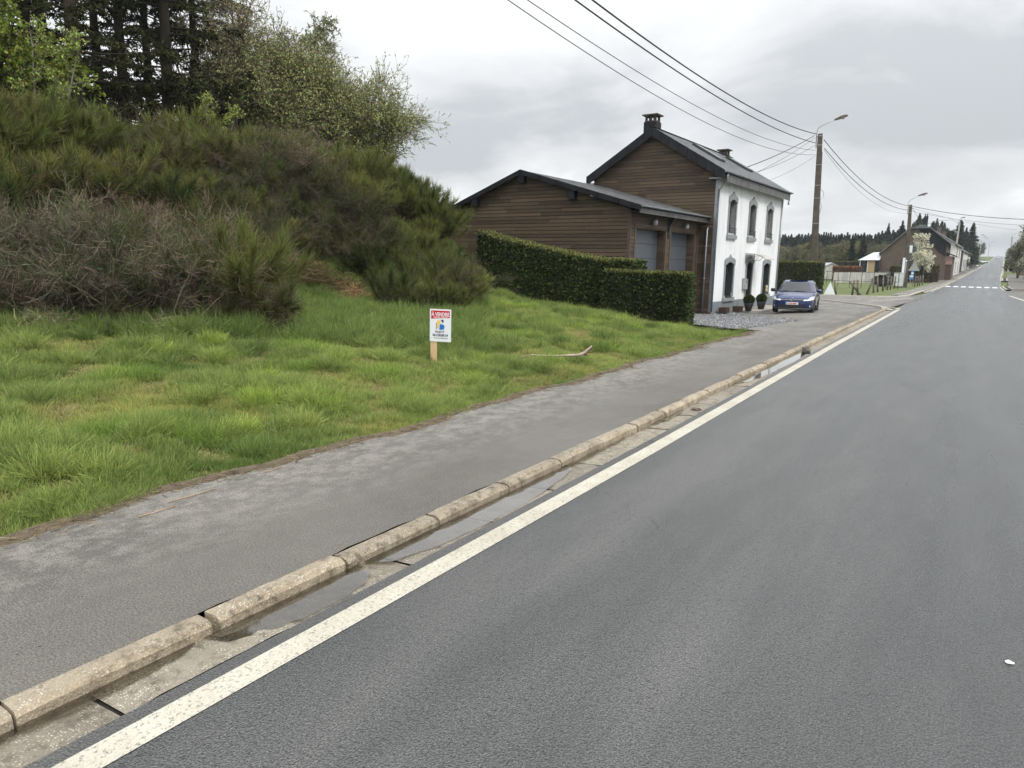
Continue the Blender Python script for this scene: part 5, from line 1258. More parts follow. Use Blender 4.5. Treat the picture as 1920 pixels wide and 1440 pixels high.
for key in sorted({(a_, b_) for a_, b_, _, _ in BR}):
    q = sorted([t_ for t_ in BR if t_[:2] == key], key=lambda t_: (t_[2], t_[3].name))
    for k, t_ in enumerate(q):
        t_[3]['label'] = ('the only %s broom %s of the bank' % key) if len(q) == 1 else ('leftmost of the %s brooms %s of the bank' % key if k == 0 else '%s from the left of the %s brooms %s' % (ORD[k], key[0], key[1]))
def ordinal_labels(objs, fmt):
    for k, o in enumerate(objs): o['label'] = fmt % ('leftmost' if k == 0 else ('%s from the left' % ORD[k]))
for ri in range(8):
    q = sorted([t_ for t_ in THX if t_[1] == ri], key=lambda t_: t_[0])
    for k, t_ in enumerate(q): t_[2]['label'] = ('%s of the brown twiggy bushes %s of the bank' % ('leftmost' if k == 0 else ORD[k]+' from the left', ['at the foot', 'above the foot', 'half-way up', '', 'on the upper slope', 'near the crest', '', ''][ri]))
BS = []
for px, dd in ((640, 22.3), (690, 22.0), (842, 20.9), (560, 22.2), (470, 19.6)):
    x, y = at_px(px, dd); BS.append((px, 0)); BS[-1] = (px, place('bare_thicket', THK[rnd.choice([0, 2, 3])], 'pale bare stems arching out between the broom bushes on the right of the bank', 'shrub', x, y, rnd.uniform(.55, .8), group='bare stems among the broom'))
ordinal_labels([o for _, o in sorted(BS, key=lambda q: q[0])], '%s of the bare-stemmed bushes arching out among the broom')
for px, dd in ((560, 19.9), (640, 20.1), (665, 19.5), (590, 20.0), (520, 19.9)):
    x, y = at_px(px, dd); place('dead_bracken', heap(rnd.randint(1, 999), (.26, .17, .095), 1100, .6, .6), 'hanging tan dead bracken at the foot of the broom above the grass', 'dead plant', x, y, 1.0, group='dead bracken at the foot of the bank')

# ---- trees
def tubeR(n, K, r0, r1): return np.linspace(1, 0, K)[None]**.8*(np.asarray(r0)-r1)[:, None]+r1 if hasattr(r0, '__len__') else np.ones((n, 1))*np.linspace(r0, r1, K)[None]
def decid(seed, H=9, crown=3.2, n1=14, n2=9, n3=9, n4=3, leaves=3, multi=1, bark=(.10, .085, .065), twig=(.14, .115, .085), leaf=(.22, .25, .09), lsize=.055, droop=0.0, spread=.8, t0=.25, flower=None):
    """returns (trunk mesh, crown mesh)"""
    global rng
    keep = rng; rng = np.random.default_rng(seed); T = Soup(); S = Soup()
    P0 = rng.normal(size=(multi, 3))*np.array([.25, .25, 0]) if multi > 1 else np.zeros((1, 3))
    D = np.stack([rng.normal(size=multi)*(.17 if multi > 1 else .04), rng.normal(size=multi)*(.17 if multi > 1 else .04), np.ones(multi)], 1)
    A = curves(P0, D, np.full(multi, H*.9)*rng.uniform(.75, 1, multi), 9, .05, 0, .02)
    rr = .014*H/(multi**.4); T.tubes(A, np.ones((multi, 1))*np.linspace(rr, rr*.15, 9)[None]**1.0, cvar(bark, multi, .1), 0, 7)
    p, t, i, tt = sample(A, n1, t0, .97)
    out = rng.normal(size=p.shape)*np.array([1, 1, .2]); out = unit(out-np.sum(out*t, 1, keepdims=True)*t)
    Ln = crown*(1.08-tt*.75)*rng.uniform(.6, 1.1, len(p)); B = curves(p, unit(out*spread+t*.55), Ln, 7, .12, droop*.3, .05*(1-droop))
    T.tubes(B, np.linspace(1, .18, 7)[None]*(rr*.42*(1-tt*.55))[:, None], cvar(bark, len(p), .15), 0, 5)
    p, t, i2, t2 = sample(B, n2, .2, 1); C_ = curves(p, unit(t*.7+rng.normal(size=p.shape)*.6), crown*.34*rng.uniform(.5, 1.2, len(p)), 5, .16, droop*.6, .04)
    S.tubes(C_, np.linspace(.013, .005, 5)[None]*np.ones((len(p), 1))*H/9, cvar(twig, len(p), .2), 0, 3)
    p, t, i3, t3 = sample(C_, n3, .1, 1); E_ = curves(p, unit(t*.7+rng.normal(size=p.shape)*.65), crown*.15*rng.uniform(.4, 1.2, len(p)), 3, .2, droop)
    S.ribbons(E_, .011*H/9, cvar(twig, len(p), .25))
    if leaves:
        p, t, i4, _ = sample(E_, leaves, .2, 1.0); c = cvar(leaf, len(p), .3, .12)
        if flower is not None:
            k = rng.uniform(size=len(p)) < .92; c[k] = cvar(flower, int(k.sum()), .12, .04)
        S.ribbons(curves(p, rng.normal(size=p.shape)+np.array([0, 0, .2]), np.full(len(p), lsize)*rng.uniform(.6, 1.4, len(p)), 2), lsize*.7, c)
    rng = keep; return T.mesh('trunk', 'wood_veg'), S.mesh('crown', 'veg')
def spruce(seed, H=17, R_=3.4, nb=110, ns=16, nn=11, t0=.12, dark=(.052, .056, .024), bark=(.045, .036, .026), wid=.042, sp=.75, need=.16):
    global rng
    keep = rng; rng = np.random.default_rng(seed); T = Soup(); S = Soup()
    A = curves(np.zeros((1, 3)), np.array([[.01, 0, 1.]]), np.array([H]), 12, .006); T.tubes(A, (np.linspace(1, .05, 12)*.016*H+.01)[None], np.array([bark]), 0, 10)
    p, t, i, tt = sample(A, nb, t0, .99); an = rng.uniform(0, 6.28, len(p))
    Ln = R_*np.clip(1.05-tt, .04, 1)**.75*rng.uniform(.65, 1.12, len(p))*np.where(tt < .3, .95, 1)
    B = curves(p, np.stack([np.cos(an), np.sin(an), rng.uniform(-.25, .1, len(p))], 1), Ln, 7, .05, .02, .045)
    T.tubes(B, np.linspace(1, .15, 7)[None]*(.012+.012*Ln)[:, None], cvar(bark, len(p), .2), 0, 4)
    p, t, i2, t2 = sample(B, ns, .22, 1); side = unit(np.cross(t, np.array([0, 0, 1.])))*rng.choice([-1, 1], len(p))[:, None]
    C_ = curves(p, unit(t*.75+side*sp+np.array([0, 0, -.32])), rng.uniform(.25, .8, len(p))*(1.15-t2*.6)*R_/3.4, 4, .12, .07)
    S.ribbons(C_, wid*.5, cvar(dark, len(p), .3))
    p, t, i3, t3 = sample(C_, nn, .0, 1); E_ = curves(p, unit(t*.8+rng.normal(size=p.shape)*.6+np.array([0, 0, -.12])), rng.uniform(.6, 1.3, len(p))*need, 2)
    S.ribbons(E_, wid, cvar(dark, len(p), .38, .1))
    rng = keep; return T.mesh('trunk', 'wood_veg'), S.mesh('crown', 'needles')
def plant(pair, name, label, cat, x, y, s=1.0, z=None, group=None, rot=None, sz=None):
    z = sgrid_z(x, y)-.1 if z is None else z
    t = thing(name, label, cat, (x, y, z), rnd.uniform(0, 6.28) if rot is None else rot, group); t.scale = (s, s, sz or s)
    link('trunk', pair[0], t); link('crown', pair[1], t); return t
SP = [spruce(401, H=18, R_=4.6, nb=92, ns=20, nn=18, t0=.10), spruce(402, H=18, R_=4.6, nb=88, ns=20, nn=18, t0=.06), spruce(403, H=18, R_=3.6, nb=80, ns=14, nn=12, t0=.16)]
# dark spruces above the bank
for px, dd, k, s, lb in ((168, 31, 0, 1.0, 'nearest dark spruce, its thick bare trunk standing left of centre of the group'), (330, 33, 1, .98, 'wide dark spruce at the right end of the group, its boughs reaching to the right'), (255, 35, 0, .95, 'dense dark spruce between the nearest one and the rightmost one'), (122, 37, 2, .95, 'slim spruce with a thin trunk, just left of the nearest one'),
                        (84, 36, 2, .92, 'slim spruce, second from the left edge of the picture'), (210, 39, 2, 1.0, 'thin spruce behind the gap right of the nearest trunk'), (385, 37, 1, .93, 'dense spruce behind the wide one, closing the group on the right'), (300, 40, 0, 1.0, 'dense spruce in the back row right of the nearest trunk'), (28, 34, 2, 1.0, 'spruce trunk wrapped in yellow-green foliage at the left edge'), (-30, 36, 1, 1.0, 'spruce cut by the left border, seen only by its boughs')):
    x, y = polar(px, dd); plant(SP[k], 'spruce_tree', lb, 'tree', x, y, s, group='spruces above the bank')
# fresh yellow-green tree in front of the leftmost trunk, thin birches, willow mass
LG = decid(501, H=13, crown=2.6, n1=46, n2=10, n3=9, leaves=8, leaf=(.27, .31, .045), lsize=.075, bark=(.06, .05, .035), twig=(.08, .08, .03), droop=.25, t0=.1)
x, y = polar(20, 27); plant(LG, 'larch_tree', 'fresh yellow-green larch in front of the trunk at the left edge', 'tree', x, y, 1.15)
YB = decid(502, H=7, crown=1.3, n1=16, n2=7, n3=6, leaves=3, leaf=(.28, .34, .09), lsize=.06, bark=(.22, .20, .17), t0=.2, multi=2)
x, y = polar(80, 25); plant(YB, 'young_birch', 'thin young birch with small fresh leaves among the broom at the left', 'tree', x, y, .8)
x, y = polar(400, 27.5); plant(YB, 'young_birch', 'light green sapling at the right foot of the dark spruces', 'tree', x, y, .6)
TB = decid(503, H=12, crown=2.0, n1=20, n2=7, n3=6, leaves=2, multi=4, leaf=(.36, .38, .20), lsize=.05, bark=(.12, .10, .085), twig=(.16, .13, .11), t0=.25)
for px, dd, s, lb in ((448, 34, 1.02, 'slender bare tree with reddish twigs right beside the spruces'), (492, 36, .98, 'slender grey tree between the reddish one and the round willow'), (420, 38, 1.1, 'taller bare tree showing behind the spruce tips')):
    x, y = polar(px, dd); plant(TB, 'bare_tree', lb, 'tree', x, y, s)
WL = decid(504, H=7.6, crown=3.7, n1=30, n2=14, n3=13, leaves=4, multi=5, leaf=(.34, .36, .15), lsize=.05, bark=(.075, .062, .05), twig=(.125, .105, .08), t0=.12, spread=.95)
x, y = polar(580, 37); plant(WL, 'willow', 'broad rounded willow full of fine grey-green twigs, right of the bare trees', 'tree', x, y, 1.3, rot=1.0)
x, y = polar(615, 38); plant(WL, 'willow', 'rounded willow just right of the tallest one, under the pale birch top', 'tree', x, y, 1.22, rot=2.6)
x, y = polar(655, 37); plant(decid(505, H=5.6, crown=3.6, n1=26, n2=12, n3=11, leaves=3, multi=4, leaf=(.32, .31, .14), lsize=.05, bark=(.075, .062, .05), twig=(.14, .11, .085), t0=.1, spread=1.2), 'willow', 'lower brownish willow at the right end of the trees, above the broom', 'tree', x, y, .92)
x, y = polar(505, 38); plant(WL, 'willow', 'smaller willow behind, left of the broad rounded one', 'tree', x, y, 1.12, rot=4.0)
WB = decid(506, H=11.5, crown=1.7, n1=22, n2=9, n3=9, leaves=4, leaf=(.34, .36, .20), lsize=.06, bark=(.25, .23, .2), twig=(.16, .14, .10), droop=.55, t0=.3)
x, y = polar(620, 40); plant(WB, 'birch_tree', 'tall weeping birch whose pale top rises above the willows', 'tree', x, y, 1.28)

# ---- clipped hedges
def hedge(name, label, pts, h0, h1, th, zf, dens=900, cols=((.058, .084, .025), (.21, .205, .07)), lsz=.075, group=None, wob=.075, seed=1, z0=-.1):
    """pts: centre line; h0,h1: top height (absolute z) at both ends; zf: ground function"""
    global rng
    keep = rng; rng = np.random.default_rng(seed)
    t = thing(name, label, 'hedge', (0, 0, 0), 0, group)
    A = Vector(pts[0]); B = Vector(pts[1]); Ln = (B-A).length; d = (B-A).normalized(); nn = Vector((-d.y, d.x))
    n = 24; mb = MB(); V = []
    hf = h1 if callable(h1) else (lambda q: h0+(h1-h0)*q)
    for i in range(n+1):
        q = i/n; c = A+d*Ln*q; zt = hf(q)-.05; zb = zf(c.x, c.y)+z0
        tk = (th/2-.07)*(1 if 0 < i < n else .8)
        for sx, zz in ((-1, zb), (-1, zt), (1, zt), (1, zb)): V.append((c.x+nn.x*tk*sx, c.y+nn.y*tk*sx, zz))
    F = [(i*4+k, i*4+(k+1) % 4, i*4+4+(k+1) % 4, i*4+4+k) for i in range(n) for k in range(4)]+[(0, 1, 2, 3), (n*4+3, n*4+2, n*4+1, n*4)]
    mb.add(V, F); mb.build('inner_branches', 'bark', t)
    S = Soup(); Hm = max(h0, hf(0), hf(1))-zf(A.x, A.y)
    def faces(k, kind):
        q = rng.uniform(0, 1, k); c = np.array([A.x, A.y])+np.outer(q*Ln, [d.x, d.y]); zt = np.array([hf(v) for v in q]); zb = np.array([zf(a_, b_)+.0 for a_, b_ in c])
        r = rng.normal(size=k)*wob*.5+np.array([mnoise.noise(Vector((a_*1.5, b_*1.5, 4)))*wob for a_, b_ in c])
        if kind in (-1, 1):
            v = rng.uniform(0, 1, k); z = zb+(zt-zb)*v; off = kind*(th/2-.03)+kind*r-kind*.06*(1-v)*0
            off *= (1-.18*np.exp(-v*9)); nx = np.stack([np.full(k, nn.x*kind), np.full(k, nn.y*kind), np.zeros(k)], 1)
        elif kind == 'top':
            off = rng.uniform(-th/2, th/2, k); z = zt+r*.6; nx = np.tile([0, 0, 1.], (k, 1))
        else:
            e_ = kind[1]; q = np.full(k, e_); c = np.array([A.x, A.y])+np.outer(q*Ln+(2*e_-1)*(r), [d.x, d.y]); v = rng.uniform(0, 1, k); zb = zf(*c[0]); z = zb+(hf(e_)-zb)*v; off = rng.uniform(-th/2, th/2, k); nx = np.tile([d.x*(2*e_-1), d.y*(2*e_-1), 0.], (k, 1))
        P = np.stack([c[:, 0]+nn.x*off, c[:, 1]+nn.y*off, z], 1)
        D = unit(nx+rng.normal(size=(k, 3))*.75+np.array([0, 0, .25]))
        base = np.where((rng.uniform(size=(k, 1)) < (.75 if kind == 'top' else .10)), np.array(cols[1]), np.array(cols[0]))  # top mostly paler: clipped tips, plus sky light painted into the leaf colour
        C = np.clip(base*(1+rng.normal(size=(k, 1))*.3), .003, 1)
        S.ribbons(curves(P-D*.03, D, np.full(k, lsz)*rng.uniform(.6, 1.3, k), 2), lsz*.42, C)
    hh = max(.5, Hm)
    for kd in (-1, 1): faces(int(Ln*hh*dens), kd)
    faces(int(Ln*th*dens*1.3), 'top')
    for e_ in (0, 1): faces(int(th*hh*dens), ('end', e_))
    k = int(Ln*14); q = rng.uniform(0, 1, k); c = np.array([A.x, A.y])+np.outer(q*Ln, [d.x, d.y])+np.outer(rng.uniform(-th/2, th/2, k), [nn.x, nn.y])
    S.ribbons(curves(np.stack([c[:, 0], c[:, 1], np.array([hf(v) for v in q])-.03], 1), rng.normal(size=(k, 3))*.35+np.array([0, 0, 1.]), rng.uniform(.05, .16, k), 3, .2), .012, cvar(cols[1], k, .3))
    link('foliage', S.mesh('foliage', 'veg'), t); rng = keep; return t
gzf = lambda x, y: sgrid_z(x, y)
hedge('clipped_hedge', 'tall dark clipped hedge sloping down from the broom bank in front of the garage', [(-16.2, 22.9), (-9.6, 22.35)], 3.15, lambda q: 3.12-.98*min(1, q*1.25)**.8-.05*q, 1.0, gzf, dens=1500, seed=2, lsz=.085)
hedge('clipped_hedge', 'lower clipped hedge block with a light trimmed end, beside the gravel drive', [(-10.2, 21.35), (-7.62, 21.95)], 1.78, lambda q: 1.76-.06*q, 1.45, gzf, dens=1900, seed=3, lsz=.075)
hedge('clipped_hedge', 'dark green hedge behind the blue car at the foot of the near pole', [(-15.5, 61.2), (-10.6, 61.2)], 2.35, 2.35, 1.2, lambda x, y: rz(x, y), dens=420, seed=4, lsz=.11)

# ---- grass: one mass of blades
def tuft(seed, n, h, r, cols, wid=.0065, lean=.5, K=4):
    global rng
    keep = rng; rng = np.random.default_rng(seed); S = Soup(); a_ = rng.uniform(0, 6.28, n); q = np.sqrt(rng.uniform(0, 1, n))*r
    P0 = np.stack([np.cos(a_)*q, np.sin(a_)*q, np.full(n, -.01)], 1); a2 = a_+rng.normal(size=n)*.8; ln = np.abs(rng.normal(size=n))*lean
    P = curves(P0, np.stack([np.cos(a2)*ln, np.sin(a2)*ln, np.ones(n)], 1), h*rng.uniform(.45, 1.15, n), K, .10, .16)
    k = np.linspace(0, 1, K)[None, :, None]; ci = rng.integers(0, len(cols), n); C = cvar((1, 1, 1), n, .15, .06)*1.0
    base = np.array(cols)[ci]*(1+rng.normal(size=(n, 1))*.18)
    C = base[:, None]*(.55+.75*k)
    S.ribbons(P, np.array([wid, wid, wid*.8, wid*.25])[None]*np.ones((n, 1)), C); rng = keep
    me = S.mesh('grass_tuft', 'grass'); return bpy.data.objects.new('grass_tuft', me)
GA = [(.195, .236, .078), (.163, .204, .070), (.228, .265, .097), (.135, .176, .068)]
GY = [(.28, .30, .095), (.28, .27, .11), (.18, .22, .06), (.34, .28, .15)]
ST = [(.48, .38, .24), (.42, .33, .20), (.36, .29, .17), (.22, .22, .09)]
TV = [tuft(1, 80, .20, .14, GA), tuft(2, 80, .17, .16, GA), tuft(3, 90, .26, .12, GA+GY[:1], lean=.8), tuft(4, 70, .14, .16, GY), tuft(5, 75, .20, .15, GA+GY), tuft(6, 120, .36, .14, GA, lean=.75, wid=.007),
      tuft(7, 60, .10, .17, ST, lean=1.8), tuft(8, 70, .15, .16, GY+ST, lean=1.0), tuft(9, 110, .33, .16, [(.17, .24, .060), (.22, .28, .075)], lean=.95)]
def scatter_object(name, pts, rots, scl, idx, tint, variants, label, cat, kind='stuff', rot3=None):
    me = bpy.data.meshes.new(name); n = len(pts); me.vertices.add(n); me.vertices.foreach_set('co', np.asarray(pts, np.float32).ravel())
    for nm, ty, dat in (('rot', 'FLOAT_VECTOR', np.stack([rng.normal(size=n)*.06, rng.normal(size=n)*.06, rots], 1)), ('scl', 'FLOAT_VECTOR', scl), ('idx', 'INT', idx), ('tint', 'FLOAT', tint)):
        at = me.attributes.new(nm, ty, 'POINT'); at.data.foreach_set('vector' if ty == 'FLOAT_VECTOR' else 'value', np.asarray(dat, np.int32 if ty == 'INT' else np.float32).ravel())
    me.update(); o = link(name, me); tag(o, label, cat, kind=kind)
    g = bpy.data.node_groups.new(name+'_nodes', 'GeometryNodeTree'); g.interface.new_socket('Geometry', in_out='INPUT', socket_type='NodeSocketGeometry'); g.interface.new_socket('Geometry', in_out='OUTPUT', socket_type='NodeSocketGeometry')
    gi = g.nodes.new('NodeGroupInput'); go = g.nodes.new('NodeGroupOutput')
    mp = g.nodes.new('GeometryNodeMeshToPoints'); g.links.new(gi.outputs[0], mp.inputs[0])
    iop = g.nodes.new('GeometryNodeInstanceOnPoints'); g.links.new(mp.outputs[0], iop.inputs['Points'])
    jn = g.nodes.new('GeometryNodeJoinGeometry')
    for v in variants[::-1]:
        oi = g.nodes.new('GeometryNodeObjectInfo'); oi.inputs['Object'].default_value = v; oi.inputs['As Instance'].default_value = True; g.links.new(oi.outputs['Geometry'], jn.inputs[0])
    g.links.new(jn.outputs[0], iop.inputs['Instance']); iop.inputs['Pick Instance'].default_value = True
    def na(nm, ty): 
        q = g.nodes.new('GeometryNodeInputNamedAttribute'); q.data_type = ty; q.inputs['Name'].default_value = nm; return q.outputs[0]
    g.links.new(na('idx', 'INT'), iop.inputs['Instance Index']); g.links.new(na('rot', 'FLOAT_VECTOR'), iop.inputs['Rotation']); g.links.new(na('scl', 'FLOAT_VECTOR'), iop.inputs['Scale'])
    g.links.new(iop.outputs[0], go.inputs[0]); md = o.modifiers.new('scatter', 'NODES'); md.node_group = g; return o
def grass():
    P = []; R = []; Sc = []; I = []; T = []
    def add(x, y, k, s, sz=None, t=None, z=None):
        P.append((x, y, sgrid_z(x, y)+.0 if z is None else z)); R.append(rnd.uniform(0, 6.28)); Sc.append((s, s, sz or s)); I.append(k); T.append(rnd.random() if t is None else t)
    n = 0; 
    for _ in range(60000):
        x = -5.35-rnd.random()**1.15*13.5; y = rnd.uniform(.2, 22.4)
        # only what the picture can see: skip points left of the frame and behind the shrubs
        ang = math.degrees(math.atan2(-x, y)); dist = math.hypot(x, y)
        if ang > 72.5 or dist > 24: continue
        if dist > 11 and rnd.random() > .62: continue
        if x > pav_edge(y)-.05 and not (x < pav_edge(y)+.07 and rnd.random() < .25): continue
        if -x > 17 and y < 15: continue
        if y > 21.2 and x > -7.4-.0: 
            if rnd.random() < (y-21.2)/1.2: continue
        if y > 20.6 and x < -7.8 and y < 22.8 and x > -16.5: 
            if y > 20.75: continue
        v = vnoise(x, y, .9, 5); v2 = vnoise(x, y, 2.3, 8); v3 = vnoise(x, y, .35, 2)
        edge = pav_edge(y)-x
        if edge < .12 and rnd.random() < .75: k = 6; s = .7
        elif (v2 > .20 or v3 > .38 and v2 > -.1) and edge > .6: k = rnd.choice([6, 6, 7]); s = rnd.uniform(.7, 1.1)
        elif v > .18: k = rnd.choice([3, 7, 3, 4]); s = rnd.uniform(.7, 1.0)
        elif v < -.22: k = rnd.choice([2, 5, 2, 0]); s = rnd.uniform(.75, 1.05)
        else: k = rnd.choice([0, 1, 4, 1, 0]); s = rnd.uniform(.7, 1.05)
        s *= .72
        if edge < .5: s *= .75
        add(x, y, k, s*rnd.uniform(.85, 1.15), t=(min(1, max(0, .45+v3*.7+rnd.gauss(0, .15))) if k not in (6, 7) else .3))
    # big single tussocks
    for _ in range(300):
        x = rnd.uniform(-15, -6.2); y = rnd.uniform(1.5, 20.3); 
        if math.degrees(math.atan2(-x, y)) > 72: continue
        k = rnd.choice([5, 8, 5]); t = rnd.uniform(.1, .95)
        for q in range(7): add(x+rnd.gauss(0, .10), y+rnd.gauss(0, .10), k, rnd.uniform(.6, .9), t=t+rnd.uniform(-.06, .06))
    # foot of the bank and the slope itself, darker long grass
    for _ in range(5200):
        px = rnd.uniform(-20, 905); dd = rnd.uniform(13.5, 24); x, y = polar(px, dd)
        if y > 20.7 or x > -8 or (px < 430 and dd > 16.0): continue
        add(x, y, rnd.choice([2, 5, 0, 5]), rnd.uniform(.8, 1.3), t=rnd.uniform(.0, .4))
    print('grass tufts', len(P))
    P = [(a_, b_, c_) for a_, b_, c_ in P]
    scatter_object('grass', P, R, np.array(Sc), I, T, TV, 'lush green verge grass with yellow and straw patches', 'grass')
grass()
# dry stalks lying along the pavement edge
S = Soup(); n = 2600; Y = rng.uniform(.6, 22, n); X = np.array([pav_edge(v) for v in Y])+rng.normal(size=n)*.06-.03; Z = np.array([rz(0, v) for v in Y])+.062
S.ribbons(curves(np.stack([X, Y, Z], 1), np.stack([rng.normal(size=n)*.6, rng.normal(size=n)*1.0, rng.uniform(-.02, .10, n)], 1), rng.uniform(.03, .11, n), 3, .15), .0045, cvar((.27, .20, .12), n, .45)); tag(link('dry_litter', S.mesh('dry_litter', 'veg')), 'thin line of dry stalks and dirt along the pavement edge', 'litter', kind='stuff')
for (px, py, L_, an_) in ((845*0+365, 928, .42, .15), (300, 958, .30, .18), (515, 880, .25, .1)):
    g_ = np.array([0, 0, CAM_H])+ray(px, py)*((.075-CAM_H)/ray(px, py)[2]); m_ = MB(); m_.tube([(g_[0]-.04, g_[1]-L_/2, .064), (g_[0]-.03, g_[1], .066), (g_[0]-.045, g_[1]+L_/2, .064)], .0038, 5); o = m_.build('dry_stick', 'straw'); tag(o, 'pale dry reed stalk lying on the pavement edge', 'stick', 'reed stalks on the pavement edge')
MTs = simple('edge_soil', (.12, .09, .058), .95, .4, 12, bscale=80, bstr=.9, bdist=.02)
MT['soil'] = MTs
strip('pavement_edge_soil', lambda Y: pav_edge(Y)-.22, lambda Y: pav_edge(Y)+.03+.03*math.sin(Y*9), YP, lambda Y: .047, 'soil', 1)

# ================================================================== STREET FURNITURE, CABLES
def pole(name, label, cat, x, y, z, H, w0, w1, mat, lamp=True, arm=1.9, armdir=None, lean=0.0, group=None, band=None):
    t = thing(name, label, cat, (x, y, z), 0, group); t.rotation_euler = (0, lean, D2R(8))
    m_ = MB(); n = 8; V = []
    for k in range(n+1):
        q = k/n; a_ = w0+(w1-w0)*q; b_ = a_*.72; ch = a_*.12
        V += [(-a_/2+ch, -b_/2, H*q), (a_/2-ch, -b_/2, H*q), (a_/2, -b_/2+ch, H*q), (a_/2, b_/2-ch, H*q), (a_/2-ch, b_/2, H*q), (-a_/2+ch, b_/2, H*q), (-a_/2, b_/2-ch, H*q), (-a_/2, -b_/2+ch, H*q)]
    F = [(k*8+j, k*8+(j+1) % 8, k*8+8+(j+1) % 8, k*8+8+j) for k in range(n) for j in range(8)]+[tuple(range(8))[::-1], tuple(range(n*8, n*8+8))]
    m_.add(V, F); m_.build('shaft', mat, t)
    if lamp:
        l_ = MB(); pts = [(-w1*.75, 0, H-1.1), (-w1*.75, 0, H+.05), (-w1*.6, 0, H+.35), (-w1*.1, 0, H+.55), (arm*.35, 0, H+.72), (arm, 0, H+.98)]
        l_.tube(pts, .035, 7)
        for zz in (H-.9, H-.2): l_.box(-w1*.8, w1*.55, -w1*.42, w1*.42, zz, zz+.05)
        l_.build('lamp_arm', 'galv', t)
        h = empty('lamp_head', (arm, 0, H+.98)); h.parent = t; h.rotation_euler = (0, D2R(-13), 0)
        q = MB(); V = []
        for (xx, wy, zt, zb) in ((-.08, .05, .05, -.05), (.15, .09, .09, -.07), (.45, .17, .14, -.05), (.75, .18, .13, -.03), (.92, .10, .06, -.01)): V += [(xx, -wy, zb), (xx, -wy*.7, zt), (xx, wy*.7, zt), (xx, wy, zb)]
        q.add(V, [(k*4+j, k*4+(j+1) % 4, k*4+4+(j+1) % 4, k*4+4+j) for k in range(4) for j in range(4)]+[(0, 1, 2, 3), (19, 18, 17, 16)]); q.build('housing', 'concrete', h)
        q = MB(); q.lathe([(.02, -.16), (.10, -.12), (.14, -.04), (.14, .0)], (.55, 0, 0), 12); q.build('lens', 'glassroof', h)
    if band:
        for zz in band:
            m_ = MB(); a_ = w0+(w1-w0)*zz/H+.02; m_.box(-a_/2, a_/2, -a_*.37, a_*.37, zz, zz+.035); m_.build('strap', 'galv', t)
    return t
def rgx(px, Y): return gx(px, Y)
P1Y = 63.0; P1X = float(at_y(1527.5, 495, P1Y)[0]); z1 = rz(0, P1Y); top1 = float(at_y(1537, 251, P1Y)[2]); P1XT = float(at_y(1537, 251, P1Y)[0])
P2Y = 96.0; P2X = float(at_y(1696, 538, P2Y)[0]); z2 = rz(0, P2Y); top2 = float(at_y(1706, 384, P2Y)[2]); P2XT = float(at_y(1706, 384, P2Y)[0])
print('poles', P1X, P1XT, top1, P2X, P2XT, top2)
p1 = pole('utility_pole', 'near tapered concrete pole with a street lamp, behind the dark hedge', 'utility pole', P1X, P1Y, z1, top1-z1, .62, .36, 'concrete', arm=1.05, lean=math.atan2(P1XT-P1X, top1-z1)*.9, band=[5.6, 7.6, 8.6, 10.2], group='utility poles along the road')
p2 = pole('utility_pole', 'second concrete pole with a street lamp, beside the grey cabinet', 'utility pole', P2X, P2Y, z2, top2-z2, .55, .33, 'concrete', arm=.75, lean=math.atan2(P2XT-P2X, top2-z2)*.8, band=[6.8], group='utility poles along the road')
p3x = rgx(1786.5, 200); p3 = pole('utility_pole', 'pale slim pole with a long lamp arm in front of the white houses', 'utility pole', p3x, 200, rz(0, 200), 11.5, .42, .3, 'paleconcrete', arm=0.1, lean=.03, group='utility poles along the road')
for px, Y, H, lb in ((1823, 300, 9.5, 'small far pole, first of the row beyond the white houses'), (1829, 345, 9.5, 'small far pole, second of the row beyond the white houses'), (1834, 390, 9.5, 'small far pole, third of the row beyond the white houses'), (1850, 520, 9, 'tiny pole nearest the hilltop on the left of the road'), (1891, 215, 8.5, 'grey pole under the trees on the right of the road')):
    pole('utility_pole', lb, 'utility pole', rgx(px, Y), Y, rz(0, Y), H, .35, .25, 'paleconcrete', arm=1.5, group='utility poles along the road')
m_ = MB(); m_.tube([(.22, 0, 8.3), (.45, 0, 8.1), (.5, 0, 7.7), (.3, 0, 7.5), (.22, 0, 7.8)], .014, 5); m_.tube([(.22, 0, 7.6), (.36, 0, 6.9), (.25, 0, 6.4)], .014, 5); m_.tube([(.2, .0, 6.2), (.21, 0, 9), (.2, 0, 11.2)], .04, 5); m_.build('cable_loop', 'cable', p1)

def cable_fit(pts, Pend, P0xy, name, label, rad, mat='cable', group=None):
    """cable in a vertical plane from Pend to the line over P0xy; height chosen as a parabola through the sight lines pts"""
    E_ = np.array(Pend); Q = np.array(P0xy, float); d = Q-E_[:2]; Ln = np.linalg.norm(d); d /= Ln; nrm = np.array([-d[1], d[0]])
    rows_ = []; rhs = []
    for px, py in pts:
        r = ray(px, py); t = ((E_[:2])@nrm)/(r[:2]@nrm); p = np.array([0, 0, CAM_H])+r*t; s_ = (p[:2]-E_[:2])@d
        rows_.append([s_, s_*s_]); rhs.append(p[2]-E_[2])
    sol = np.linalg.lstsq(np.array(rows_), np.array(rhs), rcond=None)[0]
    sol[1] = max(0.0002, sol[1])
    P = []
    for k in range(41):
        s_ = Ln*k/40; P.append((E_[0]+d[0]*s_, E_[1]+d[1]*s_, E_[2]+sol[0]*s_+sol[1]*s_*s_))
    m_ = MB(); m_.tube(P, rad, 5); o = m_.build(name, mat); tag(o, label, 'cable', group); return P[-1]
def att(px, py, Y): return tuple(at_y(px, py, Y))
gname = 'overhead cables between the poles'
ends = []
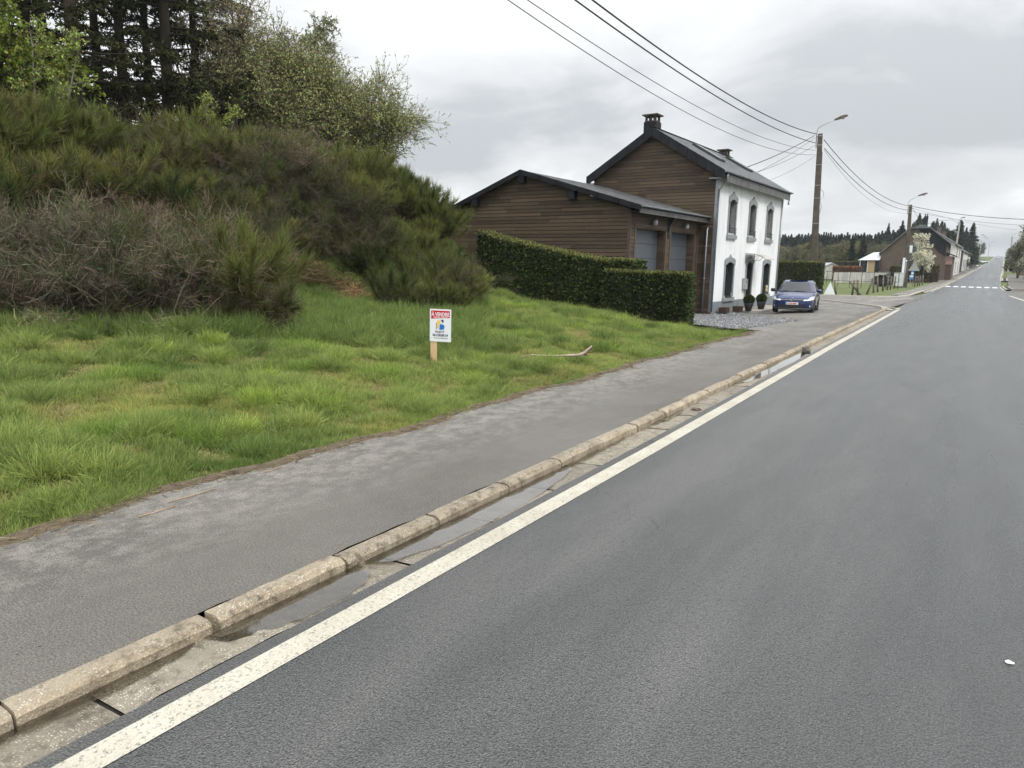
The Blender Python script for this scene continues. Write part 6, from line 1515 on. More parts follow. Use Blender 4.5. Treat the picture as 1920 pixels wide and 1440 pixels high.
for pts, e_, rad, lb in (([(1110, 0), (1375, 180), (1451, 224.7)], (1530, 251), .030, 'topmost thick twisted cable running from the upper edge to the near pole'),
                     ([(1078, 0), (1344.4, 180), (1435.5, 232.7)], (1529, 268), .027, 'second thick cable from the top running to the near pole'),
                     ([(990, 0), (1271, 180), (1400, 245)], (1529, 282), .014, 'third, thinner cable from the top running to the near pole'),
                     ([(950, 0), (1237, 180), (1378, 256.7)], (1529, 290), .014, 'lowest, thinnest cable running from the upper edge to the near pole')):
    ends.append(cable_fit(pts, att(*e_, P1Y), (-10.8, 3.0), 'overhead_cable', lb, rad, 'cable' if rad > .02 else 'greycable', gname))
# the pole they come from stands beside the camera, outside the picture
for e_, b_, mid, rad, lb in (((1545, 262), (1702.5, 385.6), (1640, 356), .028, 'upper thick cable sagging between the near and the second pole'), ((1546, 278), (1702, 394), (1640, 371), .026, 'lower thick cable sagging between the near and the second pole'), ((1545, 281), (1701, 400), (1640, 382), .012, 'thin wire sagging lowest between the near and the second pole')):
    A = np.array(att(*e_, P1Y)); B = np.array(att(*b_, P2Y))
    # sag from the middle sight line
    best = None
    for sag in np.linspace(0, 3, 60):
        err = 9e9
        for k in range(2, 19):
            q = k/20; p = A*(1-q)+B*q; p[2] -= sag*4*q*(1-q); dd_ = p-np.array([0, 0, CAM_H]); zz = dd_@CF; u_, v_ = 960+FPX*(dd_@CR)/zz, 720-FPX*(dd_@CU)/zz
            err = min(err, math.hypot(u_-mid[0], v_-mid[1]))
        if best is None or err < best[0]: best = (err, sag)
    sag = best[1]; P = []
    for k in range(25): q = k/24; p = A*(1-q)+B*q; p[2] -= sag*4*q*(1-q); P.append(tuple(p))
    m_ = MB(); m_.tube(P, rad, 5); tag(m_.build('overhead_cable', 'cable' if rad > .02 else 'greycable'), lb, 'cable', gname)
def span(A, B, sag, rad, lb, mat='cable', grp=None):
    A, B = np.array(A), np.array(B); P = []
    for k in range(17): q = k/16; p = A*(1-q)+B*q; p[2] -= sag*4*q*(1-q); P.append(tuple(p))
    m_ = MB(); m_.tube(P, rad, 5); tag(m_.build('overhead_cable', mat), lb, 'cable', grp)
for (a_, b_, r_, lb) in (((1527, 254), (1403, 312), .026, 'thick service cable from the near pole down to the back of the house roof'), ((1528, 258), (1418, 323), .013, 'thin service wire just under the thick one, from the near pole to the house'), ((1528, 272), (1424, 321), .014, 'second thin service wire from the near pole to the house roof'), ((1529, 292), (1444, 337), .010, 'lowest faint wire from the near pole to the far corner of the house')):
    # end points on the house's roof ridge plane
    best = None
    r = ray(*b_)
    for t in np.linspace(20, 90, 700):
        p = np.array([0, 0, CAM_H])+r*t; c, s_ = math.cos(-HR), math.sin(-HR); lx = (p[0]-HO[0])*c-(p[1]-HO[1])*s_; 
        if best is None or abs(lx+HD/2) < best[0]: best = (abs(lx+HD/2), p)
    e2 = best[1].copy(); A = np.array(att(*a_, P1Y)); dirv = (e2-A); e2 = e2+dirv/np.linalg.norm(dirv)*.5; span(A, e2, .15, r_, lb, grp='service wires to the house')
# wires leaving the second pole
cr = 'wires leaving the second pole'
span(att(1707, 386, P2Y), tuple(at_y(2300, 401, 60)), .9, .028, 'upper thick cable from the second pole across the road to the right', grp=cr)
span(att(1707, 395, P2Y), tuple(at_y(2300, 416, 60)), .9, .014, 'thin wire under the thick one, from the second pole across the road', 'greycable', cr)
span(att(1707, 389, P2Y), tuple(at_y(1906, 431, 118)), .35, .014, 'wire slanting down from the second pole to the trees on the right', 'greycable', cr)
span(att(1709, 387, P2Y), tuple(at_y(1740, 426, 136)), .3, .020, 'short cable from the second pole down to the brick house roof', 'cable', cr)
span(tuple(at_y(1713, 418, P2Y)), tuple(at_y(1786, 452, 200)), 2.2, .03, 'cable sagging from the second pole towards the pale pole', 'greycable', cr)
span(tuple(at_y(1713, 425, P2Y)), tuple(at_y(1786, 456, 200)), 2.6, .03, 'lower sagging cable towards the pale pole', 'greycable', cr)
# pale lamp pole's long arm
m_ = MB(); m_.tube([(0, 0, 11.2), (-1.6, 0, 12.0), (-4.2, 0, 11.9), (-6.8, 0, 10.9)], .06, 5); m_.build('long_arm', 'paleconcrete', p3)

def gpt(px, py, dz=0.0):
    """point of the road-level ground seen at a pixel"""
    r = ray(px, py); t = 1.0
    while t < 3000:
        p = np.array([0, 0, CAM_H])+r*t
        if p[2] < zr(p[1])+dz: break
        t *= 1.004
    return p
# cabinet, post, traffic sign, blue notice
x, y = P2X-.62, P2Y-1.6; x = rgx(1687.5, y)
cab = thing('street_cabinet', 'pale grey-green electricity cabinet at the foot of the second pole', 'cabinet', (x, y, rz(0, y)), D2R(12))
m_ = MB(); m_.box(-.48, .48, -.22, .22, 0, .14); m_.build('plinth', 'concrete', cab)
for sg in (-1, 1):
    a_, b_ = sorted((sg*.006, sg*.48)); m_ = MB(); m_.box(a_, b_, -.24, -.215, .15, 1.62); m_.build('door', 'cabinet', cab)
m_ = MB(); m_.box(-.49, .49, -.213, .22, .14, 1.64); m_.prism([(-.27, 1.64), (.25, 1.64), (.25, 1.68), (-.27, 1.72)], 'x', -.52, .52); m_.build('body', 'cabinet', cab)
m_ = MB(); m_.tube([(.06, -.26, .78), (.06, -.26, .95)], .02, 5); m_.build('handle', 'blackiron', cab)
t = thing('cable_duct', 'tall white cable duct fixed to the foot of the second pole', 'duct', (rgx(1694, P2Y-.5), P2Y-.55, rz(0, P2Y)), 0)
m_ = MB(); m_.box(-.13, .13, -.06, .06, 0, 3.35); m_.build('channel', 'signwhite', t); m_ = MB(); m_.box(-.14, .14, -.07, .07, 3.35, 3.42); m_.build('cap', 'signwhite', t)
t = thing('marker_post', 'thin grey post with a white tip right of the second pole', 'post', (rgx(1698.5, P2Y), P2Y-.2, rz(0, P2Y)), 0)
m_ = MB(); m_.tube([(0, 0, 0), (0, 0, 3.0)], .045, 6); m_.build('shaft', 'galv', t); m_ = MB(); m_.lathe([(.02, 2.98), (.08, 3.02), (.08, 3.14), (.02, 3.18)], n=8); m_.build('tip', 'signwhite', t)
Y = 104.; x = rgx(1714.5, Y)
t = thing('traffic_sign', 'triangular road sign seen from its bare grey back', 'traffic sign', (x, Y, rz(0, Y)), D2R(-10))
m_ = MB(); m_.tube([(0, 0, 0), (0, 0, 3.05)], .04, 6); m_.build('post', 'galv', t)
m_ = MB(); m_.prism([(-.66, 1.98), (-.60, 1.92), (.60, 1.92), (.66, 1.98), (.05, 3.06), (-.05, 3.06)], 'y', -.05, -.03); m_.build('plate', 'galv', t)
Y = 101.; x = rgx(1712, Y)
t = thing('blue_notice', 'small blue and white notice on a short post below the triangular sign', 'sign', (x, Y, rz(0, Y)), D2R(-8))
m_ = MB(); m_.tube([(-.12, 0, 0), (-.12, 0, 1.5)], .03, 5); m_.build('post', 'galv', t)
m_ = MB(); m_.box(-.27, .20, -.045, -.03, .85, 1.45); m_.build('lower_plate', 'bluesign', t); m_ = MB(); m_.box(-.15, .20, -.045, -.03, 1.47, 1.95); m_.build('upper_plate', 'bluesign', t)
m_ = MB(); m_.box(-.10, .15, -.05, -.0455, 1.52, 1.75); m_.box(-.22, .15, -.05, -.0455, 1.15, 1.38); m_.build('print', 'signwhite', t)
Y = 146.; x = rgx(1768, Y)
t = thing('cream_sign', 'cream shield-shaped sign on a tall cream post at the end of the beech hedge', 'sign', (x, Y, rz(0, Y)), 0)
m_ = MB(); m_.tube([(0, 0, 0), (0, 0, 2.9)], .07, 6); m_.build('post', 'beige', t); m_ = MB(); m_.prism([(-.28, 2.2), (.28, 2.2), (.42, 3.1), (-.42, 3.1)], 'y', -.10, -.07); m_.build('plate', 'beige', t)
Y = 232.; x = rgx(1914, Y)
t = thing('cream_sign', 'cream shield-shaped sign on the right-hand side of the road', 'sign', (x, Y, rz(0, Y)+.2), 0)
m_ = MB(); m_.tube([(0, 0, 0), (0, 0, 3.2)], .08, 6); m_.build('post', 'beige', t); m_ = MB(); m_.prism([(-.35, 2.5), (.35, 2.5), (.5, 3.5), (-.5, 3.5)], 'y', -.10, -.07); m_.build('plate', 'beige', t)
# white folding triangle stand on the grass corner
Y = 59.6; x = rgx(1560, Y)
t = thing('folding_stand', 'white triangular folding stand on the grass corner behind the blue car', 'sign stand', (x, Y, rz(0, Y, .02)), D2R(10))
m_ = MB(); m_.prism([(-.42, 0), (.42, 0), (.0, 1.0)], 'y', -.04, 0); m_.build('front_panel', 'signwhite', t)
m_ = MB(); m_.add([(-.42, .6, 0), (.42, .6, 0), (0, .03, 1.0), (-.40, .6, 0), (.4, .6, 0)], [(0, 1, 2)]); m_.build('rear_panel', 'galv', t)

# old fence of leaning posts with wire
fen = thing('wire_fence', 'old fence of leaning wooden posts and wire round the grass field', 'fence')
FP = [(1572.5, 60.5, -.16, 1.15), (1603, 62, .05, 1.15), (1614, 61.5, -.10, 1.2), (1621.5, 61.6, -.75, 1.5), (1630, 66, .3, 1.1), (1643, 71, -.10, 1.25), (1650.5, 74, -.10, 1.3), (1660, 77.5, -.05, 1.35), (1668, 82, 0, 1.35), (1674, 85, 0, 1.35), (1681, 89, 0.02, 1.35), (1703, 96, 0, 1.3), (1719, 104, .02, 1.3), (1724, 107, 0, 1.3), (1728, 110, 0, 1.3), (1733, 113, 0, 1.3)]
pp = []
for px, Y, ln, h in FP:
    x = rgx(px, Y); z = rz(0, Y); m_ = MB(); m_.tube([(x, Y, z-.1), (x+math.sin(ln)*h, Y, z+math.cos(ln)*h)], [.085, .07], 7); m_.build('post', 'post', fen); pp.append((x+math.sin(ln)*h*.8, Y, z+math.cos(ln)*h*.8))
for a_, b_ in zip(pp, pp[1:]):
    if abs(a_[1]-b_[1]) > 20: continue
    for dz_ in (0, -.35, -.7):
        m_ = MB(); m_.tube([(a_[0], a_[1], a_[2]+dz_), ((a_[0]+b_[0])/2, (a_[1]+b_[1])/2, (a_[2]+b_[2])/2+dz_-.04), (b_[0], b_[1], b_[2]+dz_)], .010, 3); m_.build('wire', 'greycable', fen)
fb = thing('wire_fence', 'thin metal fence with a dark top rail crossing the field before the low white wall', 'fence')
for k in range(10):
    x = -17.5+k*1.15; m_ = MB(); m_.tube([(x, 84, rz(0, 84)), (x, 84, rz(0, 84)+1.75)], .025, 4); m_.build('post', 'blackiron', fb)
for zz in (.75, 1.7):
    m_ = MB(); m_.tube([(-17.6, 84, rz(0, 84)+zz), (-7.2, 84, rz(0, 84)+zz)], .022, 4); m_.build('rail', 'blackiron', fb)

# ================================================================== FAR BUILDINGS
BY = 132.0; bz0 = rz(0, BY)-.1
def bp(px, py, Y=BY): p = at_y(px, py, Y); return float(p[0]), float(p[2])-bz0
bh = thing('brick_house', 'brown brick house with a dark slate-clad gable, beyond the field', 'house', (0, BY, bz0), 0)
xl_, ze_ = bp(1653, 473); xa, za = bp(1707.5, 428.5); xb, zb2 = bp(1745, 428); xr2, zer = bp(1776.5, 453)
m_ = MB(); m_.prism([(xl_, 0), (xr2, 0), (xr2, zer), (xb, zb2), (xa, za), (xl_, ze_)], 'y', 0, 16); m_.build('wall', 'brick', bh)
# slate cladding on the upper right of the gable
xc, zc = bp(1716, 430); xd, zd = bp(1777, 481)
m_ = MB(); m_.prism([(xc, za-.02), (xb, zb2-.02), (xr2-.02, zer-.05), (xr2-.02, zd), (bp(1757, 470)[0], bp(1757, 470)[1]), (bp(1735, 447)[0], bp(1735, 447)[1])], 'y', -.06, 0); m_.build('gable_slates', 'darkslate', bh)
def slabroof(par, x0, z0, x1, z1, y0, y1, th=.18, mat='slate', name='roof'):
    m_ = MB(); m_.prism([(x0, z0), (x1, z1), (x1, z1+th), (x0, z0+th)], 'y', y0, y1); m_.build(name, mat, par)
slabroof(bh, xl_-.35, ze_-.35, xa, za, -.5, 16.4); slabroof(bh, xa, za+.0, xb, zb2, -.5, 16.4); slabroof(bh, xb, zb2, xr2+.5, zer-.40, -.5, 16.4)
m_ = MB(); m_.prism([(xa+.2, za+.15), (xb-.2, zb2+.15), (xb-.9, zb2+.75), (xa+.9, za+.75)], 'y', 3.5, 15); m_.build('upper_roof', 'slate', bh)
c = empty('chimney'); c.parent = bh; cx_, cz_ = bp(1731, 418); m_ = MB(); m_.box(cx_-.3, cx_+.3, 5, 5.7, za, za+2.2); m_.build('stack', 'darkslate', c); m_ = MB(); m_.box(cx_-.22, cx_-.05, 5.1, 5.3, za+2.2, za+2.6); m_.box(cx_+.05, cx_+.22, 5.4, 5.6, za+2.2, za+2.6); m_.build('flue', 'rust', c)
def win(par, x0, x1, z0, z1, y=-.0, white=True):
    w_ = empty('window'); w_.parent = par; m_ = MB(); f = .08
    m_.box(x0, x1, y-.07, y+.02, z0, z0+f); m_.box(x0, x1, y-.07, y+.02, z1-f, z1); m_.box(x0, x0+f, y-.072, y+.02, z0+f, z1-f); m_.box(x1-f, x1, y-.072, y+.02, z0+f, z1-f); m_.box((x0+x1)/2-f/2, (x0+x1)/2+f/2, y-.068, y+.02, z0+f, z1-f); m_.build('frame', 'signwhite' if white else 'doordark', w_)
    m_ = MB(); m_.box(x0+f, x1-f, y-.04, y-.005, z0+f, z1-f); m_.build('pane', 'glass', w_)
x0, z1_ = bp(1702, 460); x1, z0_ = bp(1720, 474)
m_ = MB(); a_, b_ = bp(1700, 454); c_, d_ = bp(1722, 486); m_.box(a_, c_, -.075, -.002, d_, b_); m_.build('grey_panel', 'fascia', bh)
w_ = empty('window'); w_.parent = bh; m_ = MB(); m_.box(x0, (x0+x1)/2, -.12, -.08, z0_, z1_); m_.build('shutter', 'signwhite', w_); m_ = MB(); m_.box((x0+x1)/2+.01, x1, -.12, -.08, z0_, z1_); m_.build('pane', 'glass', w_)
x0, z1_ = bp(1700, 487); x1, z0_ = bp(1717, 500); m_ = MB(); m_.box(x0, x1, -.1, -.003, z0_-.6, z1_); m_.build('garden_door', 'doordark', bh)
x0, z1_ = bp(1688, 487); x1, z0_ = bp(1691.5, 500); m_ = MB(); m_.box(x0, x1, -.06, -.002, z0_-.6, z1_); m_.build('side_door', 'doordark', bh)
# front porch wing towards the road: pinkish panel, balcony, brick
pw_ = empty('porch'); pw_.parent = bh
m_ = MB(); m_.box(xr2, xr2+.9, 2, 12, 0, 3.9); m_.build('porch_wall', 'rust', pw_); m_ = MB(); m_.box(xr2+.02, xr2+.87, 1.9, 1.99, 2.6, 3.9); m_.build('pink_panel', simple('faded_pink', (.42, .27, .24), .8), pw_)
m_ = MB(); m_.prism([(xr2-.1, 4.4), (xr2+1.3, 3.85), (xr2+1.3, 4.0), (xr2-.1, 4.55)], 'y', 1.6, 12); m_.build('porch_roof', 'darkslate', pw_)
# conservatory
cs = empty('conservatory'); cs.parent = bh
xq, zq = bp(1611, 487.5); xp, zp = bp(1648, 478)
m_ = MB(); m_.add([(xq, -1.2, zq), (xl_-.02, -1.2, zq+.05), (xl_-.02, 1.8, zp+.5), (xp-1.0, 1.8, zp+.45)], [(0, 1, 2, 3)]); m_.add([(xq, -1.2, zq-.08), (xl_-.02, -1.2, zq-.03), (xl_-.02, -1.2, zq+.05), (xq, -1.2, zq)], [(0, 1, 2, 3)]); m_.build('glass_roof', 'glassroof', cs)
m_ = MB(); m_.box(xq+.3, xl_-.03, -.9, 1.7, 0, .9); m_.build('low_wall', 'paleconcrete', cs)
for k in range(6):
    q = xq+.3+(xl_-xq-.35)*k/5; m_ = MB(); m_.box(q-.05, q+.05, -.95, -.85, .9, zq-.05); m_.build('mullion', 'signwhite' if k in (0, 2) else 'doordark', cs)
m_ = MB(); m_.box(xq+.36, xl_-.1, -.9, -.88, .9, zq-.06); m_.build('glazing', 'glass', cs)
m_ = MB(); m_.box(xq+1.5, xq+2.5, -.97, -.951, .3, zq-.1); m_.build('blind', 'straw', cs)

# low white garden wall of panels
gw = thing('garden_wall', 'low weathered white concrete wall along the far edge of the field', 'wall')
A = np.array([rgx(1565, 112), 112.]); B = np.array([rgx(1682, 120), 120.]); n = 14
for k in range(n):
    a_ = A+(B-A)*k/n; b_ = A+(B-A)*((k+1)/n); d = unit(b_-a_); nn = np.array([-d[1], d[0]])*.07; b_ = b_-d*.03; z = rz(0, a_[1]); h = 1.45
    m_ = MB(); m_.prism([(a_[0]-nn[0], a_[1]-nn[1]), (b_[0]-nn[0], b_[1]-nn[1]), (b_[0]+nn[0], b_[1]+nn[1]), (a_[0]+nn[0], a_[1]+nn[1])], 'z', z-.1, z+h); m_.build('panel', 'paleconcrete' if k % 5 != 2 else 'galv', gw)
sh = thing('garden_shed', 'small pale garden shed at the left end of the white wall', 'shed', (rgx(1554, 126), 126, rz(0, 126)), D2R(30))
m_ = MB(); m_.box(-1.5, 1.5, -1.2, 1.2, 0, 1.7); m_.prism([(-1.5, 1.7), (1.5, 1.7), (0, 2.5)], 'y', -1.2, 1.2); m_.build('wall', 'paleconcrete', sh); m_ = MB(); m_.prism([(-1.7, 1.66), (0, 2.5), (0, 2.62), (-1.7, 1.78)], 'y', -1.35, 1.35); m_.prism([(1.7, 1.66), (0, 2.5), (0, 2.62), (1.7, 1.78)], 'y', -1.35, 1.35); m_.build('roof', 'galv', sh)
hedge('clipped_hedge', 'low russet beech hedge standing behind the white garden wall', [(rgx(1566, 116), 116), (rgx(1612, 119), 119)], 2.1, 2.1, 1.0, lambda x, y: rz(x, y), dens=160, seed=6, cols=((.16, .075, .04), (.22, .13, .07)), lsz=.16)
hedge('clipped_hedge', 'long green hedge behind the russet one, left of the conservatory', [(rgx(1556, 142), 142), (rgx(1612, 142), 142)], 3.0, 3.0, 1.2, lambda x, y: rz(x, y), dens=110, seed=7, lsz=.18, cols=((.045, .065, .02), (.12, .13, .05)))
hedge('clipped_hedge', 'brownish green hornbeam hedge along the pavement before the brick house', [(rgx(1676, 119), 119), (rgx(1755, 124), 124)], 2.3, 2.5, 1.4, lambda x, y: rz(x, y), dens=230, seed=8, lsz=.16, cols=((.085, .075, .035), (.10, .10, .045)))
# white houses along the left side of the road
def rowhouse(label, Y0, Y1, x0, x1, dep, ze, zr_, wall, group, wins, roof='slate', endmat=None):
    z = rz(0, Y0)-.3; t = thing('row_house', label, 'house', (0, 0, z), 0, group)
    m_ = MB(); V = [(x0, Y0, 0), (x0-dep, Y0, 0), (x0-dep, Y0, ze), (x0-dep/2, Y0, zr_), (x0, Y0, ze), (x1, Y1, 0), (x1-dep, Y1, 0), (x1-dep, Y1, ze), (x1-dep/2, Y1, zr_), (x1, Y1, ze)]
    m_.add(V, [(0, 1, 2, 3, 4), (9, 8, 7, 6, 5), (0, 4, 9, 5), (1, 6, 7, 2)]); m_.build('wall', wall, t)
    m_ = MB()
    for sg in (0, 1):
        xa_, xb_ = (x0+.4, x1+.4) if sg == 0 else (x0-dep-.4, x1-dep-.4)
        V = [(xa_, Y0-.4, ze-.25), (x0-dep/2, Y0-.4, zr_+.02), (x1-dep/2, Y1+.3, zr_+.02), (xb_, Y1+.3, ze-.25)]; V += [(a_, b_, c_+.2) for a_, b_, c_ in V]; m_.add(V, [(0, 1, 2, 3), (4, 5, 6, 7), (0, 1, 5, 4), (1, 2, 6, 5), (2, 3, 7, 6), (3, 0, 4, 7)])
    m_.build('roof', roof, t)
    m_ = MB(); cy = Y0+(Y1-Y0)*.7; m_.box((x0+x1)/2-dep/2-.4, (x0+x1)/2-dep/2+.4, cy-.4, cy+.4, zr_-.5, zr_+1.3); m_.build('chimney', 'brick', t)
    for (f, z0, z1, w_) in wins:
        y = Y0+(Y1-Y0)*f; x_ = x0+(x1-x0)*f; s_ = (x1-x0)/(Y1-Y0); wn = empty('window'); wn.parent = t
        m_ = MB(); m_.add([(x_+.02, y-w_/2, z0), (x_+.02+s_*w_, y+w_/2, z0), (x_+.02+s_*w_, y+w_/2, z1), (x_+.02, y-w_/2, z1)], [(0, 1, 2, 3)]); m_.build('pane', 'glass', wn)
        m_ = MB(); m_.box(x_+.03, x_+.12, y-w_/2-.1, y+w_/2+.1, z0-.15, z0); m_.build('sill', 'greytrim', wn)
    return t
g_ = 'row of houses on the left of the road'
rowhouse('nearest white house of the row, just behind the brick house', 160, 182, rgx(1783, 160)+.35, rgx(1797, 182)+.2, 8, 6.2, 8.8, 'creamwall', g_, [(.3, 1, 3, 1.5), (.7, 1, 3, 1.5), (.3, 4, 5.5, 1.5), (.7, 4, 5.5, 1.5)])
rowhouse('second row house with a dark slate gable turned to the camera', 184, 206, rgx(1799, 184)-.4, rgx(1805, 206)-.2, 8, 5.6, 8.6, 'darkslate', g_, [])
rowhouse('third house of the row, white with three narrow windows', 212, 244, rgx(1804, 212)+.0, rgx(1814, 244), 9, 5.2, 8.3, 'creamwall', g_, [(.15, .9, 3.3, 2.2), (.4, .9, 3.3, 2.2), (.65, .9, 3.3, 2.2), (.9, .9, 3.3, 2.2)])
rowhouse('farthest white house of the row, half hidden by the dark tree', 246, 262, rgx(1815.5, 246), rgx(1817.5, 262), 9, 4.8, 7.6, 'creamwall', g_, [(.4, .9, 3.0, 2)])
# parked and moving cars far away
def small_car(label, px, Y, dx_, heading, group):
    t = thing('distant_car', label, 'car', (rgx(px, Y)+dx_, Y, rz(0, Y, .02)), heading, group)
    m_ = MB(); m_.prism([(-2.1, .35), (2.1, .35), (2.15, .7), (1.3, .9), (-2.0, .98), (-2.15, .7)], 'x', -.85, .85)
    m_.v = [(b_, a_, c_) for a_, b_, c_ in m_.v]; m_.build('body', 'signwhite', t)
    m_ = MB(); V = [(-1.9, -.78, .95), (.95, -.78, .92), (.3, -.6, 1.45), (-1.5, -.6, 1.45), (-1.9, .78, .95), (.95, .78, .92), (.3, .6, 1.45), (-1.5, .6, 1.45)]
    m_.add(V, [(0, 1, 2, 3), (7, 6, 5, 4), (1, 5, 6, 2), (0, 3, 7, 4)]); m_.build('windows', 'glass', t)
    m_ = MB(); m_.box(-1.5, .3, -.61, .61, 1.451, 1.50); m_.build('roof', 'signwhite', t)
    for xx in (-1.35, 1.35):
        for sg in (-1, 1): m_ = MB(); m_.lathe([(.01, -.1), (.33, -.1), (.33, .1), (.01, .1)], (xx, sg*.78, .33), 14, 'y'); m_.build('wheel', 'blackiron', t)
small_car('white car parked left of the road beyond the row houses', 1827.5, 285, 0, D2R(60), 'small white cars in the distance')
small_car('white vehicle farther up on the grass left of the road', 1841, 360, 0, D2R(30), 'small white cars in the distance')
small_car('white car coming over the brow of the hill', 1868, 560, 0, D2R(90), 'small white cars in the distance')

# ================================================================== FAR TREES
def far_conifer(seed, H=12, R_=2.6, n=1700, dark=(.030, .044, .024)):
    global rng
    keep = rng; rng = np.random.default_rng(seed); T = Soup(); S = Soup(); T.tubes(curves(np.zeros((1, 3)), np.array([[0, 0, 1.]]), np.array([H*.97]), 5, 0), np.linspace(.22, .03, 5)[None], np.array([(.03, .024, .018)]), 0, 5)
    t = rng.uniform(0.06, 1, n)**.85; an = rng.uniform(0, 6.28, n); lay = np.clip(t+np.sin(t*75)*.006, 0, 1); r = R_*(1.03-lay)**.85*(.72+.28*np.sin(an*2.3+lay*23))*rng.uniform(.7, 1.1, n); P0 = np.stack([np.cos(an)*r*.15, np.sin(an)*r*.15, lay*H+.1], 1)
    P = curves(P0, np.stack([np.cos(an), np.sin(an), rng.uniform(-.35, .05, n)], 1), np.maximum(.15, r*rng.uniform(.7, 1.1, n)), 3, .08, .05); S.ribbons(P, np.array([.16, .24, .05])[None]*np.ones((n, 1))*H/12, cvar(dark, n, .4, .12))
    rng = keep; return T.mesh('trunk', 'wood_veg'), S.mesh('crown', 'needles')
def far_decid(seed, H=9, R_=3.5, n=1900, twig=(.10, .085, .055), leaf=(.12, .135, .05), flow=None, dens=1.0):
    global rng
    keep = rng; rng = np.random.default_rng(seed); T = Soup(); S = Soup()
    A = curves(np.zeros((3, 3)), np.stack([rng.normal(size=3)*.25, rng.normal(size=3)*.25, np.ones(3)], 1), np.full(3, H*.75), 6, .06); T.tubes(A, np.linspace(.16, .03, 6)[None]*np.ones((3, 1)), cvar((.08, .065, .05), 3), 0, 5)
    p, t, i, tt = sample(A, 14, .25, 1); B = curves(p, unit(rng.normal(size=p.shape)*np.array([1, 1, .35])+t*.5), R_*(1.15-tt*.7)*rng.uniform(.5, 1, len(p)), 5, .15, 0, .08); T.tubes(B, np.linspace(.06, .015, 5)[None]*np.ones((len(p), 1)), cvar((.085, .07, .05), len(p)), 0, 3)
    p, t, i, tt = sample(B, n//42, .25, 1); E_ = curves(p, unit(t*.5+rng.normal(size=p.shape)*.7+np.array([0, 0, .15])), rng.uniform(.4, 1.2, len(p))*H/9, 3, .2); S.ribbons(E_, .045*H/9, cvar(twig, len(p), .3))
    p, t, i, tt = sample(E_, int(2*dens), 0, 1); c = cvar(leaf, len(p), .35, .12)
    if flow is not None: k = rng.uniform(size=len(p)) < .75; c[k] = cvar(flow, int(k.sum()), .12, .05)
    S.ribbons(curves(p, rng.normal(size=p.shape), np.full(len(p), .20*H/9), 2), .15*H/9, c)
    rng = keep; return T.mesh('trunk', 'wood_veg'), S.mesh('crown', 'veg')
FC = [far_conifer(601), far_conifer(602, R_=2.2), far_conifer(603, R_=3.0, n=2100)]
FD = [far_decid(611), far_decid(612, twig=(.13, .115, .06), leaf=(.16, .17, .06)), far_decid(613, twig=(.09, .075, .06), leaf=(.10, .10, .05)), far_decid(614, R_=3.0, twig=(.12, .10, .08), leaf=(.20, .20, .09))]
def top_h(px, py, Y): return float(at_y(px, py, Y)[2])-rz(0, Y)
def ptree(pair, H0, name, label, px, Y, topy, group=None, sx=1.0):
    h = top_h(px, topy, Y); x = rgx(px, Y); s = max(.25, h/H0); return plant(pair, name, label, 'tree', x, Y, s*sx, z=rz(0, Y)-.2, group=group, sz=s)
gF = 'dark conifers on the horizon behind the field'; gD = 'leafless trees behind the field'
# far band of dark conifers
px = 1452.0
while px < 1778:
    Y = rnd.uniform(232, 285); ty = 437+rnd.uniform(-3, 4)+(3 if px < 1500 else 0)+(-6 if px > 1640 else 0)
    ptree(rnd.choice(FC), 12, 'conifer_tree', 'dark conifer standing in the wood behind the field', px, Y, ty, gF, 1.7); px += rnd.uniform(4.0, 6.6)
px = 1455.0
while px < 1700:
    Y = rnd.uniform(196, 224); ty = 447+rnd.uniform(-5, 9); ptree(rnd.choice(FD), 9, 'bare_tree', 'brown leafless tree in front of the dark conifers', px, Y, ty, gD, 1.1); px += rnd.uniform(7, 12)
px = 1458.0
while px < 1665:
    Y = rnd.uniform(150, 178); ty = 470+rnd.uniform(-9, 8); ptree(rnd.choice(FD), 9, 'shrubby_tree', 'low olive-brown shrubby tree at the far edge of the field', px, Y, ty, 'shrubby trees along the far edge of the field', 1.25); px += rnd.uniform(9, 14)
ptree(far_decid(620, twig=(.20, .18, .09), leaf=(.30, .29, .12)), 9, 'bare_tree', 'yellow-green budding bush showing right beside the white house', 1475, 120, 487, None, 1.3)
ptree(far_decid(621, H=10, R_=3.4, twig=(.15, .13, .09), leaf=(.15, .15, .07)), 9.4, 'bare_tree', 'tall fan-shaped bare tree in the middle of the field edge', 1572, 152, 440, None, 1.0)
ptree(FC[1], 12, 'conifer_tree', 'black-green conifer, left of the close pair before the brick house', 1594, 145, 438, None, 1.3)
ptree(FC[2], 12, 'conifer_tree', 'black-green conifer, right of the close pair before the brick house', 1615, 147, 441, None, 1.25)
ptree(FD[3], 9, 'bare_tree', 'greenish bare tree just left of the brick house gable', 1640, 158, 452, None, 1.1)
for px, Y, ty, lb in ((1684, 215, 413, 'tall conifer rising left of the brick house roof'), (1722, 232, 408, 'dark conifer tip behind the brick house chimney'), (1757, 230, 414, 'rounded dark conifer right of the brick house chimney'), (1741, 260, 414, 'small dark tip between chimney and rounded conifer'), (1792, 238, 412, 'tall open conifer left of the pair above the white houses'), (1816, 262, 417, 'tall pointed conifer right of the pair above the white houses'), (1768, 270, 428, 'shorter conifer behind the roofs'), (1804, 280, 426, 'conifer between the tall pair')):
    ptree(rnd.choice(FC), 12, 'conifer_tree', lb, px, Y, ty, None, 1.45)
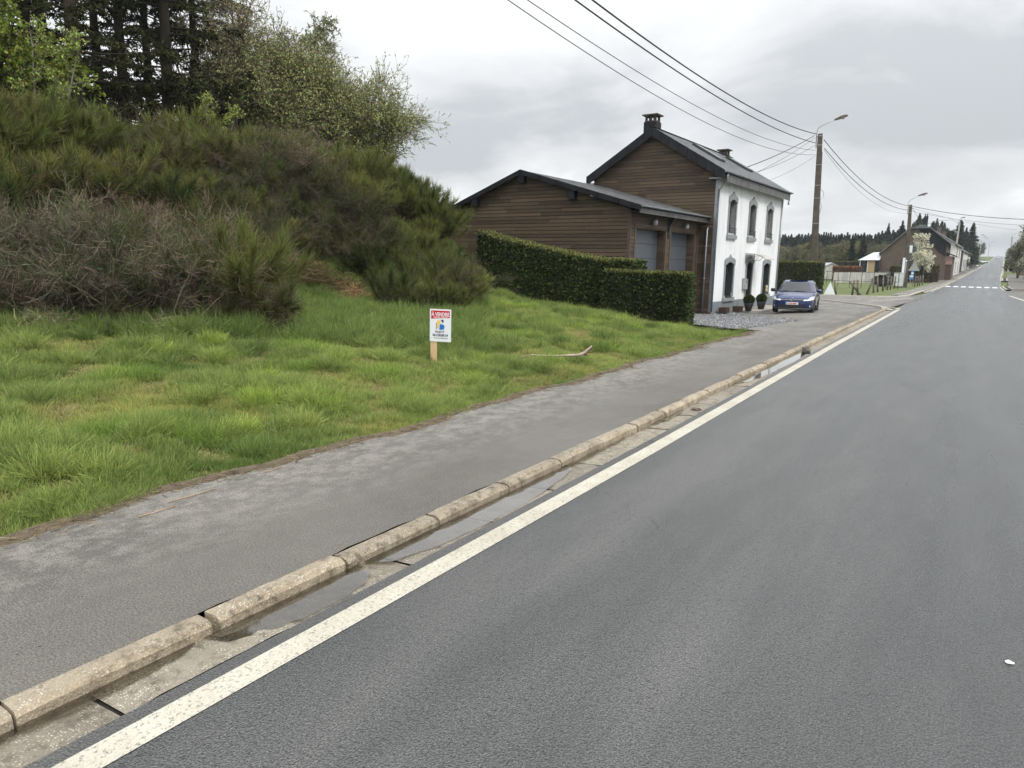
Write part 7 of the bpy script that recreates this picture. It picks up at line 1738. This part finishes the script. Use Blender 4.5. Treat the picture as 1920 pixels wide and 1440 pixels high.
# wood climbing along the left side of the road
def alongside(n, Y0, Y1, f, hh, off0, off1, pool, H0, name, label, group, side=-1, sx=1.1):
    for k in range(n):
        Y = Y0+(Y1-Y0)*((k+rnd.random()*.8)/n); x = (xl(Y)-rnd.uniform(off0, off1)) if side < 0 else (xr(Y)+rnd.uniform(off0, off1)); s = rnd.uniform(*hh)/H0
        plant(rnd.choice(pool), name, label, 'tree', float(x), float(Y), s*sx, z=float(tz(x, Y))-.3, group=group, sz=s)
alongside(42, 275, 730, None, (14.5, 18.5), 15, 30, FC, 12, 'conifer_tree', 'dark conifer of the roadside wood climbing to the hilltop', 'conifers of the roadside wood')
alongside(26, 300, 720, None, (8, 13), 9, 14, [FD[2], FD[0]], 9, 'bare_tree', 'grey-brown bare tree at the edge of the roadside wood', 'bare trees at the edge of the roadside wood')
alongside(6, 266, 300, None, (7, 9.5), 3.5, 8, [far_decid(630, twig=(.04, .045, .02), leaf=(.045, .06, .02), dens=2)], 9, 'leafy_tree', 'dark green leafy tree at the end of the white houses', 'dark leafy trees beyond the white houses')
alongside(4, 300, 330, None, (7, 8.5), 5, 9, [far_decid(631, twig=(.12, .11, .08), leaf=(.2, .2, .1), flow=(.55, .53, .42))], 9, 'blossom_tree', 'pale flowering tree on the left beyond the white houses', 'flowering trees on the left')
# the white blossom tree in front of the brick house
bl = decid(640, H=5.6, crown=1.6, n1=34, n2=10, n3=8, leaves=3, leaf=(.28, .30, .15), lsize=.09, bark=(.06, .05, .04), t0=.18, flower=(.62, .63, .56), spread=.7)
Yb = 121.; plant(bl, 'blossom_tree', 'small flame-shaped tree white with blossom before the brick house', 'tree', rgx(1733, Yb), Yb, top_h(1733, 436, Yb)/5.4, z=rz(0, Yb)-.1, sz=top_h(1733, 436, Yb)/5.4)
# dark evergreen clump near the fence
EV = far_decid(650, H=3, R_=1.6, n=2600, twig=(.02, .026, .013), leaf=(.022, .034, .014), dens=3)
for px, Y, ty, lb in ((1652, 96, 518, 'dark evergreen bush, left half of the clump by the fence'), (1663, 98, 512, 'dark evergreen bush, right half of the clump by the fence')):
    ptree(EV, 2.6, 'evergreen_bush', lb, px, Y, ty, None, 1.5)
# right-hand side of the road
for k, (px, Y, ty, pl_) in enumerate(((1910, 150, 428, 0), (1927, 132, 415, 3), (1900, 205, 445, 2), (1897, 300, 460, 1), (1920, 185, 445, 0), (1945, 160, 425, 2), (1905, 255, 458, 3))):
    pool = [far_decid(660+k, twig=(.11, .09, .07), leaf=(.12, .13, .06), flow=(.50, .50, .42) if k in (1, 2) else None, dens=1.5)]
    ptree(pool[0], 9, 'roadside_tree', ['brown budding tree overhanging the right side of the road', 'tall pale flowering tree cut by the right edge', 'thin flowering tree leaning over the verge on the right', 'farthest small tree on the right before the sky gap', 'brown tree between the flowering ones on the right', 'tree cut off by the right border', 'small grey tree low on the right verge'][k], px, Y, ty, 'trees on the right of the road', .8)
alongside(14, 330, 700, None, (6, 10), 9, 18, FD, 9, 'roadside_tree', 'small far tree along the right side of the rising road', 'far trees on the right of the road', side=1)
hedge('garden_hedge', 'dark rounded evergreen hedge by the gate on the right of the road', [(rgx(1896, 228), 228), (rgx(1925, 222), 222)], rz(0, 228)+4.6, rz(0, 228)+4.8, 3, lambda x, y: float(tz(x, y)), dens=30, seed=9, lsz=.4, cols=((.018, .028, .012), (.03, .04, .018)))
gt_ = thing('wooden_fence', 'dark wooden gate panels under the hedge at the right edge', 'fence', (0, 0, 0), 0)
for k in range(9):
    x = rgx(1900, 205)+k*.55; m_ = MB(); m_.box(x, x+.5, 205, 205.08, float(tz(x, 205))-.1, float(tz(x, 205))+1.6); m_.build('board', 'post', gt_)
gw2 = thing('garden_wall', 'low brown garden wall at the right edge beside the drive', 'wall', (0, 0, 0), 0); m_ = MB(); xx = rgx(1912, 172); zz = float(tz(xx, 172)); m_.box(xx, xx+9, 172, 172.4, zz-.2, zz+1.0); m_.build('body', 'post', gw2); m_ = MB(); m_.box(xx-.05, xx+9, 171.95, 172.45, zz+1.0, zz+1.1); m_.build('coping', 'concrete', gw2)
# triangle sign back in the distance, yellow marker
t = thing('traffic_sign', 'small far triangular sign at the right of the road', 'traffic sign', (rgx(1904.5, 236), 236, rz(0, 236)), 0); m_ = MB(); m_.tube([(0, 0, 0), (0, 0, 3)], .05, 5); m_.build('post', 'galv', t); m_ = MB(); m_.prism([(-.5, 2.3), (.5, 2.3), (0, 3.2)], 'y', -.06, -.03); m_.build('plate', 'galv', t)
t = thing('marker_post', 'yellow-white marker post on the right-hand grass', 'post', (rgx(1891, 225), 225, rz(0, 225)), 0); m_ = MB(); m_.box(-.14, .14, -.05, .05, 0, 1.2); m_.build('body', 'beige', t)

# ================================================================== AIR
HAZE = 0.0003
if HAZE:
    mb = MB(); mb.box(-905, 905, -305, 2505, -30, 62)
    M_ = bpy.data.materials.new('air'); M_.use_nodes = True; t_ = M_.node_tree; t_.nodes.clear()
    o_ = t_.nodes.new('ShaderNodeOutputMaterial'); v_ = t_.nodes.new('ShaderNodeVolumePrincipled'); v_.inputs['Color'].default_value = (.86, .91, .97, 1); v_.inputs['Density'].default_value = HAZE; v_.inputs['Anisotropy'].default_value = .2
    t_.links.new(v_.outputs[0], o_.inputs['Volume'])
    hz = mb.build('haze', M_); hz['kind'] = 'stuff'; hz['label'] = 'thin damp haze over the far woods'
